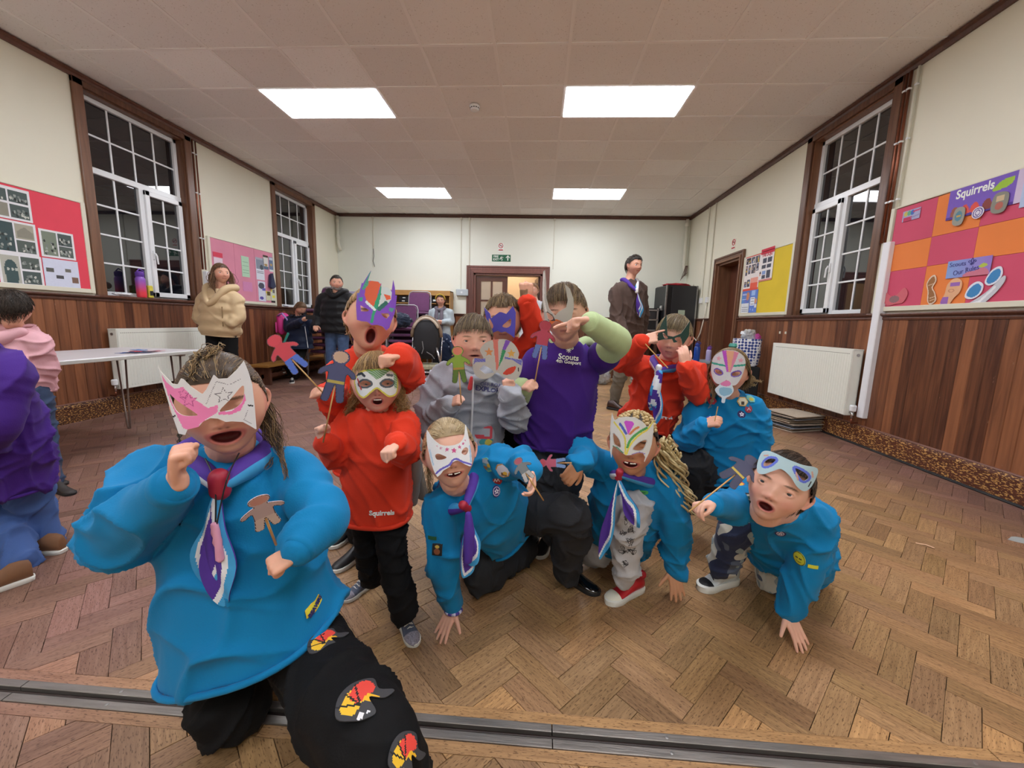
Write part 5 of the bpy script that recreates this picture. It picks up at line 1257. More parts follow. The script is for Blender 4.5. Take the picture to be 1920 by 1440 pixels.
def head_shape(th, ph, o):
    """arrays of azimuth and elevation -> local coordinates"""
    cx = np.cos(ph)*np.sin(th); cy = np.cos(ph)*np.cos(th); z = .5*np.sin(ph)
    s = np.clip((-z-.02)/.48, 0, 1); fat = o.get('fat', 1)
    x = .362*fat*cx*(1-.30*s**1.6); y = np.where(cy > 0, .405*cy, .46*cy)
    y = np.where(cy > 0, y*(1-.06*s), y*(1-.55*s))
    fr = np.clip(cy*2.2, 0, 1); ax = np.abs(x)
    x = x+np.sign(x)*fr*.016*np.exp(-((z+.17)/.12)**2)
    y = y+fr*(.058*g2(x, z+.135, .048, .042)+.030*g2(x, z+.055, .042, .07)+.022*g2(ax-.058, z+.150, .026, .026)
              -.036*g2(ax-.150, z-.002, .075, .05)+.014*g2(ax-.14, z-.085, .10, .03)
              +.014*g2(ax-.17, z+.17, .09, .09)+.020*g2(x, z+.43, .12, .07)-.012*g2(x, z+.355, .12, .03))
    e = mouth_e(x, z, o)
    lipw = .016*np.exp(-((np.sqrt(np.maximum(e, 0))-1.28)/.3)**2) if o['mo'] > .015 else .017*(g2(x, z-o['mz']-.019-o['smile']*x*x*4, o['mw']*.8, .014)+g2(x, z-o['mz']+.021-o['smile']*x*x*4, o['mw']*.7, .016))
    y = y+fr*lipw-fr*np.where(e < 1, (.10 if o['mo'] > .015 else .012)*np.sqrt(np.clip(1-e, 0, 1)), 0)
    drop = np.clip((-z+o['mz']+.02)/.15, 0, 1)*fr; z = z-drop*o['mo']*.55
    return x, y, z
MO = dict(mw=.10, mo=.007, mz=-.275, smile=.12, fat=1, brow='5a4030', iris='5a6c7c', squint=.06)
def skin_colors(co, hd, o, skin):
    c = np.zeros((len(co), 4)); base = np.array(lin(skin)); c[:] = base
    l = hd.loc(co); x, y, z = l[:, 0], l[:, 1], l[:, 2]; ax = np.abs(x)
    nearh = (ax < .5) & (z > -.62) & (z < .6) & (y > -.6) & (y < .62)
    fr = nearh & (y > .12)
    def mix(w, col):
        nonlocal c
        w = np.clip(w, 0, 1)[:, None]; c = c*(1-w)+np.array(lin(col))*w
    mix(np.where(fr, .38*g2(ax-.2, z+.16, .10, .09)+.3*g2(x, z+.14, .06, .05), 0), 'd9827a')
    mix(np.where(fr, .25*g2(ax-.15, z+.03, .08, .03), 0), 'a8776a')
    e = mouth_e(x, z, o); se = np.sqrt(np.maximum(e, 0)); k = z < o['mz']; zz = np.where(k, z+(o['mz']-z)*.25, z)
    if o['mo'] > .015:
        e2 = mouth_e(x, z, dict(o, mo=o['mo']*1.22, mw=o['mw']*1.02)); s2 = np.sqrt(e2)
        mix(np.where(fr, np.clip((1.42-s2)*4, 0, .8), 0), 'c46a68'); mix(np.where(fr, np.clip((1.02-s2)*10, 0, 1), 0), '561a1c')
    else:
        zc = z-o['mz']-o['smile']*x*x*4
        mix(np.where(fr & (ax < o['mw']*1.1), np.clip(1.2-np.abs(zc)/.03, 0, .75)*np.clip((1.1-ax/o['mw'])*4, 0, 1), 0), 'c07a76')
        mix(np.where(fr & (ax < o['mw']), np.clip(1-np.abs(zc)/.008, 0, .8), 0), '7a3c3c')
    mix(np.where(fr, np.clip(1.3-((ax-.155)/.085)**2-((z-.088+.25*(ax-.155)**2*4)/.015)**2, 0, .8), 0), o['brow'])
    mix(np.where(fr, g2(ax-.03, z+.178, .016, .010)*.8, 0), '7a4038')
    mix(np.where(nearh & (ax > .35) & (y < .15), .35, 0), 'd9827a')
    cap = nearh & (((z > .30) & (y > 0)) | ((z > .05) & (y < -.08)) | ((y < -.2) & (z > -.2)))
    if not o.get('bald'): mix(np.where(cap, .9, 0), o.get('hair', '6a5038'))
    return c
def add_head(mb, hd, o, nt=112, npz=88):
    t = np.linspace(-PI, PI, nt, endpoint=False); th = t-.42*np.sin(t)
    p = np.linspace(-PI/2*.985, PI/2*.985, npz)
    TH, PH = np.meshgrid(th, p); x, y, z = head_shape(TH, PH, o)
    A = (np.array(hd.C)+(x[..., None]*np.array(hd.x)+y[..., None]*np.array(hd.f)+z[..., None]*np.array(hd.u))*hd.H).reshape(-1, 3)
    fs = [(i*nt+j, i*nt+(j+1) % nt, (i+1)*nt+(j+1) % nt, (i+1)*nt+j) for i in range(npz-1) for j in range(nt)]
    fs += [tuple(range(nt-1, -1, -1)), tuple((npz-1)*nt+j for j in range(nt))]
    mb.add(A.tolist(), fs)
    for s in (-1, 1):
        H = hd.H; W = hd.w
        limb(mb, [W(s*.345, .03, .07), W(s*.385, -.02, .085), W(s*.415, -.06, .03), W(s*.40, -.05, -.05), W(s*.355, .0, -.125)], [.016*H, .02*H, .021*H, .02*H, .022*H], 4, 8)
        limb(mb, [W(s*.34, 0, .05), W(s*.365, -.02, -.02), W(s*.345, 0, -.11)], [.035*H, .04*H, .02*H], 3, 8, flat=(hd.x, .5))
        ye = eye_y(.155, o)
        up = .040-.022*o['squint']; dn = .034-.016*o['squint']
        if o.get('nolid'): continue
        for (dz, r) in ((up, .0165), (-dn, .012)):
            limb(mb, [W(s*.085, ye-.015, -.006), W(s*.115, ye+.012, -.004+dz*.75), W(s*.155, ye+.020, -.002+dz), W(s*.2, ye-.004, -.0+dz*.72), W(s*.228, ye-.040, .0)], [.010*H, r*H, r*H, r*H, .010*H], 4, 8)
def eye_y(x, o): return .405*math.sqrt(max(0, 1-(x/.362)**2))-.028
def add_eyes(hd, o, par, look=(0, 0)):
    for s in (-1, 1):
        ye = eye_y(.155, o)-.050; r = .060; c = hd.w(s*.155, ye, 0)
        g = nrm(hd.f+hd.x*(.10*s*0+look[0])+hd.u*look[1]); a = g.orthogonal().normalized(); b = g.cross(a)
        mb = MB(); n = 20; prof = [0, .14, .24, .30, .58, .66, .8, 1.05, 1.5, 2.2]; cols = ['0c0c0e', '0c0c0e', '0c0c0e', o['iris'], o['iris'], 'e9e4e0', 'e9e4e0', 'e9e4e0', 'e9e4e0']
        vs = [c+(g*math.cos(t)+(a*math.cos(2*PI*j/n)+b*math.sin(2*PI*j/n))*math.sin(t))*r*hd.H for t in prof for j in range(n)]
        mb.add(vs, [(i*n+j, (i+1)*n+j, (i+1)*n+(j+1) % n, i*n+(j+1) % n) for i in range(len(prof)-1) for j in range(n)])
        for i in range(len(mb.f)): mb.c[i] = lin(cols[i//n])
        mb.build('eye', M_EYE, par, smooth=True)
def add_teeth(hd, o, par, gap=False):
    mb = MB(); n = 6
    for i in range(n):
        if gap and i == 2: continue
        x = (i-(n-1)/2)*o['mw']*.26; z = o['mz']+o['smile']*x*x*4+o['mo']*.72; y = .405*math.sqrt(max(0, 1-(x/.362)**2))-.045
        w = o['mw']*.126; h = max(o['mo']*.20, .007)*(1.15 if abs(i-2.5) < 1 else .9)
        vs = [hd.w(x+a*w, y+b*.012, z+c*h) for a, b, c in ((-1, 1, -.8), (-.6, 1, -1), (.6, 1, -1), (1, 1, -.8), (1, .6, 1), (-1, .6, 1), (-1, -1, -.8), (1, -1, -.8), (1, -1, 1), (-1, -1, 1))]
        mb.add(vs, [(0, 1, 2, 3, 4, 5), (6, 9, 8, 7), (0, 5, 9, 6), (3, 7, 8, 4), (0, 6, 7, 3, 2, 1), (5, 4, 8, 9)])
    mb.build('teeth', M_TEETH, par)

# ---- hair
def hair_limit(q, kind):
    th = math.atan2(q.x, q.y); a = abs(th)*180/PI
    return zline(th, kind)-((.03 if kind == 'short' else .10) if a < 62 else .04 if a < 100 else .12)
def zline(th, kind):
    a = abs((th+PI) % (2*PI)-PI)*180/PI
    tab = {'short': ((0, .30), (35, .30), (60, .22), (78, .09), (96, .08), (112, -.05), (125, -.16), (180, -.24)),
           'fringe': ((0, .26), (35, .25), (60, .19), (78, .09), (96, .08), (112, -.05), (125, -.16), (180, -.26)),
           'long': ((0, .30), (35, .28), (60, .18), (80, .0), (95, -.12), (120, -.26), (180, -.36))}[kind]
    for (a0, z0), (a1, z1) in zip(tab[:-1], tab[1:]):
        if a <= a1: return z0+(z1-z0)*(a-a0)/(a1-a0)
    return tab[-1][1]
def hair(hd, par, cols, kind='short', n=700, length=.35, lift=.05, whorl=(0, -.25, .43), width=.0011, seed=1, part=None, jit=.5, cap=1.055, name='hair', droop=0, steps=6, curl=0, back=False, free=False):
    """cap plus combed strands; lengths in head units, width in metres"""
    R = random.Random(seed); mb = MB(); H = hd.H
    def on(d, k):
        b = .44 if d[1] > 0 else .485
        q = 1/math.sqrt((d[0]/.375)**2+(d[1]/b)**2+(d[2]/.505)**2); return V(d)*q*k
    nt, npz = 40, 30; idx = {}
    cl = [lin(c) for c in cols]
    for i in range(npz+1):
        ph = -PI/2*.5+(PI/2*1.5)*i/npz
        for j in range(nt):
            th = -PI+2*PI*j/nt; d = V((math.cos(ph)*math.sin(th), math.cos(ph)*math.cos(th), math.sin(ph)))
            p = on(d, 1); zl = zline(th, kind); k = cap+lift*.25*noise.noise(d*6+V((seed, 0, 0)))
            t = (p.z-zl)/.06; kk = 1.0+(k-1.0)*min(1, max(0, t)) if t < 1 else k
            idx[i, j] = (len(mb.v), p.z >= zl-.035); q = on(d, kk if t > 0 else .97); mb.v.append(tuple(hd.w(*q)))
    for i in range(npz):
        for j in range(nt):
            k4 = [idx[i, j], idx[i, (j+1) % nt], idx[i+1, (j+1) % nt], idx[i+1, j]]
            if all(k[1] for k in k4): mb.f.append(tuple(k[0] for k in k4)); mb.m.append(0); c = cl[0]; w = R.uniform(.75, 1.0); mb.c.append((c[0]*w, c[1]*w, c[2]*w, 1))
    top = [idx[npz, j][0] for j in range(nt)]; mb.f.append(tuple(top)); mb.m.append(0); mb.c.append(cl[0])
    Wp = V(whorl)
    for s in range(n):
        for _ in range(30):
            th = R.uniform(-PI, PI); sz = R.uniform(-.6, 1); ph = math.asin(sz)
            d = V((math.cos(ph)*math.sin(th), math.cos(ph)*math.cos(th), math.sin(ph))); p = on(d, cap)
            if p.z > zline(th, kind)-.0: break
        pts = [p.copy()]; L = length*R.uniform(.6, 1.15); st = L/steps; q = p.copy(); ph0 = R.uniform(0, 6.28); jag = R.uniform(-.035, .035)
        dirn = None
        for i in range(steps):
            if part is not None:
                fl = V(((1 if q.x > part else -1)*1.0, .15 if q.y > .1 else -.3, -.55)) if kind != 'long' else V(((1 if q.x > part else -1)*.8, -.25, -.7))
            else: fl = (Wp-q) if back else (q-Wp)
            fl = fl+V((R.gauss(0, jit*.25), R.gauss(0, jit*.25), R.gauss(0, jit*.25)))*(.3 if i else 1)*max(.2, fl.length)
            nrml = V((q.x/.14, q.y/.2, q.z/.25)).normalized(); fl = fl-nrml*fl.dot(nrml)
            if droop: fl = fl.normalized()+V((0, 0, -droop))
            fl = fl.normalized() if fl.length > 1e-5 else V((0, 0, -1))
            dirn = fl if dirn is None else (dirn*.4+fl*.6)
            q = q+dirn.normalized()*st
            if curl: q = q+V((math.sin(i*1.7+ph0), math.cos(i*1.9+ph0), math.sin(i*2.3+ph0)))*curl
            e = math.sqrt((q.x/.375)**2+(q.y/(.44 if q.y > 0 else .485))**2+(q.z/.505)**2)
            tgt = cap+lift*(i+1)/steps*R.uniform(.3, 1)
            if e < tgt or (q.z > -.05 and not droop): q = q*(tgt/e)
            if not free and q.z < hair_limit(q, kind)+jag and q.y > -.25: break
            if back and (q-Wp).length < .07: break
            pts.append(q.copy())
        if len(pts) < 3: continue
        wd = [hd.w(*a) for a in pts]; c = cl[R.randrange(len(cl))]; w = R.uniform(.75, 1.2); cc = (c[0]*w, c[1]*w, c[2]*w, 1)
        m_ = len(wd); wv = width*R.uniform(.7, 1.4)
        mb.tube(wd, [wv*(1-.75*(a/(m_-1))**2) for a in range(m_)], 3, 0, cc, caps=False)
    return mb.build(name, hair_mat(cols[0]), par, smooth=True)
def lock(guides, par, cols, r, n, width=.0012, seed=3, wave=.0, freq=30, name='hair_lock', taper=.35):
    """bundle of strands along a world-space guide"""
    R = random.Random(seed); mb = MB(); pts, rr = cr3([V(p) for p in guides], [r]*len(guides), 5); cl = [lin(c) for c in cols]
    for s in range(n):
        o = V((R.gauss(0, .5), R.gauss(0, .5), R.gauss(0, .5))); ph = R.uniform(0, 6.28); m_ = len(pts); lo = R.uniform(.7, 1); q = []
        for i, p in enumerate(pts[:max(3, int(m_*lo))]):
            t = i/(m_-1); k = r*(math.sin(PI*min(1, t*1.3+.12))**.7*(1-taper*t)); wv = V((math.sin(freq*t+ph), math.cos(freq*t*.9+ph), math.sin(freq*.8*t+ph*2)))*wave
            q.append(p+o*k+wv*min(1, t*4))
        c = cl[R.randrange(len(cl))]; w = R.uniform(.75, 1.25)
        mb.tube(q, [width*(1-.6*i/len(q)) for i in range(len(q))], 3, 0, (c[0]*w, c[1]*w, c[2]*w, 1), caps=False)
    return mb.build(name, hair_mat(cols[0]), par, smooth=True)

# ---- hands
CURL = {'flat': ((4, 4, 4),)*4, 'relax': ((18, 25, 15), (24, 30, 18), (30, 34, 20), (34, 38, 24)), 'fist': ((78, 95, 55),)*4, 'hold': ((62, 85, 50), (72, 88, 50), (78, 90, 50), (82, 92, 50)),
        'point': ((6, 8, 6), (78, 92, 50), (82, 92, 50), (84, 92, 50)), 'claw': ((20, 45, 30), (25, 48, 30), (28, 50, 32), (30, 50, 35)), 'pinch': ((50, 45, 25), (60, 60, 35), (70, 75, 40), (76, 80, 45))}
def hand(mb, wrist, d, n, L, side, pose='relax', fore=None, spread=None, rw=None):
    wrist = V(wrist); d = nrm(d); n = V(n); n = nrm(n-d*n.dot(d)); t = d.cross(n)*side
    cu = CURL[pose]; sp = spread if spread is not None else (10 if pose == 'flat' else 3)
    if fore is not None: limb(mb, [fore, wrist-d*.05*L, wrist+d*.08*L], [(rw or .17)*L*1.05, (rw or .17)*L*.82, .155*L], 4, 12, flat=(n, .82))
    for i in range(4):
        off = (1.5-i)*.107*L; kn = wrist+d*(.47-.012*abs(i-1.2))*L+t*off+n*(-.01*L)
        limb(mb, [wrist+t*off*.55+d*.02*L, wrist+d*.25*L+t*off*.85-n*.012*L, kn], [.088*L, .085*L, .064*L], 3, 8, flat=(n, .9))
        fl = (.40, .45, .42, .33)[i]*L; a = 0; dd = nrm(d*math.cos(rad(sp*(1.5-i)/1.5))+t*math.sin(rad(sp*(1.5-i)/1.5)))
        p = kn; pts = [kn-dd*.02*L, kn]; rs = [.058*L, .059*L]
        for k, (sg, cv) in enumerate(zip((.44, .31, .25), cu[i])):
            a += rad(cv); v = dd*math.cos(a)+n*math.sin(a); p = p+v*sg*fl; pts.append(p); rs.append((.051, .048, .039)[k]*L)
        limb(mb, pts, rs, 2, 8)
    b = wrist+d*.10*L+t*.12*L
    if pose in ('fist', 'hold', 'pinch'): path = [b, b+d*.2*L+t*.10*L+n*.09*L, b+d*.36*L+t*.04*L+n*.20*L, b+d*.45*L-t*.10*L+n*.235*L]
    elif pose == 'point': path = [b, b+d*.2*L+t*.10*L+n*.08*L, b+d*.34*L+t*.06*L+n*.18*L, b+d*.44*L-t*.04*L+n*.22*L]
    elif pose == 'flat': path = [b, b+d*.13*L+t*.17*L, b+d*.24*L+t*.31*L, b+d*.33*L+t*.42*L]
    else: path = [b, b+d*.17*L+t*.14*L+n*.06*L, b+d*.31*L+t*.21*L+n*.12*L, b+d*.43*L+t*.22*L+n*.17*L]
    limb(mb, path, [.085*L, .068*L, .055*L, .043*L], 3, 8)
    return t

# ---- garments
def torso(mb, Pv, N, A, B, prof, n=36, e=.78, fold=None):
    """A,B: shoulders (picture left, right); prof: (t, half width, half depth, forward shift, side shift)"""
    Pv, N = V(Pv), V(N); ax = nrm(N-Pv); lat = V(B)-V(A); lat = nrm(lat-ax*lat.dot(ax)); dep = ax.cross(lat)   # dep points away from camera
    L = (N-Pv).length; vs = []; rings = []
    P2 = []; prof = [tuple(q)+(0,)*(6-len(q)) for q in prof]
    for i in range(len(prof)-1):
        a, b = prof[i], prof[i+1]
        for s in range(6): t = s/6; ts = t; P2.append([a[k]*(1-ts)+b[k]*ts for k in range(len(a))])
    P2.append(list(prof[-1]))
    for q in P2:
        t, w, dp = q[:3]; fs_ = q[3] if len(q) > 3 else 0; ss = q[4] if len(q) > 4 else 0; tilt = q[5] if len(q) > 5 else 0
        c = Pv+ax*(L*t)-dep*fs_+lat*ss
        for j in range(n):
            a = 2*PI*j/n; ca, sa = math.cos(a), math.sin(a); k = 1
            if fold: k = 1+fold[0]*math.sin(2*PI*fold[1]*t*L+fold[2]+.5*math.sin(2*a))
            lx = w*k*math.copysign(abs(ca)**e, ca)
            vs.append(c+lat*lx+dep*(dp*k*math.copysign(abs(sa)**e, sa))+ax*(tilt*lx))
    m_ = len(P2)
    fs = [(i*n+j, i*n+(j+1) % n, (i+1)*n+(j+1) % n, (i+1)*n+j) for i in range(m_-1) for j in range(n)]+[tuple(range(n-1, -1, -1)), tuple((m_-1)*n+j for j in range(n))]
    mb.add(vs, fs)
    return ax, lat, dep, vs[:n]
def ring(par, name, pts, r, m, n=8):
    mb = MB(); mb.tube(pts, r, n, closed=True); return mb.build(name, m, par, smooth=True)
def cuff(par, E, W, r, m, L=.035):
    E, W = V(E), V(W); d = nrm(W-E); mb = MB(); mb.tube([W-d*L, W-d*L*.6, W-d*.005, W+d*.004, W+d*.002], [r*1.0, r*1.06, r*1.03, r*.95, r*.75], 20)
    return mb.build('cuff', m, par, smooth=True)
def collar(par, N, ax, dep, r, m, th=.008, fl=.85, lift=0):
    N = V(N)+ax*lift; lat = ax.cross(dep); return ring(par, 'collar', [N+(lat*math.cos(a)*r+dep*math.sin(a)*r*fl)-ax*(.35*r*(-math.sin(a)) if math.sin(a) < 0 else 0) for a in [2*PI*i/28 for i in range(28)]], th, m)
def shoe(par, heel, d, L, up, sole, sz=1, lace=None, name='shoe', toe=None, h=1, up_axis=(0, 0, 1), W=.19, sole_h=.1, extra=None):
    """heel: back of the heel at ground, d: pointing direction"""
    heel = V(heel); u = V(up_axis); d = nrm(V(d)-u*V(d).dot(u)); s = u.cross(d)
    fr = lambda x, y, z: heel+d*x*L+s*y*L+u*z*L
    t = bpy.data.objects.new(name, None); link(t, par)
    out = spl([(0, 0), (.04, W*.62), (.25, W*.72), (.5, W*.78), (.72, W*.98), (.9, W*.8), (1.0, .02), (.9, -W*.7), (.72, -W*.85), (.5, -W*.75), (.25, -W*.72), (.04, -W*.62)], 3)
    mb = MB(); n = len(out); vs = []
    for (z, k) in ((0, .94), (.012, 1.0), (sole_h-.015, 1.02), (sole_h, .97)): vs += [fr(.5+(x-.5)*k, y*k, z) for x, y in out]
    mb.add(vs, [tuple(range(n-1, -1, -1)), tuple(range(3*n, 4*n))]+[(i*n+j, i*n+(j+1) % n, (i+1)*n+(j+1) % n, (i+1)*n+j) for i in range(3) for j in range(n)])
    smooth_by(mb.build('sole', sole, t), 50)
    mb = MB(); vs = []; S = [(.02, .42*W/.19*.19, .30*h), (.05, .60*W, .37*h), (.16, .66*W, .40*h), (.30, .66*W, .40*h), (.42, .70*W, .33*h), (.55, .76*W, .255*h), (.70, .86*W, .20), (.84, .80*W, .175), (.94, .55*W, .14), (.985, .2*W, .11)]
    n = 16
    for x, w, hh in S:
        for j in range(n):
            a = 2*PI*j/n; y = w*math.copysign(abs(math.cos(a))**.8, math.cos(a)); z = sole_h*.5+(hh-sole_h*.5)*(.5+.5*math.sin(a)); vs.append(fr(x, y*(1-.25*max(0, math.sin(a))), z))
    m_ = len(S); mb.add(vs, [(i*n+j, (i+1)*n+j, (i+1)*n+(j+1) % n, i*n+(j+1) % n) for i in range(m_-1) for j in range(n)]+[tuple(range(n)), tuple(range(m_*n-1, m_*n-n-1, -1))])
    uo = smooth_by(mb.build('upper', up, t), 60)
    if toe:
        mb = MB(); vs = []
        S2 = [(.74, .90*W, .205), (.84, .84*W, .185), (.94, .6*W, .15), (.995, .25*W, .12)]
        for x, w, hh in S2:
            for j in range(n): a = 2*PI*j/n; y = w*math.copysign(abs(math.cos(a))**.8, math.cos(a)); z = sole_h*.5+(hh-sole_h*.5)*(.5+.5*math.sin(a)); vs.append(fr(x, y*(1-.2*max(0, math.sin(a))), z))
        mb.add(vs, [(i*n+j, (i+1)*n+j, (i+1)*n+(j+1) % n, i*n+(j+1) % n) for i in range(3) for j in range(n)]+[tuple(range(n)), tuple(range(4*n-1, 3*n-1, -1))])
        smooth_by(mb.build('toe_cap', toe, t), 60)
    if lace:
        mb = MB()
        for k in range(4):
            x = .40+k*.075; z = .36*h-(x-.36)*.52*h+.01; z = max(z, .2); mb.tube([fr(x, -.5*W, z-.05), fr(x+.01, 0, z+.01), fr(x, .5*W, z-.05)], .013*L, 6); mb.tube([fr(x, -.45*W, z-.04), fr(x+.07, .45*W, z-.07)], .011*L, 6)
        mb.build('laces', lace, t, smooth=True)
    if extra: extra(t, fr)
    return t
def person(label, group=None):
    return thing('person', label, 'person', group)
def settle(root, base):
    base = V(base); root.location = base
    for c in root.children: c.location = V(c.location)-base

# ---- neckerchief
PU, WT, LB_ = 'scarf', None, None
C_PU, C_WH, C_LB = lin('4f2f96'), lin('e4e6ec'), lin('3f9fd8')
M_SCARF = mat('neckerchief_cloth', 'ffffff', .8, attr=True, var=.06, vscale=60)
def scarf(par, N, ax, dep, r, Wg, tails, fat=.017, rings=None, wog=None, order=0):
    """two rolls from the back of the neck round to the woggle Wg, then hanging tails"""
    lat = ax.cross(dep); N = V(N); Wg = V(Wg)
    def colf(t, a):
        a = (a+order/10) % 1
        return C_PU if a < .5 else (C_WH if a < .75 else C_LB)
    for s in (-1, 1):
        mb = MB()
        pts = [N+dep*r*1.0+ax*.015, N+lat*s*r*.9+dep*r*.45+ax*.012, N+lat*s*r*1.08-dep*r*.25, N.lerp(Wg, .45)+lat*s*r*.62-dep*.012, Wg+lat*s*.006]
        limb(mb, pts, [fat*.9, fat*1.05, fat*1.25, fat*1.1, fat*.6], 6, 20, colf=colf, fold=(.10, 9, s))
        mb.build('scarf_roll', M_SCARF, par, smooth=True)
    mb = MB(); limb(mb, [Wg+ax*.014, Wg-ax*.014], [fat*.85, fat*.85], 2, 12); mb.build('woggle', wog or mat('woggle_red', 'a8243c', .5), par, smooth=True)
    for k, (end, w, tw) in enumerate(tails):
        end = V(end); d = nrm(end-Wg); L = (end-Wg).length; ux = nrm(lat-d*lat.dot(d)); fwd = -dep
        o = spl([(0, 0), (w*.55, .3*L), (w, .62*L), (.1*w, L), (-w, .62*L), (-w*.55, .3*L)], 6)
        tip = [(w*1.0, .58*L), (.1*w, L), (-w*1.0, .58*L)]
        p0 = Wg-ax*.01
        def fr(x, y, dd, p0=p0, d=d, ux=ux, fwd=fwd, L=L, w=w, tw=tw):
            return p0+d*y+ux*x*(1-.25*math.cos(y/L*3))+fwd*(dd+.006+.012*math.sin(y/L*3.1)+tw*x*(y/L)+.006*math.sin(x/w*4+y*20))
        side = [(w*.2, .0), (w*.5, .3*L), (w*.98, .6*L), (.1*w, L)]
        sd2 = [(-w*.2, .0), (-w*.5, .3*L), (-w*.98, .6*L), (.1*w, L)]
        paint = [('loop', o, 'e4e6ec', w*.40), ('loop', o, '3f9fd8', w*.2)] if tw >= 0 else [('line', spl(sd2, 6, False), 'e4e6ec', w*.55), ('line', spl(sd2, 6, False), '3f9fd8', w*.28)]
        paper('scarf_tail', o, [], paint, '4f2f96', max(.0018, w/18), fr, par, .003, material=M_SCARF)

# ---- stick puppets: plain cut-out figures on skewers
M_STICK = mat('bamboo_stick', 'c89c60', .5)
def puppet(label, hand_pt, top_pt, size, c1, c2, c3=None, cam_n=None, down=.05, holes=None, band=None):
    hand_pt, top_pt = V(hand_pt), V(top_pt); d = nrm(top_pt-hand_pt)
    t = thing('stick_puppet', label, 'stick puppet', 'stick puppets')
    mb = MB(); mb.tube([hand_pt-d*down, top_pt+d*size*.35], .0022, 8); mb.build('stick', M_STICK, t, smooth=True)
    n = nrm(C0-top_pt); ux = d.cross(n).normalized(); n = ux.cross(d)
    o = gingerbread(size)
    paint = [('poly', [(a, b) for a, b in rect(-size, 0, size, size*.36)], c2)]
    if c3: paint += [('poly', ell(0, size*.87, size*.13, size*.11), c3)]
    if band: paint += [('poly', rect(-size, size*.36, size, size*.42), band)]
    paint += [('loop', o, '3a3a40', size*.012)]
    paper('paper_figure', o, [], paint, c1, size/70, lambda x, y, dd: top_pt+ux*x+d*y+n*(dd+.004), t, .0012)
    settle(t, hand_pt)
    return t
# ---- masks
def mask(label, hd, outline, holes, paint, base='e9e9e6', R=.45, front=.50, cell=.0016, dy=0, tilt=0, cat='mask', mir=None, sc=1.0, wrap=1.0):
    """outline etc. in head heights, origin between the eyes' level and face centre"""
    t = thing('paper_mask', label, cat, 'craft masks')
    H = hd.H; cy = front-R
    def fr(x, y, d):
        a = x/H*sc/R*wrap; z = y/H*sc+dy
        return hd.w((R+d/H)*math.sin(a)/wrap, cy+(R+d/H)*math.cos(a)+tilt*z, z)
    S = lambda pl: [(a*H, b*H) for a, b in pl]
    pt = []
    for p in paint:
        q = list(p); q[1] = S(p[1])
        if p[0] in ('line', 'loop'): q[3] = p[3]*H
        pt.append(tuple(q))
    paper('mask_sheet', S(outline), [S(h) for h in holes], pt, base, cell, fr, t, .0012, back='d8d6cf')
    settle(t, hd.w(0, front, 0))
    return t
def badge(par, c, n, up, r, base, paint, name='badge', shape=None, sc=1):
    """small round/shaped patch lying on cloth: c centre, n outward normal"""
    c, n, up = V(c), nrm(n), V(up); ux = nrm(up.cross(n)); uz = n.cross(ux)
    o = [(a*r, b*r) for a, b in (shape or ell(0, 0, 1, 1, 18))]
    pt = []
    for p in paint:
        q = list(p); q[1] = [(a*r, b*r) for a, b in p[1]]
        if p[0] in ('line', 'loop'): q[3] = p[3]*r
        pt.append(tuple(q))
    return paper(name, o, [], pt, base, max(.0012, r/16), lambda x, y, d: c+ux*x+uz*y+n*(d+.0015-.12*(x*x+y*y)/max(r, .01)), par, .002)
def onto(par_objs, px, py):
    """world point and normal where the view ray meets the given garments (used to lay badges on cloth)"""
    best = None
    for o in par_objs:
        d = ray(px, py).normalized()
        hit, loc, nr, fi = o.ray_cast(C0-V(o.location), d)
        if hit:
            loc = loc+V(o.location)
            if best is None or (loc-C0).length < (best[0]-C0).length: best = (loc, nr)
    return best
def patch(par, objs, px, py, r, base, paint, up=(0, 0, 1), **kw):
    h = onto(objs, px, py)
    if h is None: print('no hit', px, py); return
    n = h[1] if h[1].dot(C0-h[0]) > 0 else -h[1]
    # average normal over a small neighbourhood
    acc = n.copy()
    for dx, dy in ((6, 0), (-6, 0), (0, 6), (0, -6)):
        k = onto(objs, px+dx, py+dy)
        if k: m = k[1] if k[1].dot(C0-k[0]) > 0 else -k[1]; acc += m
    n = acc.normalized()
    return badge(par, h[0]+n*.002, n, up, r, base, paint, **kw)
def decal_text(par, objs, px, py, body, size, m, ux=(1, 0, 0), name='lettering', squash=1, bold=0, lift=.0022):
    h = onto(objs, px, py)
    if h is None: print('no hit', px, py); return
    n = h[1] if h[1].dot(C0-h[0]) > 0 else -h[1]
    acc = n.copy()
    for dx in (-14, 14):
        k = onto(objs, px+dx, py)
        if k: acc += (k[1] if k[1].dot(C0-k[0]) > 0 else -k[1])
    n = acc.normalized(); ux = V(ux); ux = nrm(ux-n*ux.dot(n)); uz = n.cross(ux)
    o = text(name, body, size, h[0]+n*.004, ux, uz, m, par, .0006, squash=squash, bold=bold)
    # lay each vertex onto the cloth
    me = o.data
    for v in me.vertices:
        for ob in objs:
            hit, loc, nr, fi = ob.ray_cast(v.co+n*.05-V(ob.location), -n)
            if hit and (loc+V(ob.location)-v.co).length < .05: v.co = loc+V(ob.location)+n*(lift if (v.co-h[0]-n*.004).dot(n) > 0 else lift-.0012); break
    return o
CLOTH = {}
def cloth(name, c, **k):
    d = dict(rough=.85, var=.05, vscale=6, bump=.12, bscale=260, sheen=.06, spec=.25); d.update(k); return mat(name, c, **d)
M_BLUE = cloth('turquoise_sweatshirt', '0a7db6'); M_RED = cloth('red_sweatshirt', 'd8391f'); M_PURT = cloth('purple_tshirt', '43217e'); M_LIME = cloth('lime_fleece', 'b9cc9a')
M_GREYH = cloth('grey_hoodie', 'a2a6b0', var=.1, vscale=30); M_BLK = cloth('black_trousers', '101012', sheen=0); M_CHAR = cloth('charcoal_trousers', '2a2b2f', sheen=0)

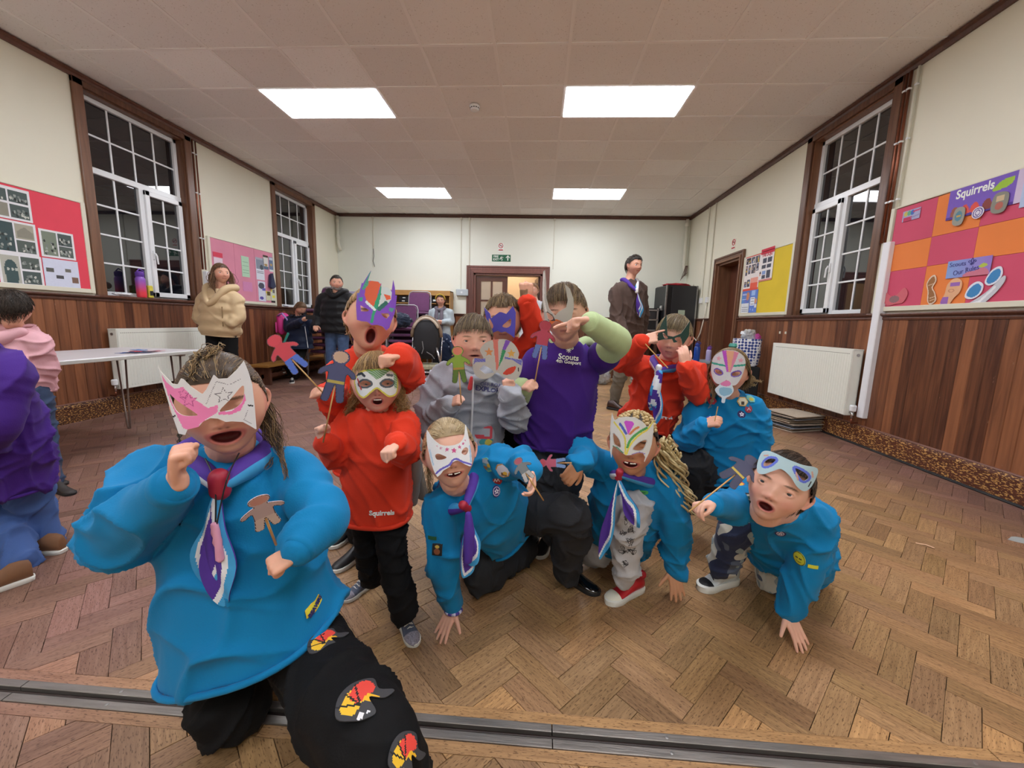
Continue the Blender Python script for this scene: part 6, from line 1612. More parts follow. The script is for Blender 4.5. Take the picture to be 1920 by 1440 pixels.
def build_person(label, o, skin, hd, arms, Pv, N, A, B, prof, top_m, top_name='sweatshirt', legs=None, leg_m=None, leg_name='trousers', vox=.0032, cvox=.007, sr=(.062, .055, .042), lr=(.075, .062, .048), wr=(.004, 9, 1), fold=(.06, 24), neck_r=.045, teeth=None, look=(0, 0), cuffs=True, hem=True, col_m=None, tfold=None, cuff_m=None, hem_m=None, eyes=True, hl=.125, collar_r=.062, legfold=(.05, 16), nup=.0, nt=112, colf=True, neck_back=.0):
    """arms: two dicts (picture left, right): E elbow, W wrist, d, n, side, pose"""
    o = dict(MO, **o); root = person(label); A, B, Pv, N = V(A), V(B), V(Pv), V(N); nup = nup or (.036 if hl < .13 else .012); N.z += nup; A.z += nup*.4; B.z += nup*.4
    body = MB(); add_head(body, hd, o, nt, int(nt*.8))
    limb(body, [hd.w(0, -.10, -.22), hd.w(0, -.13, -.42), N.lerp(hd.w(0, -.14, -.5), .35), N-nrm(N-Pv)*.03], [neck_r*1.02, neck_r, neck_r*1.0, neck_r*1.25], 4, 16)
    limb(body, [N, N.lerp(Pv, .5), Pv], [.03, .03, .03], 3, 10)
    for a, S in zip(arms, (A, B)):
        if a is None: continue
        E, W = V(a['E']), V(a['W']); L = a.get('L', hl)
        limb(body, [N.lerp(S, .3), S, E, E.lerp(W, .6)], [.018, .018, .018, .016], 3, 8)
        hd_d = V(a['d']); hand(body, W, hd_d, a['n'], L, a['side'], a.get('pose', 'relax'), fore=E.lerp(W, .55), spread=a.get('spread'))
    if legs:
        for q in legs: limb(body, [Pv]+[V(x) for x in q[:3]], [.02, .02, .018, .016], 3, 8)
    bm = fuse(body, vox, 3, .5); bm = slim(bm, [(hd.C, hd.H*.85)]+[(V(q['W'])+nrm(q['d'])*.4*q.get('L', hl), q.get('L', hl)*.85) for q in arms if q], .12); cc = coords(bm); o.setdefault('hair', '6a5038')
    finish(bm, 'body', M_SKIN, root, skin_colors(cc, hd, o, skin))
    if eyes: add_eyes(hd, o, root, look)
    if teeth is not None: add_teeth(hd, o, root, teeth)
    g = MB(); ax, lat, dep, hemr = torso(g, Pv, N, A, B, prof, fold=tfold)
    sr_ = sr if isinstance(sr[0], (tuple, list)) else (sr, sr)
    for a, S, s3, ph in zip(arms, (A, B), sr_, (0.5, 2.3)):
        if a is None: continue
        E, W = V(a['E']), V(a['W']); Wc = E.lerp(W, a.get('cut', .93)); m1 = S.lerp(E, .5); mid = E.lerp(Wc, .5)
        limb(g, [N.lerp(S, .35)-ax*.02, S, m1+V(a.get('bulge', (0, 0, 0))), E, mid, Wc], [s3[0]*.85, s3[0], (s3[0]+s3[1])/2, s3[1], (s3[1]*.55+s3[2]*.45)*1.02, s3[2]], 7, 20, fold=(fold[0], fold[1], ph))
    gm = fuse(g, cvox, 5, .6); wrinkle(gm, wr[0], wr[1], wr[2])
    top = finish(gm, top_name, top_m, root)
    if cuffs:
        for a, s3 in zip(arms, sr_):
            if a: cuff(root, a['E'], V(a['E']).lerp(V(a['W']), a.get('cut', .93)+.05), s3[2]*.88, cuff_m or top_m)
    if hem: ring(root, 'hem_band', [p+ax*.004 for p in hemr], .0075, hem_m or top_m)
    if colf: collar(root, N+dep*neck_back, ax, dep, collar_r, col_m or top_m)
    tr_ = None
    if legs:
        g = MB(); hw = [V(q[0]) for q in legs]
        limb(g, [hw[0]+(Pv-hw[0])*.1, Pv-ax*.02, hw[1]+(Pv-hw[1])*.1], [lr[0]*1.05, lr[0]*1.15, lr[0]*1.05], 4, 18)
        for q, ph in zip(legs, (1.1, 3.0)):
            l3 = q[3] if len(q) > 3 else lr; h_, k_, f_ = V(q[0]), V(q[1]), V(q[2])
            limb(g, [Pv.lerp(h_, .5), h_, h_.lerp(k_, .5), k_, k_.lerp(f_, .5), f_], [l3[0], l3[0]*1.05, (l3[0]+l3[1])/2, l3[1], (l3[1]+l3[2])/2, l3[2]], 6, 20, fold=(legfold[0], legfold[1], ph))
        lm = fuse(g, cvox, 5, .6); wrinkle(lm, wr[0]*.9, wr[1]*1.2, wr[2]+2)
        tr_ = finish(lm, leg_name, leg_m, root)
    return dict(root=root, top=top, legs=tr_, ax=ax, lat=lat, dep=dep, o=o)
# ================================================================== people
M_CUFF_SHADOW = None
M_BUTTERFLY = None
def arm(E, W, d, n, side, pose='relax', **k): return dict(E=E, W=W, d=d, n=n, side=side, pose=pose, **k)
HB = ['4a3a2c', '6b543e', '8a7050', '3c2e24']; HBL = ['6e5a42', '927a56', 'b09468', '5a4834']; HBLOND = ['b09a76', 'c9b590', 'd8c8a4', '8f7a58']; HDK = ['2a211c', '3a2c24', '4a3a2e']
M_WSOLE = mat('white_sole', 'dcdcd6', .5); M_BSOLE = mat('black_sole', '1e1e20', .6); M_LACEW = mat('white_lace', 'e4e2de', .7)
CSK = 'dca58c'; CSK2 = 'e3b09a'
HAND = .118

def pxm(pts, cx, cy, H, s, ox, oy, roll=0):
    c, sn = math.cos(rad(roll)), math.sin(rad(roll)); out = []
    for a, b in pts:
        x, y = (ox+a/s-cx)/H, -(oy+b/s-cy)/H; out.append((x*c-y*sn, x*sn+y*c))
    return out
# ---- 1 front girl
F = build_person('kneeling girl in turquoise sweatshirt with a pink and white mask, nearest the camera', dict(mo=.052, mw=.125, mz=-.285, smile=.28, squint=.75, fat=1.06, hair='5a4634', brow='4a382a'), CSK,
    Head(P(418, 757, .80), .208, yaw=-4, pitch=-2, roll=-6),
    [arm(P(228, 1004, .76), P(333, 905, .65), (.12, -.10, 1), (.75, .55, 0), 1, 'fist', L=.125),
     arm(P(608, 972, .80), P(556, 1035, .70), (-.55, -.5, -.25), (-.3, .35, -.85), -1, 'fist', L=.098)],
    P(462, 1170, .88), P(428, 880, .86), P(292, 912, .88), P(556, 905, .88),
    [(-.03, .200, .16, .02, .038, .34), (.15, .186, .15, .01, .030, .28), (.45, .174, .13, 0, .012, .1), (.72, .165, .115, 0, 0, .05), (.88, .135, .09, 0, 0), (.97, .085, .07), (1.02, .055, .055)], M_BLUE,
    legs=[(P(420, 1205, .96), PZ(430, 1335, .085), PZ(445, 1270, .06)+V((0, .22, 0)), (.085, .076, .05)), (P(560, 1190, .95), P(702, 1402, .60), P(760, 1640, .62), (.094, .084, .07))], leg_m=M_BLK, leg_name='leggings',
    vox=.0028, cvox=.0065, sr=((.070, .070, .042), (.062, .058, .036)), fold=(.06, 14), wr=(.007, 8, 1.3), nup=.05, hl=.12, collar_r=.064, neck_r=.046, legfold=(.035, 20))
fh = Head(P(418, 757, .80), .208, yaw=-4, pitch=-2, roll=-6)
hair(fh, F['root'], HB+['9c835c'], 'long', 2400, 1.0, .03, (0, -.50, .10), .0007, 1, jit=.3, cap=1.05, back=True)
W_ = fh.w
lock([W_(.34, -.15, -.05), P(508, 800, .86), P(527, 850, .84), P(538, 905, .78)], F['root'], HB+['9c835c'], .021, 90, .0008, 2, .004, 20)
lock([W_(.33, -.2, -.1), P(497, 790, .90), P(512, 850, .86), P(497, 882, .79)], F['root'], HB, .017, 70, .0008, 4, .004, 18)
lock([W_(-.34, -.15, .05), P(338, 790, .90), P(335, 850, .92)], F['root'], HB, .015, 40, .0008, 5, .004)
lock([W_(-.05, .2, .49), W_(.0, .1, .535), W_(.05, -.15, .54), W_(.02, -.4, .40)], F['root'], ['8a7050', '4a3a2c', 'a88c62'], .016, 60, .0009, 6, .0035, 24, 'braid')
lock([W_(-.16, .3, .36), W_(-.11, .12, .50), W_(-.06, -.15, .54)], F['root'], ['8a7050', '4a3a2c', 'a88c62'], .014, 50, .0009, 8, .0035, 24, 'braid')
scarf(F['root'], V(P(430, 850, .87)), F['ax'], F['dep'], .084, P(412, 908, .745), [(P(398, 1092, .735), .032, .2), (P(424, 1128, .725), .035, -.1)], .023)
t = F['root']; mb = MB()
limb(mb, [P(402, 985, .712), P(408, 1015, .708), P(413, 1048, .706)], [.007, .0075, .007], 4, 10, fold=(.18, 160, 0)); mb.build('pink_whistle', mat('whistle_pink', 'd998b4', .6), t, smooth=True)
mb = MB(); limb(mb, [P(448, 850, .78), P(425, 900, .735), P(406, 985, .712)], .0016, 4, 6); limb(mb, [P(385, 860, .76), P(403, 905, .735), P(404, 985, .712)], .0016, 4, 6); mb.build('neck_cord', M_BLACK, t)
patch(t, [F['top']], 588, 1137, .027, 'e6c93c', [('poly', rect(-.9, -.3, .9, .3), 'f0e040')], up=(-.35, 0, 1), name='group_badge', shape=[(-1, -.35), (-.9, .32), (-.2, .42), (.3, .36), (.9, .5), (1, -.1), (.35, -.3), (-.1, -.42)])
decal_text(t, [F['top']], 588, 1137, 'BEAVERS', .013, mat('print_navy', '2c2f6a', .5), (1, 0, .42), bold=.0006, lift=.0075)
def butterfly(par, objs, px, py, s, rot):
    sh = spl([(-.8, -.3), (-1, .35), (-.4, .8), (.3, .75), (.9, .2), (.6, -.3), (.95, -.8), (.4, -.7), (.1, -.2), (-.2, -.75), (-.55, -.6)], 4)
    r = rad(rot); R_ = lambda pl: [(a*math.cos(r)-b*math.sin(r), a*math.sin(r)+b*math.cos(r)) for a, b in pl]
    pa = [('poly', R_(spl([(-.7, -.1), (-.8, .35), (-.3, .6), (.2, .5), (.5, .1), (.0, -.1)])), 'f0c030'), ('poly', R_(spl([(-.3, .0), (-.2, .5), (.5, .5), (.7, .1), (.5, -.2), (.1, -.1)])), 'e8483c'), ('poly', R_(spl([(-.1, -.1), (.2, -.1), (.3, -.5), (.1, -.6)])), 'f0b828')]
    pa += [('line', R_([(-.3, -.1), (x, .6)]), '1a1a1c', .035) for x in (-.7, -.2, .3)]+[('poly', R_(ell(-.6, -.35, .12, .1)), 'e8e8ec'), ('poly', R_(ell(-.35, -.5, .07, .06)), 'e8e8ec')]
    patch(par, objs, px, py, s, '3c3c40', pa, name='butterfly_print', shape=R_(sh))
butterfly(t, [F['legs']], 612, 1200, .042, -35); butterfly(t, [F['legs']], 680, 1310, .047, -15); butterfly(t, [F['legs']], 762, 1412, .036, -10)
q1 = lambda pl: pxm(pl, 417, 761, 206, 5.142, 300, 620, -6)
mask('white card mask with one pink side and drawn stars, on the front girl', fh,
    q1([(105, 262), (130, 330), (200, 400), (240, 445), (290, 450), (325, 392), (345, 400), (400, 470), (485, 545), (520, 500), (585, 362), (620, 405), (690, 405), (770, 330), (845, 242), (880, 360), (905, 480), (910, 700), (908, 950), (850, 900), (790, 850), (700, 830), (650, 830), (590, 790), (530, 780), (470, 810), (430, 860), (330, 885), (300, 940), (235, 930), (190, 740), (130, 420)]),
    [spl(q1([(195, 545), (260, 600), (430, 735), (380, 752), (300, 745), (235, 690)]), 3), spl(q1([(812, 485), (822, 560), (800, 640), (740, 700), (660, 720), (606, 716), (700, 610)]), 3)],
    [('poly', q1([(135, 360), (190, 440), (260, 490), (335, 475), (430, 600), (520, 680), (600, 655), (590, 730), (520, 775), (440, 830), (430, 860), (330, 885), (290, 870), (200, 640)]), 'ee86bc'), ('poly', q1([(822, 560), (828, 640), (775, 733), (690, 762), (600, 752), (598, 728), (700, 730), (795, 660)]), 'ee7cb8')]
    +[('loop', [(x0+dx, y0+dy) for dx, dy in star(0, 0, r_2, rt_)], c_2, .003) for (x0, y0), r_2, rt_, c_2 in ((q1([(370, 600)])[0], .065, 10, 'c05a90'), (q1([(330, 545)])[0], .045, 20, 'c05a90'), (q1([(650, 570)])[0], .07, 5, '77757c'))]
    +[('line', q1([(510, 640), (600, 430), (700, 470), (800, 420)]), '9a98a0', .0025), ('line', q1([(850, 690), (890, 700)]), '303034', .007), ('line', q1([(195, 765), (225, 755)]), '303034', .007), ('line', q1([(840, 740), (800, 830), (860, 880)]), '9a98a0', .0025)], 'e0e0e4', front=.50, R=.5)
pup = puppet('pale pink and grey paper figure on a stick, held by the front girl', P(514, 1012, .66), P(503, 984, .63), .098, 'c6b4bc', 'd8caca', 'cc9890', down=.02)
settle(F['root'], (F['root'].location.x-.38, .85, 0))

# ---- 2 small girl in red
h2 = Head(P(707, 717, 1.27), .190, yaw=0, pitch=-4, roll=0)
S2 = build_person('small curly-haired child in red sweatshirt and grey cape, punching towards the camera', dict(mo=.045, mw=.075, mz=-.29, smile=.05, fat=1.12, hair='8a6a44'), CSK2, h2,
    [arm(P(634, 856, 1.24), P(606, 824, 1.15), (-.1, -.1, 1), (.8, -.5, 0), 1, 'fist', L=.088), arm(P(757, 845, 1.20), P(741, 834, 1.07), (-.15, -1, -.22), (.1, -.2, -1), -1, 'fist', L=.098)],
    P(707, 945, 1.28), P(707, 790, 1.29), P(656, 808, 1.29), P(757, 804, 1.29),
    [(-.14, .112, .095, 0, 0), (.2, .112, .09), (.5, .106, .085), (.75, .100, .078), (.9, .08, .065), (1, .052, .05)], M_RED,
    legs=[(P(688, 965, 1.29), P(690, 1030, 1.31), P(697, 1084, 1.35)), (P(728, 965, 1.27), P(737, 1062, 1.22), P(757, 1146, 1.18))], leg_m=M_BLK, vox=.0028, cvox=.006, sr=(.050, .046, .032), fold=(.05, 26), lr=(.056, .047, .042), wr=(.005, 13, 2), teeth=False, hl=.10, collar_r=.052, neck_r=.036)
hair(h2, S2['root'], ['8a6a44', 'a88450', '6e5236', 'c09c68'], 'fringe', 1100, .62, .10, (0, -.1, .48), .0008, 2, jit=.9, cap=1.07, curl=.018)
for k, (s, px, py) in enumerate(((-1, 662, 760), (-1, 668, 745), (1, 752, 770), (1, 748, 745), (1, 756, 755))):
    q = P(px, py, 1.29); lock([h2.w(s*.33, 0, .05), q, q+V((s*.012, -.01, -.025)), q+V((s*.004, -.015, -.045))], S2['root'], ['8a6a44', 'a88450', 'c09c68'], .018, 40, .0008, 20+k, .010, 26)
r_ = S2['root']
mb = MB(); vs = []; nU, nV = 14, 22
for i in range(nV+1):
    t_ = i/nV
    for j in range(nU+1):
        s_ = j/nU; x = 660+(775-660)*s_; q = P(x, 788+t_*(95+65*s_), 1.36); vs.append(q+V((.012*t_*math.sin(s_*14)+.035*t_*s_, .05*t_+.014*math.cos(s_*17), 0)))
mb.add(vs, [(i*(nU+1)+j, i*(nU+1)+j+1, (i+1)*(nU+1)+j+1, (i+1)*(nU+1)+j) for i in range(nV) for j in range(nU)])
co = mb.build('cape', cloth('cape_grey', 'a8a29c'), r_, smooth=True); md = co.modifiers.new('s', 'SOLIDIFY'); md.thickness = .006
mb = MB(); limb(mb, [P(764, 790, 1.30), P(776, 830, 1.34), P(778, 880, 1.36), P(774, 940, 1.37)], [.016, .03, .026, .018], 5, 14, fold=(.12, 18, 1)); mb.build('cape_fold', cloth('cape_grey', 'a8a29c'), r_, smooth=True)
ring(r_, 'cape_cord', [P(707, 792, 1.29)+V((.058*math.cos(a), .045*math.sin(a), .012*math.sin(a))) for a in [2*PI*i/24 for i in range(24)]], .003, mat('cord_white', 'e6dfd0', .5))
decal_text(r_, [S2['top']], 716, 962, 'Squirrels', .022, WH, (1, 0, 0), bold=.0008)
M_SHG = mat('denim_shoe', '50576a', .7, var=.2, vscale=90); M_SHT = mat('glitter_toe', '8e8a98', .4, var=.6, vscale=260)
a = PZ(703, 1092, 0); b = PZ(662, 1118, 0); shoe(r_, a, b-a, .150, M_SHG, M_WSOLE, lace=M_LACEW, toe=M_SHT)
a = PZ(752, 1160, 0); b = PZ(777, 1212, 0); shoe(r_, a, b-a, .155, M_SHG, M_WSOLE, lace=M_LACEW, toe=M_SHT)
q2 = lambda pl: pxm(pl, 707, 717, 124, 1.946, 560, 500, 0)
ol = spl(q2([(195, 400), (225, 370), (270, 362), (330, 362), (360, 377), (374, 420), (365, 462), (330, 472), (302, 452), (285, 438), (265, 452), (235, 474), (208, 458), (193, 425)]), 4)
e1, e2 = spl(q2([(216, 420), (232, 407), (250, 407), (264, 418), (248, 428), (230, 428)]), 4), spl(q2([(302, 418), (316, 407), (334, 407), (350, 418), (334, 428), (316, 428)]), 4)
mask('white party mask with green scribble and yellow edge, on the small child in red', h2, ol, [e1, e2],
    [('loop', ol, 'd8cc58', .026), ('scrib', q2([(240, 362), (285, 402), (300, 395), (345, 362)]), '4c8c40', .5), ('loop', e1, '565c64', .030), ('loop', e2, '565c64', .030), ('line', q2([(205, 385), (228, 378), (240, 388)]), '3c4650', .02), ('line', q2([(210, 400), (225, 440)]), 'c04848', .012), ('scrib', q2([(350, 380), (370, 390), (368, 440), (355, 440)]), '5c9a60', .4), ('line', q2([(325, 385), (345, 388)]), '6c7a84', .02)], 'e6eaec', front=.5)
puppet('slate blue paper figure on a stick, held up by the small child in red', P(612, 800, 1.13), P(622, 752, 1.13), .155, '5a5f86', '565b80', 'd8b8a0', band='c9b860', down=.05)
settle(r_, (-.45, 1.28, 0))

# ---- 3 tall boy in red behind
h3 = Head(P(695, 600, 1.44), .222, yaw=6, pitch=-10, roll=8)
S3 = build_person('shouting boy in red sweatshirt with a spiky purple and green mask', dict(mo=.085, mw=.068, mz=-.30, smile=0, hair='a88458'), CSK, h3,
    [arm(P(640, 775, 1.42), P(622, 738, 1.27), (-.6, -.55, .25), (.3, -.2, -.9), 1, 'fist', L=.115), arm(P(764, 702, 1.36), P(748, 668, 1.22), (-.45, -.85, -.05), (-.1, -.1, -1), -1, 'fist', L=.118)],
    P(694, 860, 1.58), P(692, 672, 1.52), P(646, 700, 1.54), P(738, 698, 1.54),
    [(-.1, .14, .10), (.3, .135, .10), (.6, .13, .095), (.82, .12, .085), (.93, .09, .07), (1, .058, .055)], M_RED,
    legs=[(P(680, 880, 1.6), P(676, 960, 1.66), P(668, 1000, 1.75)), (P(712, 880, 1.6), P(700, 985, 1.6), P(690, 1030, 1.66))], leg_m=M_BLK, vox=.0034, sr=(.062, .056, .045), lr=(.062, .05, .045), wr=(.005, 11, 3), hl=.12, collar_r=.06, neck_r=.048)
hair(h3, S3['root'], ['a88458', 'c09c6c', '8a6a44'], 'short', 700, .3, .06, (0, -.2, .45), .0009, 3)
a = PZ(672, 995, 0); shoe(S3['root'], a, PZ(640, 1016, 0)-a, .19, M_BLACK, M_WSOLE, toe=None); a = PZ(690, 1035, 0); shoe(S3['root'], a, PZ(655, 1056, 0)-a, .19, M_BLACK, M_WSOLE)
q3 = lambda pl: pxm(pl, 695, 600, 127, 7.2, 640, 500, 8)
ol = q3([(165, 800), (160, 600), (180, 430), (210, 430), (250, 290), (265, 300), (385, 110), (330, 270), (360, 265), (470, 275), (495, 310), (510, 260), (500, 340), (590, 340), (650, 380), (680, 220), (705, 330), (710, 440), (740, 430), (715, 600), (690, 700), (640, 800), (600, 900), (550, 940), (500, 890), (430, 870), (350, 875), (300, 830), (220, 820)])
mask('tall spiked card mask coloured purple, green and orange, on the shouting boy', h3, ol, [q3([(220, 600), (260, 630), (335, 670), (300, 690), (225, 685)]), q3([(480, 710), (590, 700), (605, 730), (560, 780), (510, 750)])],
    [('poly', ol, '7f4cc0'), ('poly', q3([(300, 330), (350, 270), (440, 265), (500, 300), (450, 450), (400, 650), (370, 650), (300, 550), (280, 450)]), 'd8603c'), ('poly', q3([(495, 330), (600, 340), (655, 400), (640, 500), (560, 600), (460, 670), (440, 640), (480, 450)]), 'c9d4d4'), ('poly', q3([(530, 440), (630, 450), (630, 500), (570, 520)]), 'e0603c'), ('scrib', q3([(385, 110), (330, 330), (265, 400), (250, 370)]), '3aa078', .8), ('poly', q3([(510, 270), (495, 450), (450, 620), (400, 720), (370, 850), (335, 845), (370, 700), (410, 560), (470, 420)]), '2f9c74'), ('poly', q3([(200, 500), (250, 490), (250, 550), (210, 540)]), '3aa088'), ('poly', q3([(600, 620), (690, 620), (650, 680), (600, 660)]), '5a9c98'), ('line', q3([(460, 650), (560, 560)]), '2c6a60', .03), ('scrib', q3([(245, 300), (215, 480), (180, 560), (190, 430)]), '5a70b8', .5), ('line', q3([(300, 560), (400, 660)]), 'dfe6ea', .02)], '7f4cc0', dy=.0, front=.54, R=.55, cell=.002)
puppet('red and blue paper figure on a stick, held out by the shouting boy', P(592, 722, 1.18), P(566, 694, 1.18), .135, 'c03c48', '4a66b8', 'c83f4c', down=.03)
settle(S3['root'], (-.60, 1.58, 0))

# ---- 4 grey hoodie boy
h4 = Head(P(887, 638, 1.60), .198, yaw=6, pitch=0, roll=0)
S4 = build_person('boy in a grey zip hoodie holding up a paper figure and a mask', dict(mo=.016, mw=.09, mz=-.285, smile=.1, iris='6a8090', hair='6a5a48', brow='7a6450'), CSK2, h4,
    [arm(P(806, 795, 1.57), P(845, 757, 1.44), (.5, -.35, .35), (.6, .5, -.4), 1, 'fist', L=.095), arm(P(966, 785, 1.56), P(955, 738, 1.44), (-.1, -.1, 1), (-.3, .9, 0), -1, 'hold', L=.10)],
    P(880, 840, 1.66), P(885, 695, 1.64), P(826, 722, 1.65), P(945, 720, 1.65),
    [(-.25, .150, .11), (.2, .145, .105), (.5, .142, .10), (.8, .13, .09), (.93, .09, .07), (1, .058, .055)], M_GREYH, top_name='hoodie',
    legs=[(P(860, 860, 1.66), P(858, 930, 1.68), P(855, 1010, 1.70)), (P(905, 860, 1.66), P(908, 930, 1.68), P(910, 1010, 1.70))], leg_m=M_CHAR, vox=.003, sr=(.062, .06, .042), lr=(.06, .05, .045), wr=(.006, 12, 4), hl=.11, collar_r=.065, neck_r=.044, fold=(.05, 22))
r_ = S4['root']
hair(h4, r_, ['5a4a3a', '7a6850', '94805f', '483a2e'], 'fringe', 1500, .40, .06, (.1, -.15, .46), .0009, 4, jit=.4)
mb = MB(); limb(mb, [P(825, 697, 1.70), P(850, 690, 1.64), P(887, 712, 1.54), P(925, 690, 1.64), P(945, 697, 1.70)], [.02, .024, .02, .024, .02], 5, 14); mb.build('hood', M_GREYH, r_, smooth=True)
mb = MB(); mb.tube([(P(887, 712, 1.525)), P(886, 760, 1.52), P(882, 838, 1.53)], .004, 6); mb.build('zip', mat('zip_white', 'd8dade', .4), r_)
mb = MB(); limb(mb, [P(884, 708, 1.51), P(881, 728, 1.508)], [.006, .009], 2, 8); mb.build('zip_pull', mat('zip_red', 'c83a40', .5), r_, smooth=True)
decal_text(r_, [S4['top']], 924, 722, 'OFF-ROAD', .020, M_INK, (1, 0, -.05)); decal_text(r_, [S4['top']], 922, 732, 'EXPLORER', .026, mat('print_navy', '2c2f6a', .5), (1, 0, -.05), bold=.0006)
patch(r_, [S4['top']], 903, 815, .052, 'a2a6b0', [('loop', rect(-.7, -.2, .7, .6), 'c8404c', .09), ('poly', rect(-.9, -.75, .9, -.3), '3c9aa0'), ('poly', ell(.55, -.6, .28, .28), 'd0c050'), ('poly', rect(-.6, -.2, .2, 0), 'c8404c'), ('poly', ell(-.5, -.6, .2, .2), '303840')], name='truck_print')
puppet('green-suited paper figure on a stick, held by the grey hoodie boy', P(864, 745, 1.40), P(862, 717, 1.40), .128, '8aa840', '5c7a34', 'd8806a', band='b08a40', down=.02)
settle(r_, (-.2, 1.66, 0))
# mask held in front by the grey hoodie boy: a face-shaped card
hm = Head(P(932, 690, 1.40), .19, yaw=0, pitch=0, roll=-3)
q4 = lambda pl: pxm(pl, 932, 688, 100, 5.142, 680, 460, 0)
ol = spl(q4([(1060, 1120), (1085, 1075), (1170, 1080), (1140, 1000), (1200, 930), (1290, 905), (1400, 910), (1470, 960), (1510, 1040), (1500, 1090), (1540, 1105), (1535, 1190), (1500, 1270), (1430, 1290), (1340, 1250), (1290, 1215), (1230, 1260), (1150, 1275), (1080, 1230)]), 3)
mask('grey round card mask with crayon stripes and two stars, held up before the hoodie boy', hm, ol, [q4([(1125, 1180), (1170, 1140), (1240, 1180), (1270, 1215), (1180, 1225)])],
    [('poly', q4([(1265, 905), (1315, 905), (1310, 1200), (1290, 1210)]), 'cf7468'), ('poly', q4([(1385, 910), (1430, 925), (1370, 1020), (1350, 1000)]), '7a4cb0'), ('poly', q4([(1350, 1000), (1385, 1010), (1310, 1190), (1300, 1200)]), '3a9060'), ('poly', [(a, b) for a, b in [(q4([(1225, 1020)])[0][0]+x, q4([(1225, 1020)])[0][1]+y) for x, y in star(0, 0, .085)]], 'd08850'), ('poly', [(a, b) for a, b in [(q4([(1435, 1040)])[0][0]+x, q4([(1435, 1040)])[0][1]+y) for x, y in star(0, 0, .085)]], 'd0a050'),
     ('scrib', q4([(1085, 1075), (1190, 1080), (1190, 1110), (1100, 1110), (1070, 1140)]), '5a5cb8', .7), ('scrib', q4([(1370, 1070), (1500, 1100), (1540, 1105), (1530, 1160), (1440, 1100), (1370, 1090)]), '5a5cb8', .7), ('poly', spl(q4([(1350, 1225), (1400, 1180), (1475, 1165), (1450, 1220), (1390, 1240)])), 'c8402c'), ('line', q4([(1200, 1110), (1290, 1215), (1360, 1090)]), 'b8b6b2', .012), ('line', q4([(1500, 1180), (1500, 1210)]), '404048', .012)], 'b9b5ae', dy=0, front=.0, R=1.6, cell=.002)

# ---- 5 boy in red with blue mask, arm raised
h5 = Head(P(944, 600, 1.80), .212, yaw=-3, pitch=2, roll=-2)
S5 = build_person('boy in red with a blue cat-eared mask, fist raised overhead', dict(mo=.006, mw=.08, smile=0, hair='7a6248', squint=.5), CSK, h5,
    [arm(P(893, 750, 1.84), P(905, 800, 1.80), (0, 0, -1), (.5, .5, 0), 1, 'relax', L=.12), arm(P(1008, 628, 1.82), P(986, 562, 1.76), (.02, -.05, 1), (-.3, .9, 0), -1, 'fist', L=.135)],
    P(950, 775, 1.86), P(945, 650, 1.86), P(898, 672, 1.87), P(984, 676, 1.86),
    [(-.12, .125, .10), (.3, .12, .095), (.6, .12, .09), (.8, .115, .085), (.92, .085, .07), (1, .055, .055)], M_RED,
    legs=[(P(935, 800, 1.86), P(940, 890, 1.88), P(945, 985, 1.9)), (P(970, 800, 1.86), P(965, 890, 1.88), P(968, 985, 1.92))], leg_m=M_BLK, vox=.0036, sr=((.06, .052, .042), (.066, .062, .042)), lr=(.062, .052, .046), wr=(.005, 12, 5), hl=.12, neck_r=.046, collar_r=.06)
hair(h5, S5['root'], ['6a543c', '8c7452', 'a88c64', '5a4632'], 'short', 1500, .30, .11, (0, -.2, .46), .001, 5, jit=.8)
a = PZ(950, 990, 0); shoe(S5['root'], a, PZ(962, 1004, 0)-a, .2, M_BLACK, M_BSOLE); a = PZ(975, 985, 0); shoe(S5['root'], a, PZ(985, 998, 0)-a, .2, M_BLACK, M_BSOLE)
q5 = lambda pl: pxm(pl, 944, 600, 94, 5.142, 680, 460, -2)
ol = q5([(1158, 595), (1235, 655), (1250, 700), (1330, 640), (1350, 640), (1395, 655), (1460, 580), (1490, 640), (1490, 760), (1480, 880), (1440, 850), (1390, 820), (1350, 830), (1320, 815), (1280, 830), (1240, 880), (1220, 790), (1190, 700)])
mask('blue crayoned mask with two pointed ears, on the boy with the raised fist', h5, ol, [spl(q5([(1225, 700), (1270, 760), (1265, 795), (1235, 790)]), 3), spl(q5([(1360, 770), (1400, 730), (1440, 700), (1440, 760), (1400, 785)]), 3)], [('scrib', ol, '5048b0', .75)], '6a62c4', dy=0, front=.51, R=.5)
settle(S5['root'], (0, 1.86, 0))

# ---- 6 boy in purple T-shirt over lime hoodie
h6 = Head(P(1058, 587, 1.56), .212, yaw=-2, pitch=6, roll=-4)
aA = arm(P(972, 742, 1.62), P(980, 725, 1.50), (.5, -.75, .3), (.5, .3, -.7), 1, 'fist', L=.115); aB = arm(P(1158, 640, 1.52), P(1103, 602, 1.38), (-.9, -.25, -.08), (-.1, -.3, -1), -1, 'point', L=.135)
S6 = build_person('boy in a purple T-shirt over a lime hoodie, hand pointing across his mask', dict(mo=.008, mw=.07, smile=-.15, hair='6a5238', squint=.3), CSK2, h6, [None, None],
    P(1040, 800, 1.70), P(1062, 655, 1.65), P(1008, 678, 1.66), P(1122, 672, 1.66),
    [(-.17, .165, .115), (.2, .155, .11), (.5, .150, .105), (.78, .145, .095), (.92, .10, .075), (1, .062, .06)], M_PURT, top_name='tshirt',
    legs=[(P(1015, 840, 1.70), P(1028, 905, 1.73), P(1005, 985, 1.84)), (P(1068, 840, 1.70), P(1060, 905, 1.70), P(1035, 1000, 1.78))], leg_m=cloth('slate_trousers', '3c3e43', var=.25, vscale=40), vox=.0034, sr=(.062, .055, .042), lr=(.075, .062, .055), wr=(.007, 9, 6), hl=.12, neck_r=.05, collar_r=.066, col_m=M_LIME, cuffs=False)
r_ = S6['root']
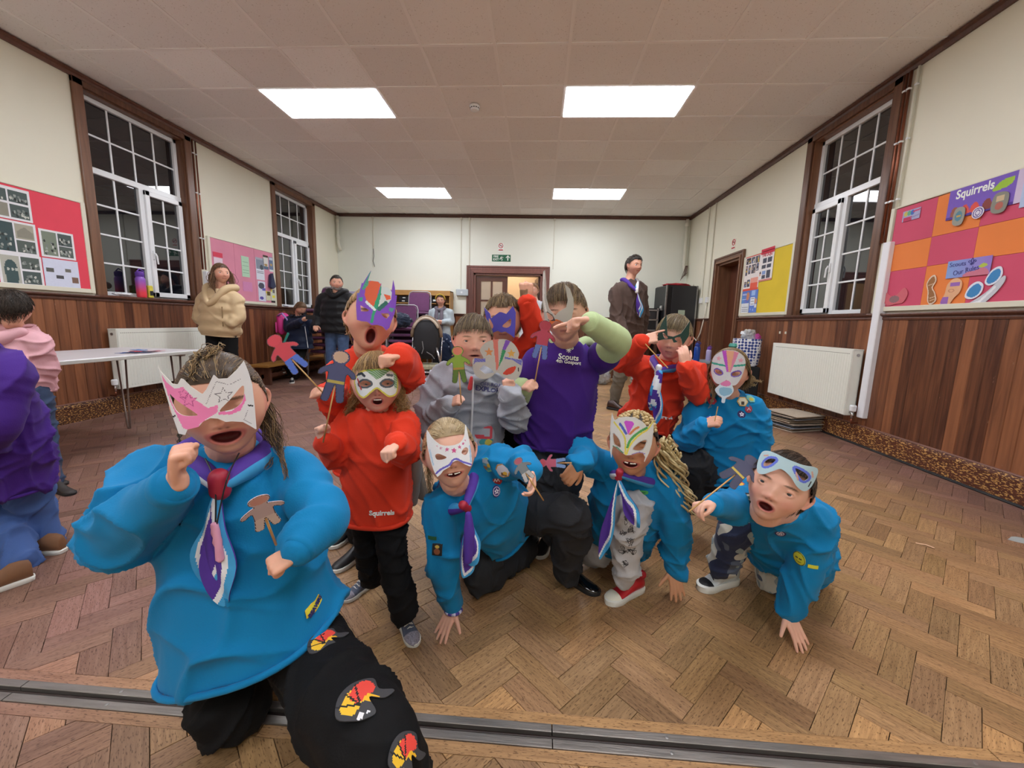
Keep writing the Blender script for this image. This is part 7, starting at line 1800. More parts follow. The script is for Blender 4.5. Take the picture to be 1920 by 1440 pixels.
for ar, S_ in ((aA, P(1008, 682, 1.66)), (aB, P(1120, 680, 1.66))):
    bm = MB(); hand(bm, ar['W'], ar['d'], ar['n'], ar['L'], ar['side'], ar['pose'], fore=V(ar['E']).lerp(V(ar['W']), .5)); me = fuse(bm, .0034, 3, .5); c_ = np.tile(np.array(lin(CSK2)), (len(me.vertices), 1)); finish(me, 'hand', M_SKIN, r_, c_)
    g = MB(); E_2, W_2 = V(ar['E']), V(ar['W']); limb(g, [S_, S_.lerp(E_2, .5), E_2, E_2.lerp(W_2, .5), E_2.lerp(W_2, .93)], [.050, .054, .052, .046, .038], 7, 20, fold=(.07, 22, .4)); me = fuse(g, .007, 5, .6); finish(me, 'hoodie_sleeve', M_LIME, r_); cuff(r_, E_2, E_2.lerp(W_2, .98), .037, M_LIME)
    g = MB(); limb(g, [S_+V((0, .0, .01)), S_.lerp(E_2, .38)], [.062, .064], 5, 20); me = fuse(g, .007, 3, .5); finish(me, 'short_sleeve', M_PURT, r_)
mb = MB(); limb(mb, [P(1012, 655, 1.74), P(1032, 645, 1.68), P(1064, 655, 1.60), P(1098, 640, 1.68), P(1112, 650, 1.74)], [.018, .022, .016, .022, .018], 5, 14); mb.build('hood', M_LIME, r_, smooth=True)
hair(h6, r_, ['5e4832', '7e664a', '9a825c', '4a3828'], 'fringe', 1700, .34, .07, (0, -.25, .44), .0009, 6, jit=.5)
decal_text(r_, [S6['top']], 1066, 670, 'Scouts', .030, WH, (1, 0, -.08), bold=.0006); decal_text(r_, [S6['top']], 1066, 679, '4th Gosport', .019, WH, (1, 0, -.08), bold=.0004)
hh = onto([S6['top']], 1066, 654)
if hh:
    n_ = hh[1]; ux_ = nrm(V((1, 0, -.05))-n_*n_.x); uz_ = n_.cross(ux_); fleur('lily_emblem', WH, r_, lambda a, b, d: hh[0]+ux_*a+uz_*b+n_*(d+.001), .040)
for (px, py, qx, qy) in ((1003, 992, 978, 1014), (1032, 1012, 1014, 1040)): a = PZ(px, py, 0); shoe(r_, a, PZ(qx, qy, 0)-a, .19, M_BLACK, M_WSOLE)
q6 = lambda pl: pxm(pl, 1058, 587, 112, 3.79, 770, 480, -4)
ol = q6([(930, 105), (945, 100), (955, 180), (960, 290), (985, 360), (1035, 410), (1060, 380), (1110, 350), (1120, 300), (1095, 190), (1130, 220), (1160, 290), (1165, 350), (1150, 440), (1130, 500), (1080, 450), (1040, 445), (1000, 480), (975, 510), (950, 450), (925, 330), (922, 220)])
mask('silver-grey card mask with two long curved horns and an orange nose, on the lime-sleeved boy', h6, ol, [spl(q6([(965, 390), (1010, 410), (1020, 435), (985, 440)]), 3)], [('poly', spl(q6([(985, 480), (1000, 440), (1050, 435), (1105, 460), (1110, 480)])), 'cf6a34'), ('line', q6([(960, 385), (1010, 408), (1030, 440), (985, 440)]), '3a3638', .014), ('line', q6([(935, 120), (935, 300), (960, 380)]), 'dedcd8', .02)], 'b4b2ac', dy=0, front=.50, R=.5, cell=.0018)
puppet('red and blue paper figure on a stick, held by the purple T-shirt boy', P(1004, 710, 1.44), P(1011, 672, 1.44), .135, 'b8465c', '6478b8', 'b04050', down=.01)
settle(r_, (.15, 1.7, 0))

# ---- 7 crouching girl
h7 = Head(P(843, 849, 1.16), .204, yaw=4, pitch=-14, roll=-8)
S7 = build_person('crouching fair girl in turquoise with a white star mask, one palm on the floor', dict(mo=.024, mw=.105, mz=-.285, smile=.30, hair='b09a76', brow='a08868', squint=.4), CSK2, h7,
    [arm(P(830, 1062, 1.20), P(850, 1140, 1.24), (-.30, -.42, -.60), (0, .1, -1), 1, 'flat', L=.118), arm(P(972, 868, 1.25), P(996, 882, 1.14), (.15, -.6, -.8), (-.9, 0, .2), -1, 'claw', L=.105, cut=.9)],
    P(940, 968, 1.46), P(858, 925, 1.23), P(826, 958, 1.20), P(915, 876, 1.30),
    [(-.22, .135, .12, -.02, -.02), (.1, .135, .12), (.4, .13, .115), (.7, .125, .10), (.9, .09, .075), (1, .056, .055)], M_BLUE,
    legs=[(P(925, 1000, 1.5), PZ(898, 1085, .075), PZ(990, 1030, .06), (.072, .062, .05)), (P(965, 965, 1.50), P(1068, 965, 1.34), P(1062, 1070, 1.50), (.075, .070, .055))], leg_m=M_CHAR, vox=.0028, cvox=.006, sr=((.055, .050, .034), (.058, .052, .036)), fold=(.05, 20), wr=(.006, 10, 7), teeth=True, hl=.115, neck_r=.042, collar_r=.056)
r_ = S7['root']
hair(h7, r_, HBLOND, 'long', 1700, .9, .03, (0, -.50, .05), .0007, 7, jit=.25, cap=1.045, back=True)
lock([h7.w(-.33, -.1, -.15), P(805, 925, 1.22), P(806, 975, 1.25)], r_, HBLOND, .012, 40, .0007, 31, .004)
scarf(r_, P(858, 918, 1.23), S7['ax'], S7['dep'], .060, P(872, 950, 1.13), [(P(868, 1082, 1.10), .026, .15), (P(880, 1058, 1.09), .024, -.1)], .016)
mb = MB(); limb(mb, [P(878, 965, 1.09), P(880, 1000, 1.085), P(878, 1050, 1.08)], [.009, .016, .012], 5, 12, fold=(.1, 20, 0)); mb.build('scarf_fold', mat('neckerchief_purple', '4f2f96', .8), r_, smooth=True)
mb = MB(); wq = P(850, 1143, 1.235)
for k in range(14):
    a = 2*PI*k/14; mb.tube([wq+V((.026*math.cos(a+b*.25), .024*math.sin(a+b*.25), .01*math.sin(b*3.1))) for b in range(-1, 2)], .0065, 6, k % 2)
mb.build('bead_bracelet', [mat('bead_purple', '5040a0', .4), mat('bead_lilac', 'c8c4e0', .4)], r_, smooth=True)
T7 = [S7['top']]
hexa = ell(0, 0, 1, 1, 6)
patch(r_, T7, 914, 871, .026, '58a8c8', [('loop', ell(0, 0, .95, .95, 8), '8cc870', .09), ('poly', rect(-.8, .2, .8, .8), 'b8d0e4'), ('poly', ell(.35, .0, .35, .25), 'd8b840'), ('poly', rect(-.6, -.7, .3, -.2), 'a8784c'), ('poly', ell(.2, -.5, .25, .2), '3aa0a0')], name='hexagon_badge', shape=ell(0, 0, 1, 1, 8))
patch(r_, T7, 943, 882, .026, 'cdd0e0', [('loop', ell(0, 0, .95, .95, 8), 'c08c40', .09), ('poly', rect(-.2, -.7, .5, -.2), '6a5030'), ('poly', ell(.3, -.3, .3, .25), 'd8b040')], name='hexagon_badge', shape=ell(0, 0, 1, 1, 8))
patch(r_, T7, 931, 900, .019, '9a2430', [('line', [(-.5, -.3), (-.3, .3), (0, -.2), (.2, .3), (.5, -.2)], 'e0d8d8', .07)], name='red_badge')
patch(r_, T7, 930, 921, .018, '3a2c78', [('loop', ell(0, 0, .7, .8), 'd8d4e8', .06), ('loop', star(0, 0, .45), 'e8e6f0', .08)], name='oval_badge', shape=ell(0, 0, .8, 1.1))
patch(r_, T7, 820, 1030, .020, '1c1a1a', [('poly', ell(0, -.3, .5, .5), '8a5030'), ('poly', ell(0, .45, .35, .25), 'c8a848')], name='sleeve_badge', shape=rect(-.8, -.95, .8, .95))
patch(r_, T7, 811, 1008, .014, '1f5a3c', [], name='sleeve_badge', shape=rect(-1, -.4, 1, .4))
q7 = lambda pl: pxm(pl, 843, 849, 143, 7.2, 780, 780, -8)
mask('white card mask with pink stars and a purple lower line, on the crouching girl', h7, spl(q7([(92, 130), (160, 230), (290, 340), (420, 360), (560, 330), (640, 230), (668, 60), (700, 180), (725, 300), (750, 480), (752, 640), (700, 660), (600, 610), (530, 570), (460, 590), (420, 650), (330, 700), (240, 790), (160, 640), (110, 450), (85, 300)]), 2), [spl(q7([(212, 490), (260, 465), (330, 490), (378, 520), (330, 545), (240, 550)]), 3), spl(q7([(588, 470), (620, 410), (670, 395), (700, 430), (680, 480), (640, 500)]), 3)],
    [('line', spl(q7([(225, 740), (300, 680), (420, 620), (460, 562), (520, 548), (600, 592), (745, 642)]), 4, False), '6a62c8', .013)]+[('poly', [(q7([(x, y)])[0][0]+a, q7([(x, y)])[0][1]+b) for a, b in star(0, 0, r_2, 10)], c) for x, y, r_2, c in ((480, 430, .042, 'cc4c8c'), (385, 410, .035, 'd06a9c'), (300, 390, .024, 'd8a0bc'), (560, 385, .03, 'd06a9c'), (615, 340, .025, 'cc5c94'), (245, 360, .017, 'd8b0c4'), (650, 295, .017, 'd080a8'))]+[('line', q7([(130, 420), (180, 620)]), 'b8d4ec', .012), ('line', q7([(730, 380), (735, 600)]), 'a8c8e8', .014)], 'e8eaf0', front=.50)
M_PAT = mat('patent_black', '0b0b0d', .08, coat=1)
a = PZ(1052, 1080, 0); shoe(r_, a, PZ(1112, 1112, 0)-a, .185, M_PAT, M_BSOLE)
a = PZ(985, 1030, 0); shoe(r_, a+V((0, .02, .05)), V((.1, 1, -.2)), .18, M_PAT, M_BSOLE)
puppet('grey and pink paper figure on a stick, held by the crouching girl', P(1004, 915, 1.07), P(993, 898, 1.06), .080, '8a98a4', 'd0d4dc', 'c07088', down=.05)
settle(r_, (.0, 1.4, 0))

# ---- 8 curly girl
h8 = Head(P(1187, 833, 1.36), .208, yaw=-2, pitch=-10, roll=2)
S8 = build_person('girl with long blonde curls and a white mask, kneeling in turquoise and grey leggings', dict(mo=.036, mw=.11, mz=-.29, smile=.30, hair='2e241c', brow='3a2a20', squint=.6), 'c08a68', h8,
    [arm(P(1098, 852, 1.46), P(1086, 868, 1.34), (-.55, -.3, -.75), (-.2, .9, -.3), 1, 'claw', L=.12), arm(P(1268, 985, 1.44), P(1262, 1066, 1.48), (.10, -.42, -.75), (0, .1, -1), -1, 'flat', L=.125)],
    P(1166, 985, 1.60), P(1188, 893, 1.44), P(1124, 874, 1.48), P(1244, 912, 1.44),
    [(-.35, .135, .11, -.03), (0, .14, .115), (.35, .14, .115), (.7, .135, .10), (.9, .095, .075), (1, .058, .055)], M_BLUE,
    legs=[(P(1130, 1000, 1.66), PZ(1112, 1035, .075), PZ(1150, 1012, .06), (.075, .062, .045)), (P(1190, 1000, 1.64), P(1183, 955, 1.38), P(1172, 1082, 1.42), (.075, .066, .042))], leg_m=cloth('grey_leggings', 'b4b3b6', var=.08, vscale=30), leg_name='leggings', vox=.0030, cvox=.006, sr=((.058, .05, .036), (.062, .058, .038)), fold=(.05, 20), wr=(.006, 10, 8), teeth=True, hl=.12, neck_r=.043, collar_r=.06, legfold=(.03, 26))
r_ = S8['root']
hair(h8, r_, ['2e241c', '3a2c22'], 'short', 300, .3, .03, (0, -.3, .45), .0009, 8)
mb = MB(); R = random.Random(4); cb = [lin('c9b080'), lin('a88c5c'), lin('3a2c20')]
for row in range(7):
    a0 = -1.2+row*.4
    for i in range(9):
        t_ = i/8; ph = .35+t_*1.5; x = math.sin(a0*(1-.35*t_))*.40*math.cos(ph*.72); 
        q = V((x, .43*math.cos(.55+ph*.8), .5*math.sin(.55+ph*.62))); e = math.sqrt((q.x/.375)**2+(q.y/.47)**2+(q.z/.505)**2); q = q*(1.07/e)
        for s in (-1, 1): blob(mb, h8.w(q.x+s*.022, q.y, q.z+(.012 if s > 0 else -.012)), (h8.x*.0075, h8.f*.006, h8.u*.006), 8)
        nf = 8*4*2
        for k in range(len(mb.c)-nf, len(mb.c)): mb.c[k] = cb[(i+row) % 2]
mb.build('cornrow_braids', hair_mat('2e241c'), r_, smooth=True)
mb = MB(); R = random.Random(11)
for k in range(75):
    u = R.random(); c0_ = P(1232+u*32+R.uniform(-8, 16), 818+u*50+R.uniform(-10, 10), 1.42+R.uniform(-.03, .04)); L = R.uniform(.14, .27)*(1.1-.3*u); ph = R.uniform(0, 6.28); pts = []; rc = R.uniform(.012, .021); dirx = R.uniform(.10, .50)
    for i in range(22):
        t_ = i/21; a = ph+t_*L*54; pts.append(c0_+V((dirx*L*t_+rc*math.cos(a), R.uniform(-.001, .001)+rc*math.sin(a)+.01*t_, -L*t_*1.0)))
    c = lin(R.choice(['c4ae7e', 'd8c698', 'a48c5e', 'b89e70'])); mb.tube(pts, [.0046*(1-.4*(i/21)) for i in range(22)], 6, 0, c)
mb.build('long_curls', hair_mat('c4ae7e'), r_, smooth=True)
scarf(r_, P(1188, 890, 1.44), S8['ax'], S8['dep'], .062, P(1161, 890, 1.30), [(P(1128, 1042, 1.33), .020, -.1), (P(1200, 985, 1.28), .022, -.1)], .015)
patch(r_, [S8['top']], 1203, 923, .019, '3f9a4c', [('line', [(-.6, 0), (.6, 0)], '24503a', .1)], name='green_badge', shape=spl(rect(-1, -.32, 1, .32), 3))
for k, (px, py) in enumerate(((1172, 975), (1180, 958), (1166, 1000), (1180, 1012), (1168, 1032), (1184, 1035), (1172, 1058), (1188, 990))):
    sh = [spl([(-.5, 0), (-.2, .5), (.2, .3), (0, 0), (.4, -.3), (.1, -.6), (-.3, -.4)], 4)]
    hq = onto([S8['legs']], px, py)
    if hq:
        n_ = hq[1]; ux_ = nrm(V((1, 0, 0))-n_*n_.x); uz_ = n_.cross(ux_); mb = MB(); R = random.Random(k)
        for _ in range(3):
            ox, oz = R.uniform(-.009, .009), R.uniform(-.009, .009); pl = spl([(R.uniform(-.014, .014), R.uniform(-.016, .016)) for _ in range(6)], 5); mb.tube([hq[0]+ux_*(a+ox)+uz_*(b+oz)+n_*(.0008-.6*(a+ox)**2*14) for a, b in pl], .0007, 5, closed=True)
        mb.build('line_print', BK, r_)
q8 = lambda pl: pxm(pl, 1187, 833, 122, 7.2, 1100, 740, 2)
e1, e2 = spl(q8([(348, 518), (400, 540), (450, 590), (478, 680), (420, 670), (375, 640)]), 3), spl(q8([(810, 555), (740, 575), (680, 630), (648, 690), (750, 690), (790, 640)]), 3)
mask('white card mask with purple fan and green and yellow stripes, on the curly-haired girl', h8, q8([(288, 236), (330, 310), (358, 335), (420, 290), (520, 265), (640, 262), (740, 310), (800, 372), (830, 362), (887, 276), (900, 420), (890, 600), (860, 720), (800, 860), (812, 780), (780, 728), (720, 725), (620, 770), (560, 782), (490, 747), (400, 692), (365, 692), (350, 740), (355, 860), (320, 760), (300, 600), (280, 420)]), [e1, e2],
    [('poly', q8([(500, 340), (520, 318), (610, 318), (637, 350), (568, 505), (540, 430)]), 'c24cc8'), ('line', q8([(445, 375), (480, 410), (540, 490)]), '4a5cb8', .020), ('line', q8([(690, 390), (640, 430), (592, 490)]), 'cf7c4c', .017), ('line', spl(q8([(350, 360), (450, 450), (530, 560), (552, 765)]), 5, False), 'd6c850', .013), ('line', spl(q8([(880, 292), (810, 410), (700, 500), (605, 640), (568, 765)]), 5, False), 'd6c850', .013), ('line', spl(q8([(800, 388), (690, 468), (605, 570), (572, 670)]), 5, False), '4c9c50', .018), ('line', q8([(365, 688), (440, 700), (520, 755)]), '5a8c70', .010), ('line', q8([(640, 760), (730, 722), (800, 735)]), '8a78c0', .010), ('loop', e1, 'aaa8a8', .010), ('loop', e2, 'aaa8a8', .010)], 'cfcfcc', front=.51, R=.5)
M_REDS = mat('red_shoe', 'b81c28', .4); 
def k_extra(t, fr):
    mb = MB()
    for k in range(3): x = .38+k*.1; mb.prism([(x, .03), (x+.045, .03), (x+.0, .2), (x-.045, .2)], 0, 1, lambda a, b, d: fr(a-.05, -(.155-.05*(b/.2))-.004*d-.01, b*1.1+.07))
    mb.build('side_stripes', M_WHITE, t)
    mb = MB()
    for s in (-1, 1): limb(mb, [fr(.36, 0, .40), fr(.32, s*.10, .50), fr(.30, s*.19, .55)], [.008, .02, .022], 4, 10, flat=(V((0, 1, 0)), .5))
    blob(mb, fr(.36, 0, .41), (V((.01, 0, 0)), V((0, .01, 0)), V((0, 0, .01))), 10); mb.build('fabric_bow', mat('bow_red', 'a01c26', .8), t, smooth=True)
a = PZ(1203, 1105, 0); shoe(r_, a, PZ(1122, 1140, 0)-a, .195, M_REDS, M_WSOLE, toe=mat('cream_toe', 'e0dccc', .3), extra=k_extra, sole_h=.13)
a = PZ(1150, 1012, 0); shoe(r_, a+V((.02, .03, .05)), V((.2, 1, -.25)), .18, M_REDS, M_WSOLE)
puppet('small red and blue paper figure, dangling from the curly-haired girl\'s fingers', P(1066, 868, 1.28), P(1060, 868, 1.28)+V((0, 0, -.0)), .085, 'b05068', '6a88b8', 'b84858', down=.01)
settle(r_, (.38, 1.5, 0))

# ---- 9 boy with the mask on his forehead
h9 = Head(P(1460, 913, 1.16), .206, yaw=-6, pitch=-15, roll=16)
S9 = build_person('crouching boy with a pale blue mask pushed onto his forehead, palm on the floor', dict(mo=.045, mw=.085, mz=-.29, smile=.08, iris='4a5058', hair='2e241e', brow='3e3028', squint=.2, fat=.97), CSK2, h9,
    [arm(P(1378, 948, 1.26), P(1335, 945, 1.15), (-.85, -.4, .05), (0, -.3, -1), 1, 'pinch', L=.11), arm(P(1508, 1075, 1.30), P(1476, 1150, 1.32), (.22, -.50, -.62), (0, .1, -1), -1, 'flat', L=.125)],
    P(1482, 1035, 1.58), P(1466, 968, 1.28), P(1408, 945, 1.30), P(1525, 985, 1.29),
    [(-.30, .135, .12, -.02), (.1, .14, .12), (.4, .14, .115), (.72, .135, .10), (.9, .095, .075), (1, .056, .055)], M_BLUE,
    legs=[(P(1440, 1010, 1.58), P(1383, 985, 1.42), P(1352, 1062, 1.54), (.075, .064, .05)), (P(1490, 1040, 1.6), PZ(1448, 1085, .075), PZ(1520, 1062, .06), (.072, .062, .05))], leg_m=None or cloth('camo_joggers', 'b9b8b0'), leg_name='joggers', vox=.0028, cvox=.006, sr=((.055, .05, .036), (.062, .058, .037)), fold=(.05, 20), wr=(.006, 10, 9), hl=.12, neck_r=.043, collar_r=.058, look=(.0, .0))
r_ = S9['root']
# camouflage print: soft-edged procedural blotches
m = S9['legs'].data.materials[0]; nt = m.node_tree; b_ = nt.nodes['Principled BSDF']; tc = nt.nodes.new('ShaderNodeTexCoord'); prev = None
for sc_, th_, colr, off in ((9, .50, '2c3450', 0), (11, .56, '5a6478', 5), (12, .60, '8f9a9c', 9)):
    n_ = nt.nodes.new('ShaderNodeTexNoise'); n_.inputs['Scale'].default_value = sc_; n_.inputs['Detail'].default_value = 1; mp = nt.nodes.new('ShaderNodeMapping'); mp.inputs['Location'].default_value = (off, off, 0); nt.links.new(tc.outputs['Object'], mp.inputs[0]); nt.links.new(mp.outputs[0], n_.inputs[0])
    r2 = nt.nodes.new('ShaderNodeValToRGB'); r2.color_ramp.interpolation = 'CONSTANT'; r2.color_ramp.elements[0].color = (0, 0, 0, 1); r2.color_ramp.elements[1].position = th_; r2.color_ramp.elements[1].color = (1, 1, 1, 1); nt.links.new(n_.outputs['Fac'], r2.inputs[0])
    mx = nt.nodes.new('ShaderNodeMix'); mx.data_type = 'RGBA'; nt.links.new(r2.outputs[0], mx.inputs[0]); mx.inputs[7].default_value = lin(colr)
    if prev: nt.links.new(prev, mx.inputs[6])
    else: mx.inputs[6].default_value = lin('c4c2b8')
    prev = mx.outputs[2]
nt.links.new(prev, b_.inputs['Base Color'])
hair(h9, r_, ['2e241e', '43342a', '5a4636'], 'short', 1500, .30, .05, (.1, -.2, .45), .0009, 9, jit=.5)
q9 = lambda pl: pxm(pl, 1460, 913, 142, 3.2735, 1240, 800, 16)
ol = spl(q9([(598, 165), (660, 152), (760, 180), (840, 197), (918, 203), (926, 260), (905, 330), (870, 352), (830, 330), (790, 280), (740, 248), (700, 270), (650, 302), (610, 297), (590, 240)]), 4); e1, e2 = spl(q9([(640, 222), (668, 198), (702, 200), (672, 240), (640, 250)]), 4), spl(q9([(808, 225), (860, 243), (882, 268), (858, 290), (828, 262)]), 4)
mask('pale blue eye mask pushed up over the forehead of the boy at right', h9, ol, [e1, e2], [('loop', e1, '5c6ccc', .032), ('loop', e2, '5c6ccc', .032), ('line', q9([(895, 230), (905, 260)]), 'c89a8c', .01), ('line', q9([(625, 185), (650, 180)]), 'c89a8c', .01), ('line', q9([(815, 250), (830, 290)]), 'c89a8c', .01), ('line', q9([(893, 320), (900, 290)]), '3a3a40', .008)], 'a9c3cc', front=.49, R=.45, tilt=-.12)
T9 = [S9['top']]
patch(r_, T9, 1388, 908, .020, 'c83c30', [('poly', ell(.4, 0, .35, .35), 'e0b040'), ('poly', ell(-.3, 0, .3, .3), 'd84838')], name='sleeve_badge', shape=rect(-1, -.45, 1, .45)); patch(r_, T9, 1404, 934, .019, '1c1c20', [('poly', ell(0, 0, .6, .6), 'b8bca8'), ('poly', ell(0, 0, .3, .3), '4a7a6c')], name='sleeve_badge', shape=rect(-.8, -.9, .8, .9))
patch(r_, T9, 1463, 999, .016, '2a2560', [('loop', ell(0, 0, .6, .6), 'c8c4dc', .08), ('loop', star(0, 0, .4), 'e0def0', .08)], name='oval_badge'); patch(r_, T9, 1499, 1047, .022, 'd4d23c', [('loop', ell(0, 0, .95, .95), '5a5a20', .06), ('poly', rect(-.5, .0, -.1, .2), '202028'), ('poly', rect(.1, .0, .5, .2), '202028'), ('line', [(-.4, -.4), (0, -.5), (.4, -.4)], '404020', .05)], name='smile_badge'); patch(r_, T9, 1524, 1062, .014, 'd4d23c', [], name='yellow_badge', shape=rect(-1, -.4, 1, .4))
def m_extra(t, fr):
    mb = MB(); mb.box((0, 0, 0), (0, 0, 0)); mb = MB()
    limb(mb, [fr(.16, -.13, .52), fr(.24, -.02, .60), fr(.34, .10, .56)], .011, 4, 10, flat=(V((0, 0, 1)), .6)); limb(mb, [fr(.12, 0, .60), fr(.05, .0, .64)], .02, 3, 10); mb.build('ankle_strap', M_BLACK, t, smooth=True)
a = PZ(1380, 1092, 0); shoe(r_, a, PZ(1296, 1110, 0)-a, .20, mat('trainer_white', 'd4d8da', .4), M_WSOLE, lace=M_BLACK, toe=M_BLACK, h=1.35, sole_h=.15, extra=m_extra)
a = PZ(1520, 1062, 0); shoe(r_, a+V((0, .0, .05)), V((.15, 1, -.25)), .18, mat('trainer_white', 'd4d8da', .4), M_BSOLE)
puppet('dark slate paper figure on a stick, held out by the forehead-mask boy', P(1306, 948, 1.08), P(1360, 905, 1.14), .14, '45465e', '3d3e55', '4a4a60', band='b8a048', down=.03)
settle(r_, (1.05, 1.5, 0))

# ---- 10 kneeling girl in turquoise, right
h10 = Head(P(1367, 697, 1.86), .205, yaw=-4, pitch=0, roll=2)
S10 = build_person('kneeling girl in turquoise sweatshirt with a striped crayon mask, near the right radiator', dict(mo=.006, mw=.08, smile=0, hair='8a6a48', squint=.6), CSK, h10,
    [arm(P(1292, 822, 1.86), P(1320, 795, 1.74), (.6, -.45, .35), (.3, .6, -.6), 1, 'pinch', L=.115), arm(P(1422, 838, 1.92), P(1404, 905, 1.9), (-.1, -.3, -1), (-.9, 0, 0), -1, 'relax', L=.12)],
    P(1352, 860, 2.0), P(1366, 752, 1.92), P(1308, 776, 1.93), P(1410, 772, 1.93),
    [(-.22, .155, .12), (.1, .15, .115), (.4, .145, .11), (.7, .14, .10), (.9, .10, .08), (1, .058, .055)], M_BLUE,
    legs=[(P(1330, 890, 2.0), P(1292, 862, 1.86), P(1298, 945, 2.05)), (P(1380, 890, 2.0), PZ(1370, 930, .08), PZ(1375, 905, .06))], leg_m=M_CHAR, vox=.0036, sr=(.062, .056, .04), lr=(.082, .072, .055), wr=(.006, 11, 10), hl=.115, neck_r=.044, collar_r=.06)
r_ = S10['root']
hair(h10, r_, HBL, 'long', 1000, .8, .05, (0, -.2, .48), .0009, 10, part=0, jit=.5)
for k, (a, b, c) in enumerate((((1338, 700), (1332, 730), (1320, 760)), ((1340, 705), (1338, 740), (1328, 770)), ((1400, 700), (1412, 712), (1432, 716)), ((1398, 705), (1408, 720), (1418, 722)))):
    lock([P(*a, 1.90), P(*b, 1.86), P(*c, 1.84)], r_, ['8a6a48', 'b09468', 'c4a878'], .018, 30, .0009, 40+k, .007)
qr = lambda pl: pxm(pl, 1367, 697, 84, 3.6, 1140, 560, 2)
e1, e2 = ell(-.17, .02, .085, .045, 16, -20), ell(.17, .02, .085, .045, 16, 20)
mask('white face mask with rainbow crayon stripes and a teal band, on the kneeling girl', h10, spl(qr([(712, 430), (730, 385), (780, 350), (820, 345), (860, 350), (905, 385), (918, 430), (905, 500), (875, 558), (835, 560), (818, 530), (800, 560), (755, 556), (718, 500)]), 4), [e1, e2],
    [('line', qr([(712, 432), (818, 445), (916, 432)]), '3aa08c', .02), ('poly', qr([(775, 350), (800, 348), (825, 480), (815, 480)]), 'b84cc0'), ('poly', qr([(800, 348), (845, 350), (832, 480), (825, 480)]), 'e0a484'), ('poly', qr([(845, 350), (870, 358), (838, 480), (832, 480)]), 'd884a0'), ('loop', e1, '6c4cb0', .022), ('loop', e2, '6c4cb0', .022), ('poly', [(a-.2, b+.3) for a, b in star(0, 0, .06)], 'e0a0b0'), ('poly', [(a+.22, b+.3) for a, b in star(0, 0, .06)], 'e0a0b0')], 'd2d0d4', front=.51, R=.48, cell=.0022)
np_ = mask('pink and pale blue paper cut-out held up before the kneeling girl\'s mouth', h10, spl([(-.12, -.26), (-.18, -.36), (-.1, -.46), (-.03, -.5), (-.02, -.6), (.04, -.6), (.05, -.5), (.12, -.44), (.17, -.32), (.1, -.18), (.03, -.13), (-.06, -.18)], 4), [], [('poly', spl([(-.1, -.2), (.0, -.12), (.1, -.16), (.08, -.24), (-.05, -.25)]), 'e080b0'), ('poly', spl([(-.08, -.3), (.1, -.28), (.14, -.38), (.02, -.46), (-.08, -.42)]), '8cb8d0')], 'cfdce6', dy=.0, front=.55, R=.6, cell=.0024)
T10 = [S10['top']]
patch(r_, T10, 1335, 752, .020, 'c03c50', [('poly', ell(0, 0, .4, .4), 'a8a8a8')], name='hexagon_badge', shape=ell(0, 0, 1, 1, 6)); patch(r_, T10, 1392, 753, .024, 'e0dcc8', [('poly', rect(-.3, -.6, .3, 0), '4a4438'), ('loop', ell(0, 0, .9, .9, 6), 'c8a860', .08)], name='hexagon_badge', shape=ell(0, 0, 1, 1, 6)); patch(r_, T10, 1407, 748, .022, '7ac0b8', [('poly', ell(0, -.2, .5, .4), 'c8b848')], name='hexagon_badge', shape=ell(0, 0, 1, 1, 6)); patch(r_, T10, 1403, 767, .017, '9c3c54', [('line', [(-.4, -.3), (0, .3), (.4, -.3)], 'd8c0c8', .1)], name='red_badge'); patch(r_, T10, 1390, 777, .018, '2a2560', [('loop', star(0, 0, .5), 'e0def0', .1)], name='round_badge')
mb = MB(); wq = P(1318, 797, 1.76)
for k in range(10): a = 2*PI*k/10; mb.tube([wq+V((.012*math.cos(a), .03*math.sin(a), .026*math.cos(a))), wq+V((.018+.012*math.cos(a+.6), .03*math.sin(a+.6), .01+.026*math.cos(a+.6)))], .007, 6, k % 2)
mb.build('bead_bracelet', [mat('bead_blue', '2c4ca8', .4), mat('bead_lilac', 'c8c4e0', .4)], r_, smooth=True)
mb = MB(); mb.lathe([(.014, 0), (.018, .008), (.014, .02)], h10.w(0, -.05, .52), 12); mb.build('hair_clip', mat('teal_clip', '3a8c80', .4), r_)
a = PZ(1302, 945, 0); shoe(r_, a, PZ(1276, 972, 0)-a, .19, M_PAT, M_BSOLE)
mb = MB(); mb.tube([P(1340, 790, 1.70), P(1346, 762, 1.70)], .002, 6)
np_.name = 'stick_puppet'; np_['category'] = 'stick puppet'; np_['group'] = 'stick puppets'; mb.build('skewer', M_STICK, np_).location = -V(np_.location)
settle(r_, (1.02, 2.0, 0))

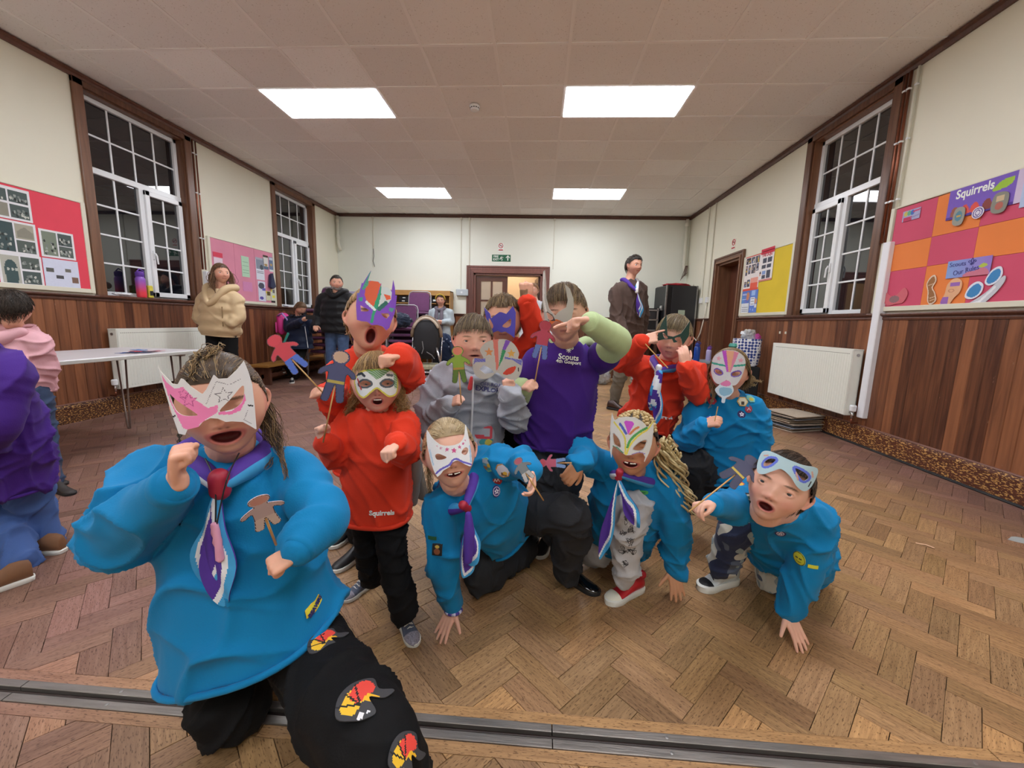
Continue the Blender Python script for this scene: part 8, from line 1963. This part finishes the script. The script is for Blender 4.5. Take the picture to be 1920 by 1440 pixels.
# ---- 11 boy in red with dark green mask and neckerchief
h11 = Head(P(1262, 633, 1.96), .208, yaw=-8, pitch=6, roll=6)
S11 = build_person('boy in red with blue and purple neckerchief, fingers at his dark green mask', dict(mo=.006, mw=.075, smile=-.1, hair='7a684e', squint=.4), CSK2, h11,
    [arm(P(1172, 676, 1.98), P(1205, 640, 1.86), (.85, -.2, .35), (.2, .8, -.5), 1, 'point', L=.12), arm(P(1306, 735, 1.90), P(1284, 686, 1.82), (-.15, .05, 1), (-.1, .9, 0), -1, 'relax', L=.115)],
    P(1222, 780, 2.06), P(1250, 688, 2.02), P(1208, 700, 2.03), P(1298, 702, 2.02),
    [(-.18, .135, .10, 0, -.02), (.2, .125, .10), (.5, .122, .095), (.8, .12, .085), (.93, .085, .07), (1, .056, .053)], M_RED,
    legs=[(P(1205, 800, 2.07), P(1208, 880, 2.1), P(1212, 960, 2.15)), (P(1238, 800, 2.06), P(1245, 880, 2.08), P(1248, 965, 2.1))], leg_m=cloth('navy_trousers', '20263a'), vox=.0036, sr=(.06, .056, .042), lr=(.058, .048, .042), wr=(.006, 12, 11), hl=.115, neck_r=.044, collar_r=.058)
r_ = S11['root']
hair(h11, r_, ['6a5840', '8c7a5a', 'a89670', '54452f'], 'fringe', 1300, .32, .06, (.05, -.15, .46), .0009, 11, jit=.5)
scarf(r_, P(1250, 682, 2.02), S11['ax'], S11['dep'], .064, P(1234, 694, 1.88), [(P(1222, 766, 1.88), .026, -.1), (P(1232, 792, 1.87), .022, -.1)], .017, wog=M_WHITE)
mb = MB(); limb(mb, [P(1236, 700, 1.865), P(1229, 730, 1.862), P(1224, 755, 1.865)], [.016, .024, .020], 5, 14, colf=lambda t, a: (C_PU, C_WH, C_LB, C_PU, C_WH)[int((t*5+a*3)) % 5]); mb.build('scarf_fold', M_SCARF, r_, smooth=True)
decal_text(r_, [S11['top']], 1242, 782, 'Squirrels', .022, WH, (1, 0, 0), bold=.0008)
for (px, py) in ((1212, 962), (1248, 966)): a = PZ(px, py, 0); shoe(r_, a+V((0, .06, 0)), V((-.1, -1, 0)), .18, M_BLACK, M_BSOLE)
qq = lambda pl: pxm(pl, 1262, 633, 85, 6.857, 1080, 560, 6)
ol = qq([(1195, 175), (1205, 300), (1225, 440), (1290, 450), (1380, 410), (1478, 255), (1482, 450), (1410, 560), (1385, 470), (1330, 520), (1300, 525), (1280, 480), (1180, 490), (1078, 520), (1090, 430), (1130, 300)])
mask('dark green eared eye mask, on the boy in red with the neckerchief', h11, ol, [spl(qq([(1158, 408), (1190, 420), (1230, 468), (1190, 475)]), 3), spl(qq([(1310, 470), (1375, 450), (1365, 505), (1330, 500)]), 3)], [('scrib', ol, '1f4038', .7)], '2c5248', front=.51, R=.5, cell=.0022)
mb = MB(); mb.tube([P(1210, 645, 1.83), P(1252, 690, 1.78)], .0025, 6); t = thing('wooden_stick', 'wooden skewer in the raised hand of the boy with the green mask', 'stick'); mb.build('skewer', M_STICK, t); settle(t, P(1210, 645, 1.83))
settle(r_, (.85, 2.05, 0))
# ================================================================== adults and children at the sides
def feet(r, spots, m, L=.27, sole=None):
    for (q, d) in spots: shoe(r, q, d, L, m, sole or M_BSOLE)
def legs_down(Pv, dx, Y, spread=.1, fz=.07, turn=(0, 0)):
    q = []
    for s in (-1, 1):
        h = Pv+V((s*spread*.8, 0, -.04)); q.append((h, V((h.x+s*.02, h.y-.02, h.z*.53)), V((h.x+s*.03+dx, h.y+.02, fz))))
    return q
M_JEAN = cloth('blue_jeans', '44587a', var=.15, vscale=20)
# woman in tan puffer
hw = Head(P(414, 513, 4.6), .225, yaw=22, pitch=-4, roll=0)
Pv = P(414, 604, 4.62); N = P(414, 545, 4.62)
WA = build_person('woman with long brown hair in a tan puffer jacket, standing by the radiator', dict(nolid=1, hair='5e4330', brow='5a4434'), CSK, hw,
    [arm(P(376, 596, 4.6), P(398, 606, 4.52), (.8, .5, -.5), (0, 1, 0), 1, 'relax', L=.16, cut=1.0), arm(P(447, 594, 4.6), P(434, 606, 4.52), (-.8, .5, -.5), (0, 1, 0), -1, 'relax', L=.16, cut=1.0)],
    Pv, N, P(386, 562, 4.62), P(440, 562, 4.62), [(-.42, .20, .15), (-.2, .215, .165), (.3, .215, .16), (.7, .205, .14), (.92, .14, .12), (1.02, .10, .10)], cloth('tan_puffer', 'cdb48e', rough=.5), top_name='puffer_jacket',
    legs=legs_down(Pv+V((0, 0, -.1)), 0, 4.6, .11), leg_m=M_BLK, vox=.006, cvox=.012, sr=(.088, .080, .06), lr=(.09, .07, .06), fold=(.10, 9), tfold=(.055, 8, 0), wr=(.0025, 8, 3), nt=88, hl=.17, neck_r=.055, collar_r=.10, cuffs=False, eyes=True)
r_ = WA['root']; hair(hw, r_, ['5e4330', '7a5a40', '4a3424', '8c6a4a'], 'long', 700, 1.5, .05, (0, -.05, .5), .0022, 21, part=.05, jit=.25, droop=1.1, steps=9)
for s in (-1, 1): lock([hw.w(s*.36, .05, .05), hw.w(s*.46, .02, -.35), hw.w(s*.42, .14, -.85), hw.w(s*.38, .18, -1.15)], r_, ['5e4330', '7a5a40', '8c6a4a'], .045, 90, .0022, 50+s, .004)
mb = MB(); limb(mb, [N+V((-.12, .10, .04)), N+V((-.13, -.05, .03)), N+V((-.03, -.16, -.16)), N+V((.11, -.07, .01)), N+V((.12, .08, .04)), N+V((0, .13, .05))], [.045, .042, .028, .042, .045, .045], 5, 14); mb.build('hood', cloth('tan_puffer', 'cdb48e'), r_, smooth=True)
mb = MB(); a = onto([WA['top']], 417, 575); b_ = onto([WA['top']], 419, 612)
if a and b_: mb.tube([a[0]+V((0, -.005, 0)), b_[0]+V((0, -.005, 0))], .006, 6); mb.build('zip', mat('zip_brown', '8c7350', .5), r_)
feet(r_, [(V((Pv.x+s*.12, 4.62, 0)), V((s*.1, -1, 0))) for s in (-1, 1)], M_BLACK)
settle(r_, (Pv.x, 4.6, 0))
# bearded man
hm_ = Head(P(631, 531, 6.26), .235, yaw=5, pitch=-2)
Pv = P(631, 608, 6.28); N = P(632, 552, 6.28)
MA = build_person('bearded man in a black jacket and jeans leaning by the purple chairs', dict(nolid=1, hair='3a342e', brow='3a302a', fat=1.0), CSK, hm_,
    [arm(P(597, 596, 6.3), P(593, 611, 6.16), (.35, -.8, -.2), (0, 0, -1), 1, 'relax', L=.18), arm(P(667, 594, 6.3), P(659, 614, 6.24), (-.3, -.3, -1), (-1, 0, 0), -1, 'relax', L=.18)],
    Pv, N, P(606, 562, 6.28), P(658, 563, 6.28), [(-.28, .225, .15), (0, .235, .155), (.4, .245, .155), (.75, .235, .14), (.93, .15, .11), (1.02, .09, .09)], cloth('black_jacket', '17181b', rough=.5), top_name='puffer_jacket',
    legs=legs_down(Pv+V((0, 0, -.12)), 0, 6.3, .11), leg_m=M_JEAN, vox=.0065, cvox=.013, sr=(.10, .085, .06), lr=(.095, .075, .062), fold=(.08, 10), tfold=(.045, 9, 0), wr=(.0025, 8, 5), nt=80, hl=.18, neck_r=.06, collar_r=.09)
r_ = MA['root']; hair(hm_, r_, ['3a342e', '5a544e', '2c2824'], 'short', 400, .22, .08, (0, -.3, .42), .002, 22, jit=.6)
mb = MB(); R = random.Random(2)
for k in range(240):
    x = R.uniform(-.27, .27); z = R.uniform(-.46, -.24)-.1*abs(x)*0
    if abs(x) < .11 and -.33 < z < -.24: continue
    if z > -.30 and abs(x) < .2 and R.random() < .5: continue
    y = .405*math.sqrt(max(0, 1-(x/.32)**2))*(1-.2*max(0, -z-.3)); mb.tube([hm_.w(x, y, z), hm_.w(x*1.04, y+.03, z-.045)], [.003, .001], 3, 0, lin(R.choice(['4a423c', '6a625c', '8c8680'])))
mb.build('beard', hair_mat('4a423c'), r_)
mb = MB(); limb(mb, [N+V((-.11, .08, .05)), N+V((-.11, -.06, .04)), N+V((0, -.13, -.04)), N+V((.11, -.06, .04)), N+V((.11, .08, .05)), N+V((0, .12, .06))], [.045, .045, .03, .045, .045, .05], 5, 12); mb.build('hood', cloth('black_jacket', '17181b'), r_, smooth=True)
feet(r_, [(V((Pv.x+s*.12, 6.3, 0)), V((s*.15, -1, 0))) for s in (-1, 1)], M_BLACK)
settle(r_, (Pv.x, 6.3, 0))
# girl with phone
hg = Head(P(564, 578, 6.45), .205, yaw=30, pitch=32, roll=4)
Pv = P(563, 640, 6.5); N = P(560, 594, 6.5)
GA = build_person('girl in a long navy padded coat looking down at a phone', dict(hair='6a5038', squint=.8), CSK, hg,
    [arm(P(541, 616, 6.45), P(567, 601, 6.25), (.8, -.1, .3), (0, .6, .6), 1, 'hold', L=.14), arm(P(588, 618, 6.5), P(592, 604, 6.3), (-.3, -.1, .8), (-.3, .6, .3), -1, 'hold', L=.14)],
    Pv, N, P(542, 602, 6.5), P(580, 602, 6.5), [(-.28, .19, .16), (.0, .19, .155), (.4, .175, .145), (.8, .15, .12), (1.0, .09, .09)], cloth('navy_coat', '1c2740', rough=.55), top_name='padded_coat',
    legs=[(P(556, 650, 6.5), P(552, 680, 6.45), P(538, 700, 6.6)), (P(568, 650, 6.5), P(562, 680, 6.4), P(556, 706, 6.5))], leg_m=M_BLK, vox=.006, cvox=.012, sr=(.08, .072, .055), lr=(.07, .06, .05), fold=(.07, 12), tfold=(.04, 9, 1), wr=(.002, 9, 7), nt=80, hl=.14, neck_r=.045, collar_r=.08)
r_ = GA['root']; hair(hg, r_, ['6a5038', '8c6c4c', '54402c'], 'long', 400, .9, .05, (0, -.1, .5), .002, 23, part=0, jit=.3)
mb = MB(); R = random.Random(8)
for k in range(260):
    a = R.uniform(0, 2*PI); c = N+V((.115*math.cos(a), .10*math.sin(a), .02+.03*math.sin(a*1.0))); mb.tube([c, c+V((R.gauss(0, .025), R.gauss(0, .025), R.gauss(0, .025)))], [.005, .002], 3)
mb.build('fur_trim', mat('fur_black', '16161c', .9), r_)
mb = MB()
a = onto([GA['top']], 572, 612); b_ = onto([GA['top']], 578, 652)
if a and b_: mb.tube([a[0]+V((0, -.006, 0)), b_[0]+V((0, -.006, 0))], .006, 6); mb.build('zip', M_WHITE, r_)
for q, d in ((P(534, 697, 6.62), V((.25, -.6, -.3))), (PZ(549, 716, 0), V((.5, -1, 0)))): shoe(r_, q, d, .22, M_BLACK, M_WSOLE, lace=M_LACEW)
settle(r_, (Pv.x, 6.5, 0))
t = thing('mobile_phone', 'dark phone held sideways by the girl in the navy coat', 'phone', loc=P(582, 595, 6.17), rz=.2); mb = MB(); mb.box((-.07, -.005, -.034), (.07, .005, .034), bev=.003); mb.build('case', M_BLACK, t); mb = MB(); mb.box((-.062, .005, -.03), (.062, .0055, .03)); mb.build('screen', mat('phone_screen', '9ab0c8', .2, emit=('9ab0d0', .6)), t)
t = thing('backpack', 'bright pink backpack on the back of the girl with the phone', 'backpack', loc=P(531, 606, 6.58)); mb = MB(); mb.box((-.06, -.13, -.19), (.07, .13, .17), bev=.05); smooth_by(mb.build('bag_body', mat('pink_bag', 'd8368c', .6), t), 60); mb = MB(); mb.box((-.085, -.1, -.16), (-.055, .1, .02), bev=.02); smooth_by(mb.build('front_pocket', mat('pink_bag2', 'e0489c', .6), t), 60); mb = MB(); mb.tube([(.0, -.13, .12), (.1, -.17, .16), (.17, -.15, .06), (.12, -.12, -.1)], .014, 8); mb.build('strap', mat('lilac_strap', 'a890d0', .6), t, smooth=True)
mb = MB(); limb(mb, [P(540, 626, 6.3), P(529, 650, 6.3)], [.022, .014], 3, 8, flat=(V((0, 1, 0)), .3)); mb.build('teal_strap', mat('teal_strap', '3aa090', .6), t)
mb_ = t.children[-1]; mb_.location = -V(t.location)
# woman with headband and scarf
hs = Head(P(826, 563, 7.8), .222, yaw=-8, pitch=2)
Pv = P(827, 622, 7.82); N = P(826, 580, 7.82)
SA = build_person('woman with a mustard headband and grey scarf, hands clasped by the pushchair', dict(nolid=1, smile=.2, hair='3e2c22', brow='3a2a20'), CSK, hs,
    [arm(P(808, 604, 7.8), P(821, 604, 7.58), (.9, -.2, -.1), (0, .9, .3), 1, 'hold', L=.16), arm(P(846, 604, 7.8), P(829, 604, 7.58), (-.9, -.2, -.1), (0, .9, .3), -1, 'hold', L=.16)],
    Pv, N, P(811, 587, 7.82), P(843, 587, 7.82), [(-.7, .20, .13), (-.2, .19, .13), (.3, .175, .125), (.7, .175, .12), (.92, .12, .09), (1.02, .07, .07)], cloth('pale_cardigan', 'b4bfc6'), top_name='cardigan',
    legs=legs_down(Pv+V((0, 0, -.12)), 0, 7.8), leg_m=M_CHAR, vox=.0065, cvox=.013, sr=(.075, .065, .05), lr=(.08, .07, .055), wr=(.005, 9, 9), nt=80, hl=.16, neck_r=.05, collar_r=.07)
r_ = SA['root']; hair(hs, r_, ['3e2c22', '54402e'], 'long', 300, .8, .03, (0, -.2, .48), .002, 24, part=0, jit=.2)
mb = MB(); mb.tube([hs.w(.40*math.cos(a), .14+.1*math.sin(a), .06+.43*math.sin(a)) for a in [PI*i/14 for i in range(15)]], .014, 8); mb.build('headband', mat('mustard', 'c2a23c', .7), r_, smooth=True)
mb = MB(); limb(mb, [N+V((-.08, -.02, .02)), N+V((0, -.10, -.02)), N+V((.08, -.02, .02)), N+V((0, .08, .05)), N+V((-.08, -.02, .02))], .035, 5, 12, fold=(.1, 20, 0))
for s in (-1, 1): limb(mb, [N+V((s*.045, -.10, 0)), N+V((s*.05, -.15, -.2)), N+V((s*.045, -.16, -.38))], [.03, .042, .035], 5, 12, fold=(.12, 18, s), flat=(V((0, 1, 0)), .5))
mb.build('scarf', cloth('grey_scarf', '6e6670', var=.2, vscale=30), r_, smooth=True)
feet(r_, [(V((Pv.x+s*.1, 7.85, 0)), V((s*.1, -1, 0))) for s in (-1, 1)], M_BLACK)
settle(r_, (Pv.x, 7.8, 0))
# toddler beside the pushchair
hc = Head(P(815, 615, 7.15), .18, yaw=150, pitch=20)
Pv = P(834, 662, 7.15); N = P(822, 628, 7.15)
CA = build_person('small child in a navy spotted coat standing beside the pushchair', dict(hair='8c6a48'), CSK, hc,
    [arm(P(808, 645, 7.1), P(806, 655, 7.05), (0, -.2, -1), (1, 0, 0), -1, 'relax', L=.1), arm(P(848, 645, 7.1), P(850, 660, 7.0), (0, -.2, -1), (-1, 0, 0), 1, 'relax', L=.1)],
    Pv, N, P(814, 634, 7.15), P(838, 634, 7.15), [(-.35, .16, .12), (.2, .15, .12), (.7, .12, .10), (1, .07, .07)], cloth('navy_spotted', '27344f'), top_name='coat',
    legs=legs_down(Pv+V((0, 0, -.08)), 0, 7.1, .06), leg_m=M_CHAR, vox=.008, cvox=.012, sr=(.06, .055, .045), lr=(.06, .05, .045), wr=(.004, 10, 2), nt=64, hl=.1, neck_r=.035, collar_r=.05, eyes=False)
r_ = CA['root']; hair(hc, r_, ['8c6a48', 'a88458'], 'fringe', 300, .3, .05, (0, -.2, .45), .002, 25)
for k, (px, py) in enumerate(((832, 640), (842, 650), (828, 652), (838, 636), (845, 640))): patch(r_, [CA['top']], px, py, .014, 'a8b0c8', [], name='coat_spot')
feet(r_, [(V((Pv.x+s*.07, 7.15, 0)), V((s*.1, -1, 0))) for s in (-1, 1)], M_BLACK, .15)
settle(r_, (Pv.x, 7.15, 0))
# woman by the door
hd_ = Head(P(1000, 545, 6.5), .222, yaw=-20, pitch=0)
Pv = P(1008, 640, 6.52); N = P(1004, 566, 6.52)
DA = build_person('woman with tied-back fair hair in a white shirt, behind the raised fist', dict(nolid=1, smile=.2, hair='8c6440', brow='8a6a50'), CSK2, hd_,
    [arm(P(978, 605, 6.5), P(980, 640, 6.4), (0, -.1, -1), (1, 0, 0), 1, 'relax', L=.17), arm(P(1034, 605, 6.5), P(1034, 645, 6.4), (0, -.1, -1), (-1, 0, 0), -1, 'relax', L=.17)],
    Pv, N, P(986, 578, 6.52), P(1026, 578, 6.52), [(-.1, .20, .13), (.3, .175, .12), (.7, .18, .12), (.92, .12, .09), (1.01, .065, .065)], cloth('white_shirt', 'c9cdd4'), top_name='shirt',
    legs=legs_down(Pv+V((0, 0, -.08)), 0, 6.5), leg_m=M_CHAR, vox=.0065, cvox=.013, sr=(.072, .062, .05), lr=(.09, .07, .055), wr=(.004, 9, 4), nt=80, hl=.17, neck_r=.05, collar_r=.065)
r_ = DA['root']; hair(hd_, r_, ['8c6440', 'a87c54'], 'long', 300, .8, .03, (0, -.5, .1), .002, 26, jit=.2, back=True)
feet(r_, [(V((Pv.x+s*.1, 6.55, 0)), V((s*.1, -1, 0))) for s in (-1, 1)], M_BLACK)
settle(r_, (Pv.x, 6.5, 0))
# walking man
hk = Head(P(1189, 498, 5.3), .245, yaw=42, pitch=2)
Pv = P(1178, 640, 5.32); N = P(1180, 528, 5.32)
KA = build_person('tall man walking past in a brown jacket, khaki trousers and scout neckerchief', dict(nolid=1, hair='2e2620', brow='2e2620', fat=.95), CSK, hk,
    [arm(P(1156, 596, 5.15), P(1172, 632, 5.0), (.45, -.3, -.85), (.8, .3, 0), 1, 'relax', L=.19), arm(P(1206, 590, 5.5), P(1204, 630, 5.55), (.1, .2, -1), (-.8, .3, 0), -1, 'relax', L=.19)],
    Pv, N, P(1158, 548, 5.22), P(1199, 545, 5.42), [(-.06, .205, .15), (.2, .20, .15), (.6, .215, .15), (.82, .20, .135), (.94, .13, .11), (1.01, .08, .08)], cloth('brown_jacket', '54433c'), top_name='jacket',
    legs=[(P(1170, 655, 5.25), P(1163, 702, 5.15), P(1152, 752, 5.2)), (P(1188, 655, 5.4), P(1202, 702, 5.5), P(1200, 742, 5.9))], leg_m=cloth('khaki_trousers', '6c6458', var=.12, vscale=12), vox=.006, cvox=.012, sr=(.095, .08, .062), lr=(.11, .085, .062), wr=(.007, 8, 8), nt=88, hl=.19, neck_r=.06, collar_r=.085, legfold=(.06, 12))
r_ = KA['root']; hair(hk, r_, ['2e2620', '463a30'], 'short', 500, .3, .09, (0, -.2, .45), .002, 27, jit=.5)
scarf(r_, N+V((0, 0, .01)), KA['ax'], KA['dep'], .095, P(1194, 545, 5.13), [(P(1200, 594, 5.12), .05, -.1), (P(1196, 588, 5.1), .04, -.1)], .024, wog=M_WHITE, order=5)
M_BRS = mat('brown_shoe', '3a2620', .35)
shoe(r_, PZ(1140, 768, 0)+V((.0, .06, 0)), (.7, -.55, 0), .30, M_BRS, M_BSOLE); shoe(r_, P(1197, 752, 5.95), (.7, -.5, -.1), .30, M_BRS, M_BSOLE)
settle(r_, (Pv.x, 5.3, 0))
# pink hoodie child, left edge
hp = Head(P(24, 577, 2.25), .205, yaw=165, pitch=10)
Pv = P(48, 722, 2.27); N = P(30, 622, 2.27)
PA = build_person('dark-haired child in a pink hoodie and jeans with their back turned', dict(hair='2a211c'), CSK, hp,
    [arm(P(-30, 700, 2.3), P(-20, 730, 2.4), (0, .3, -1), (1, 0, 0), -1, 'relax'), arm(P(86, 692, 2.3), P(66, 715, 2.45), (-.3, .6, -.3), (-1, 0, 0), 1, 'relax')],
    Pv, N, P(-14, 648, 2.27), P(72, 650, 2.27), [(-.12, .125, .10), (.1, .14, .115), (.5, .135, .11), (.8, .12, .095), (.94, .085, .075), (1, .06, .06)], cloth('pink_hoodie', 'd8a6ae'), top_name='hoodie',
    legs=[(P(30, 740, 2.28), P(40, 840, 2.3), P(52, 912, 2.3)), (P(66, 740, 2.26), P(84, 832, 2.22), P(94, 905, 2.15))], leg_m=cloth('dark_jeans', '34435e', var=.15, vscale=20), vox=.004, sr=(.062, .06, .045), lr=(.075, .062, .052), wr=(.006, 10, 3), nt=88, hl=.115, neck_r=.042, collar_r=.07, eyes=False)
r_ = PA['root']; hair(hp, r_, ['2a211c', '3a3028', '4a3e34'], 'short', 1300, .35, .12, (0, -.1, .48), .0012, 28, jit=1.0, curl=.02)
mb = MB(); limb(mb, [N+V((-.09, -.03, .0)), N+V((-.05, -.09, -.03)), N+V((.02, -.11, -.04)), N+V((.09, -.04, .0))], [.03, .045, .045, .03], 5, 14, fold=(.1, 12, 1)); mb.build('hood', cloth('pink_hoodie', 'd8a6ae'), r_, smooth=True)
mb = MB(); limb(mb, [P(88, 850, 2.21), P(94, 915, 2.12)], [.052, .045], 3, 14); mb.build('sock', cloth('mauve_sock', '7a5560'), r_, smooth=True)
a = PZ(92, 925, 0)+V((0, .03, 0)); shoe(r_, a, V((1, -.25, 0)), .17, mat('dark_shoe', '2a2422', .6), M_BSOLE); shoe(r_, a+V((-.2, .1, 0)), V((1, -.1, 0)), .17, mat('dark_shoe', '2a2422', .6), M_BSOLE)
settle(r_, (Pv.x, 2.27, 0))
# purple sweatshirt child, left edge
hq_ = Head(P(-62, 606, 1.42), .205, yaw=150, pitch=10)
Pv = P(8, 880, 1.50); N = P(-42, 668, 1.45)
QA = build_person('child in a purple sweatshirt and blue joggers at the left edge, back turned', dict(hair='1c1816'), CSK, hq_,
    [arm(P(-120, 760, 1.6), P(-110, 820, 1.65), (0, .4, -1), (1, 0, 0), -1, 'relax'), arm(P(-2, 800, 1.34), P(-40, 850, 1.4), (-.6, .3, -.6), (-1, 0, 0), 1, 'relax')],
    Pv, N, P(-115, 720, 1.52), P(22, 712, 1.42), [(-.14, .155, .125), (.15, .165, .135), (.5, .155, .125), (.8, .14, .11), (.94, .09, .08), (1, .06, .06)], cloth('purple_sweatshirt', '42207c'),
    legs=[(P(-15, 920, 1.55), P(14, 985, 1.5), P(42, 1052, 1.42)), (P(50, 915, 1.55), P(72, 970, 1.58), P(96, 1022, 1.58))], leg_m=cloth('blue_joggers', '46629c'), leg_name='joggers', vox=.004, sr=(.072, .066, .05), lr=(.078, .062, .052), wr=(.009, 9, 6), nt=72, hl=.115, neck_r=.042, collar_r=.062, eyes=False, legfold=(.09, 12))
r_ = QA['root']; hair(hq_, r_, ['1c1816', '2c2622'], 'short', 400, .3, .05, (0, -.2, .45), .0012, 29)
M_BRT = mat('tan_trainer', '7a5438', .7, var=.1, vscale=30)
a = PZ(66, 1084, 0); shoe(r_, a, PZ(-18, 1112, 0)-a, .19, M_BRT, M_WSOLE, toe=M_BLACK, h=1.2); a = PZ(122, 1036, 0); shoe(r_, a, V((-1, -.15, 0)), .19, M_BRT, M_WSOLE, h=1.2)
settle(r_, (Pv.x, 1.5, 0))
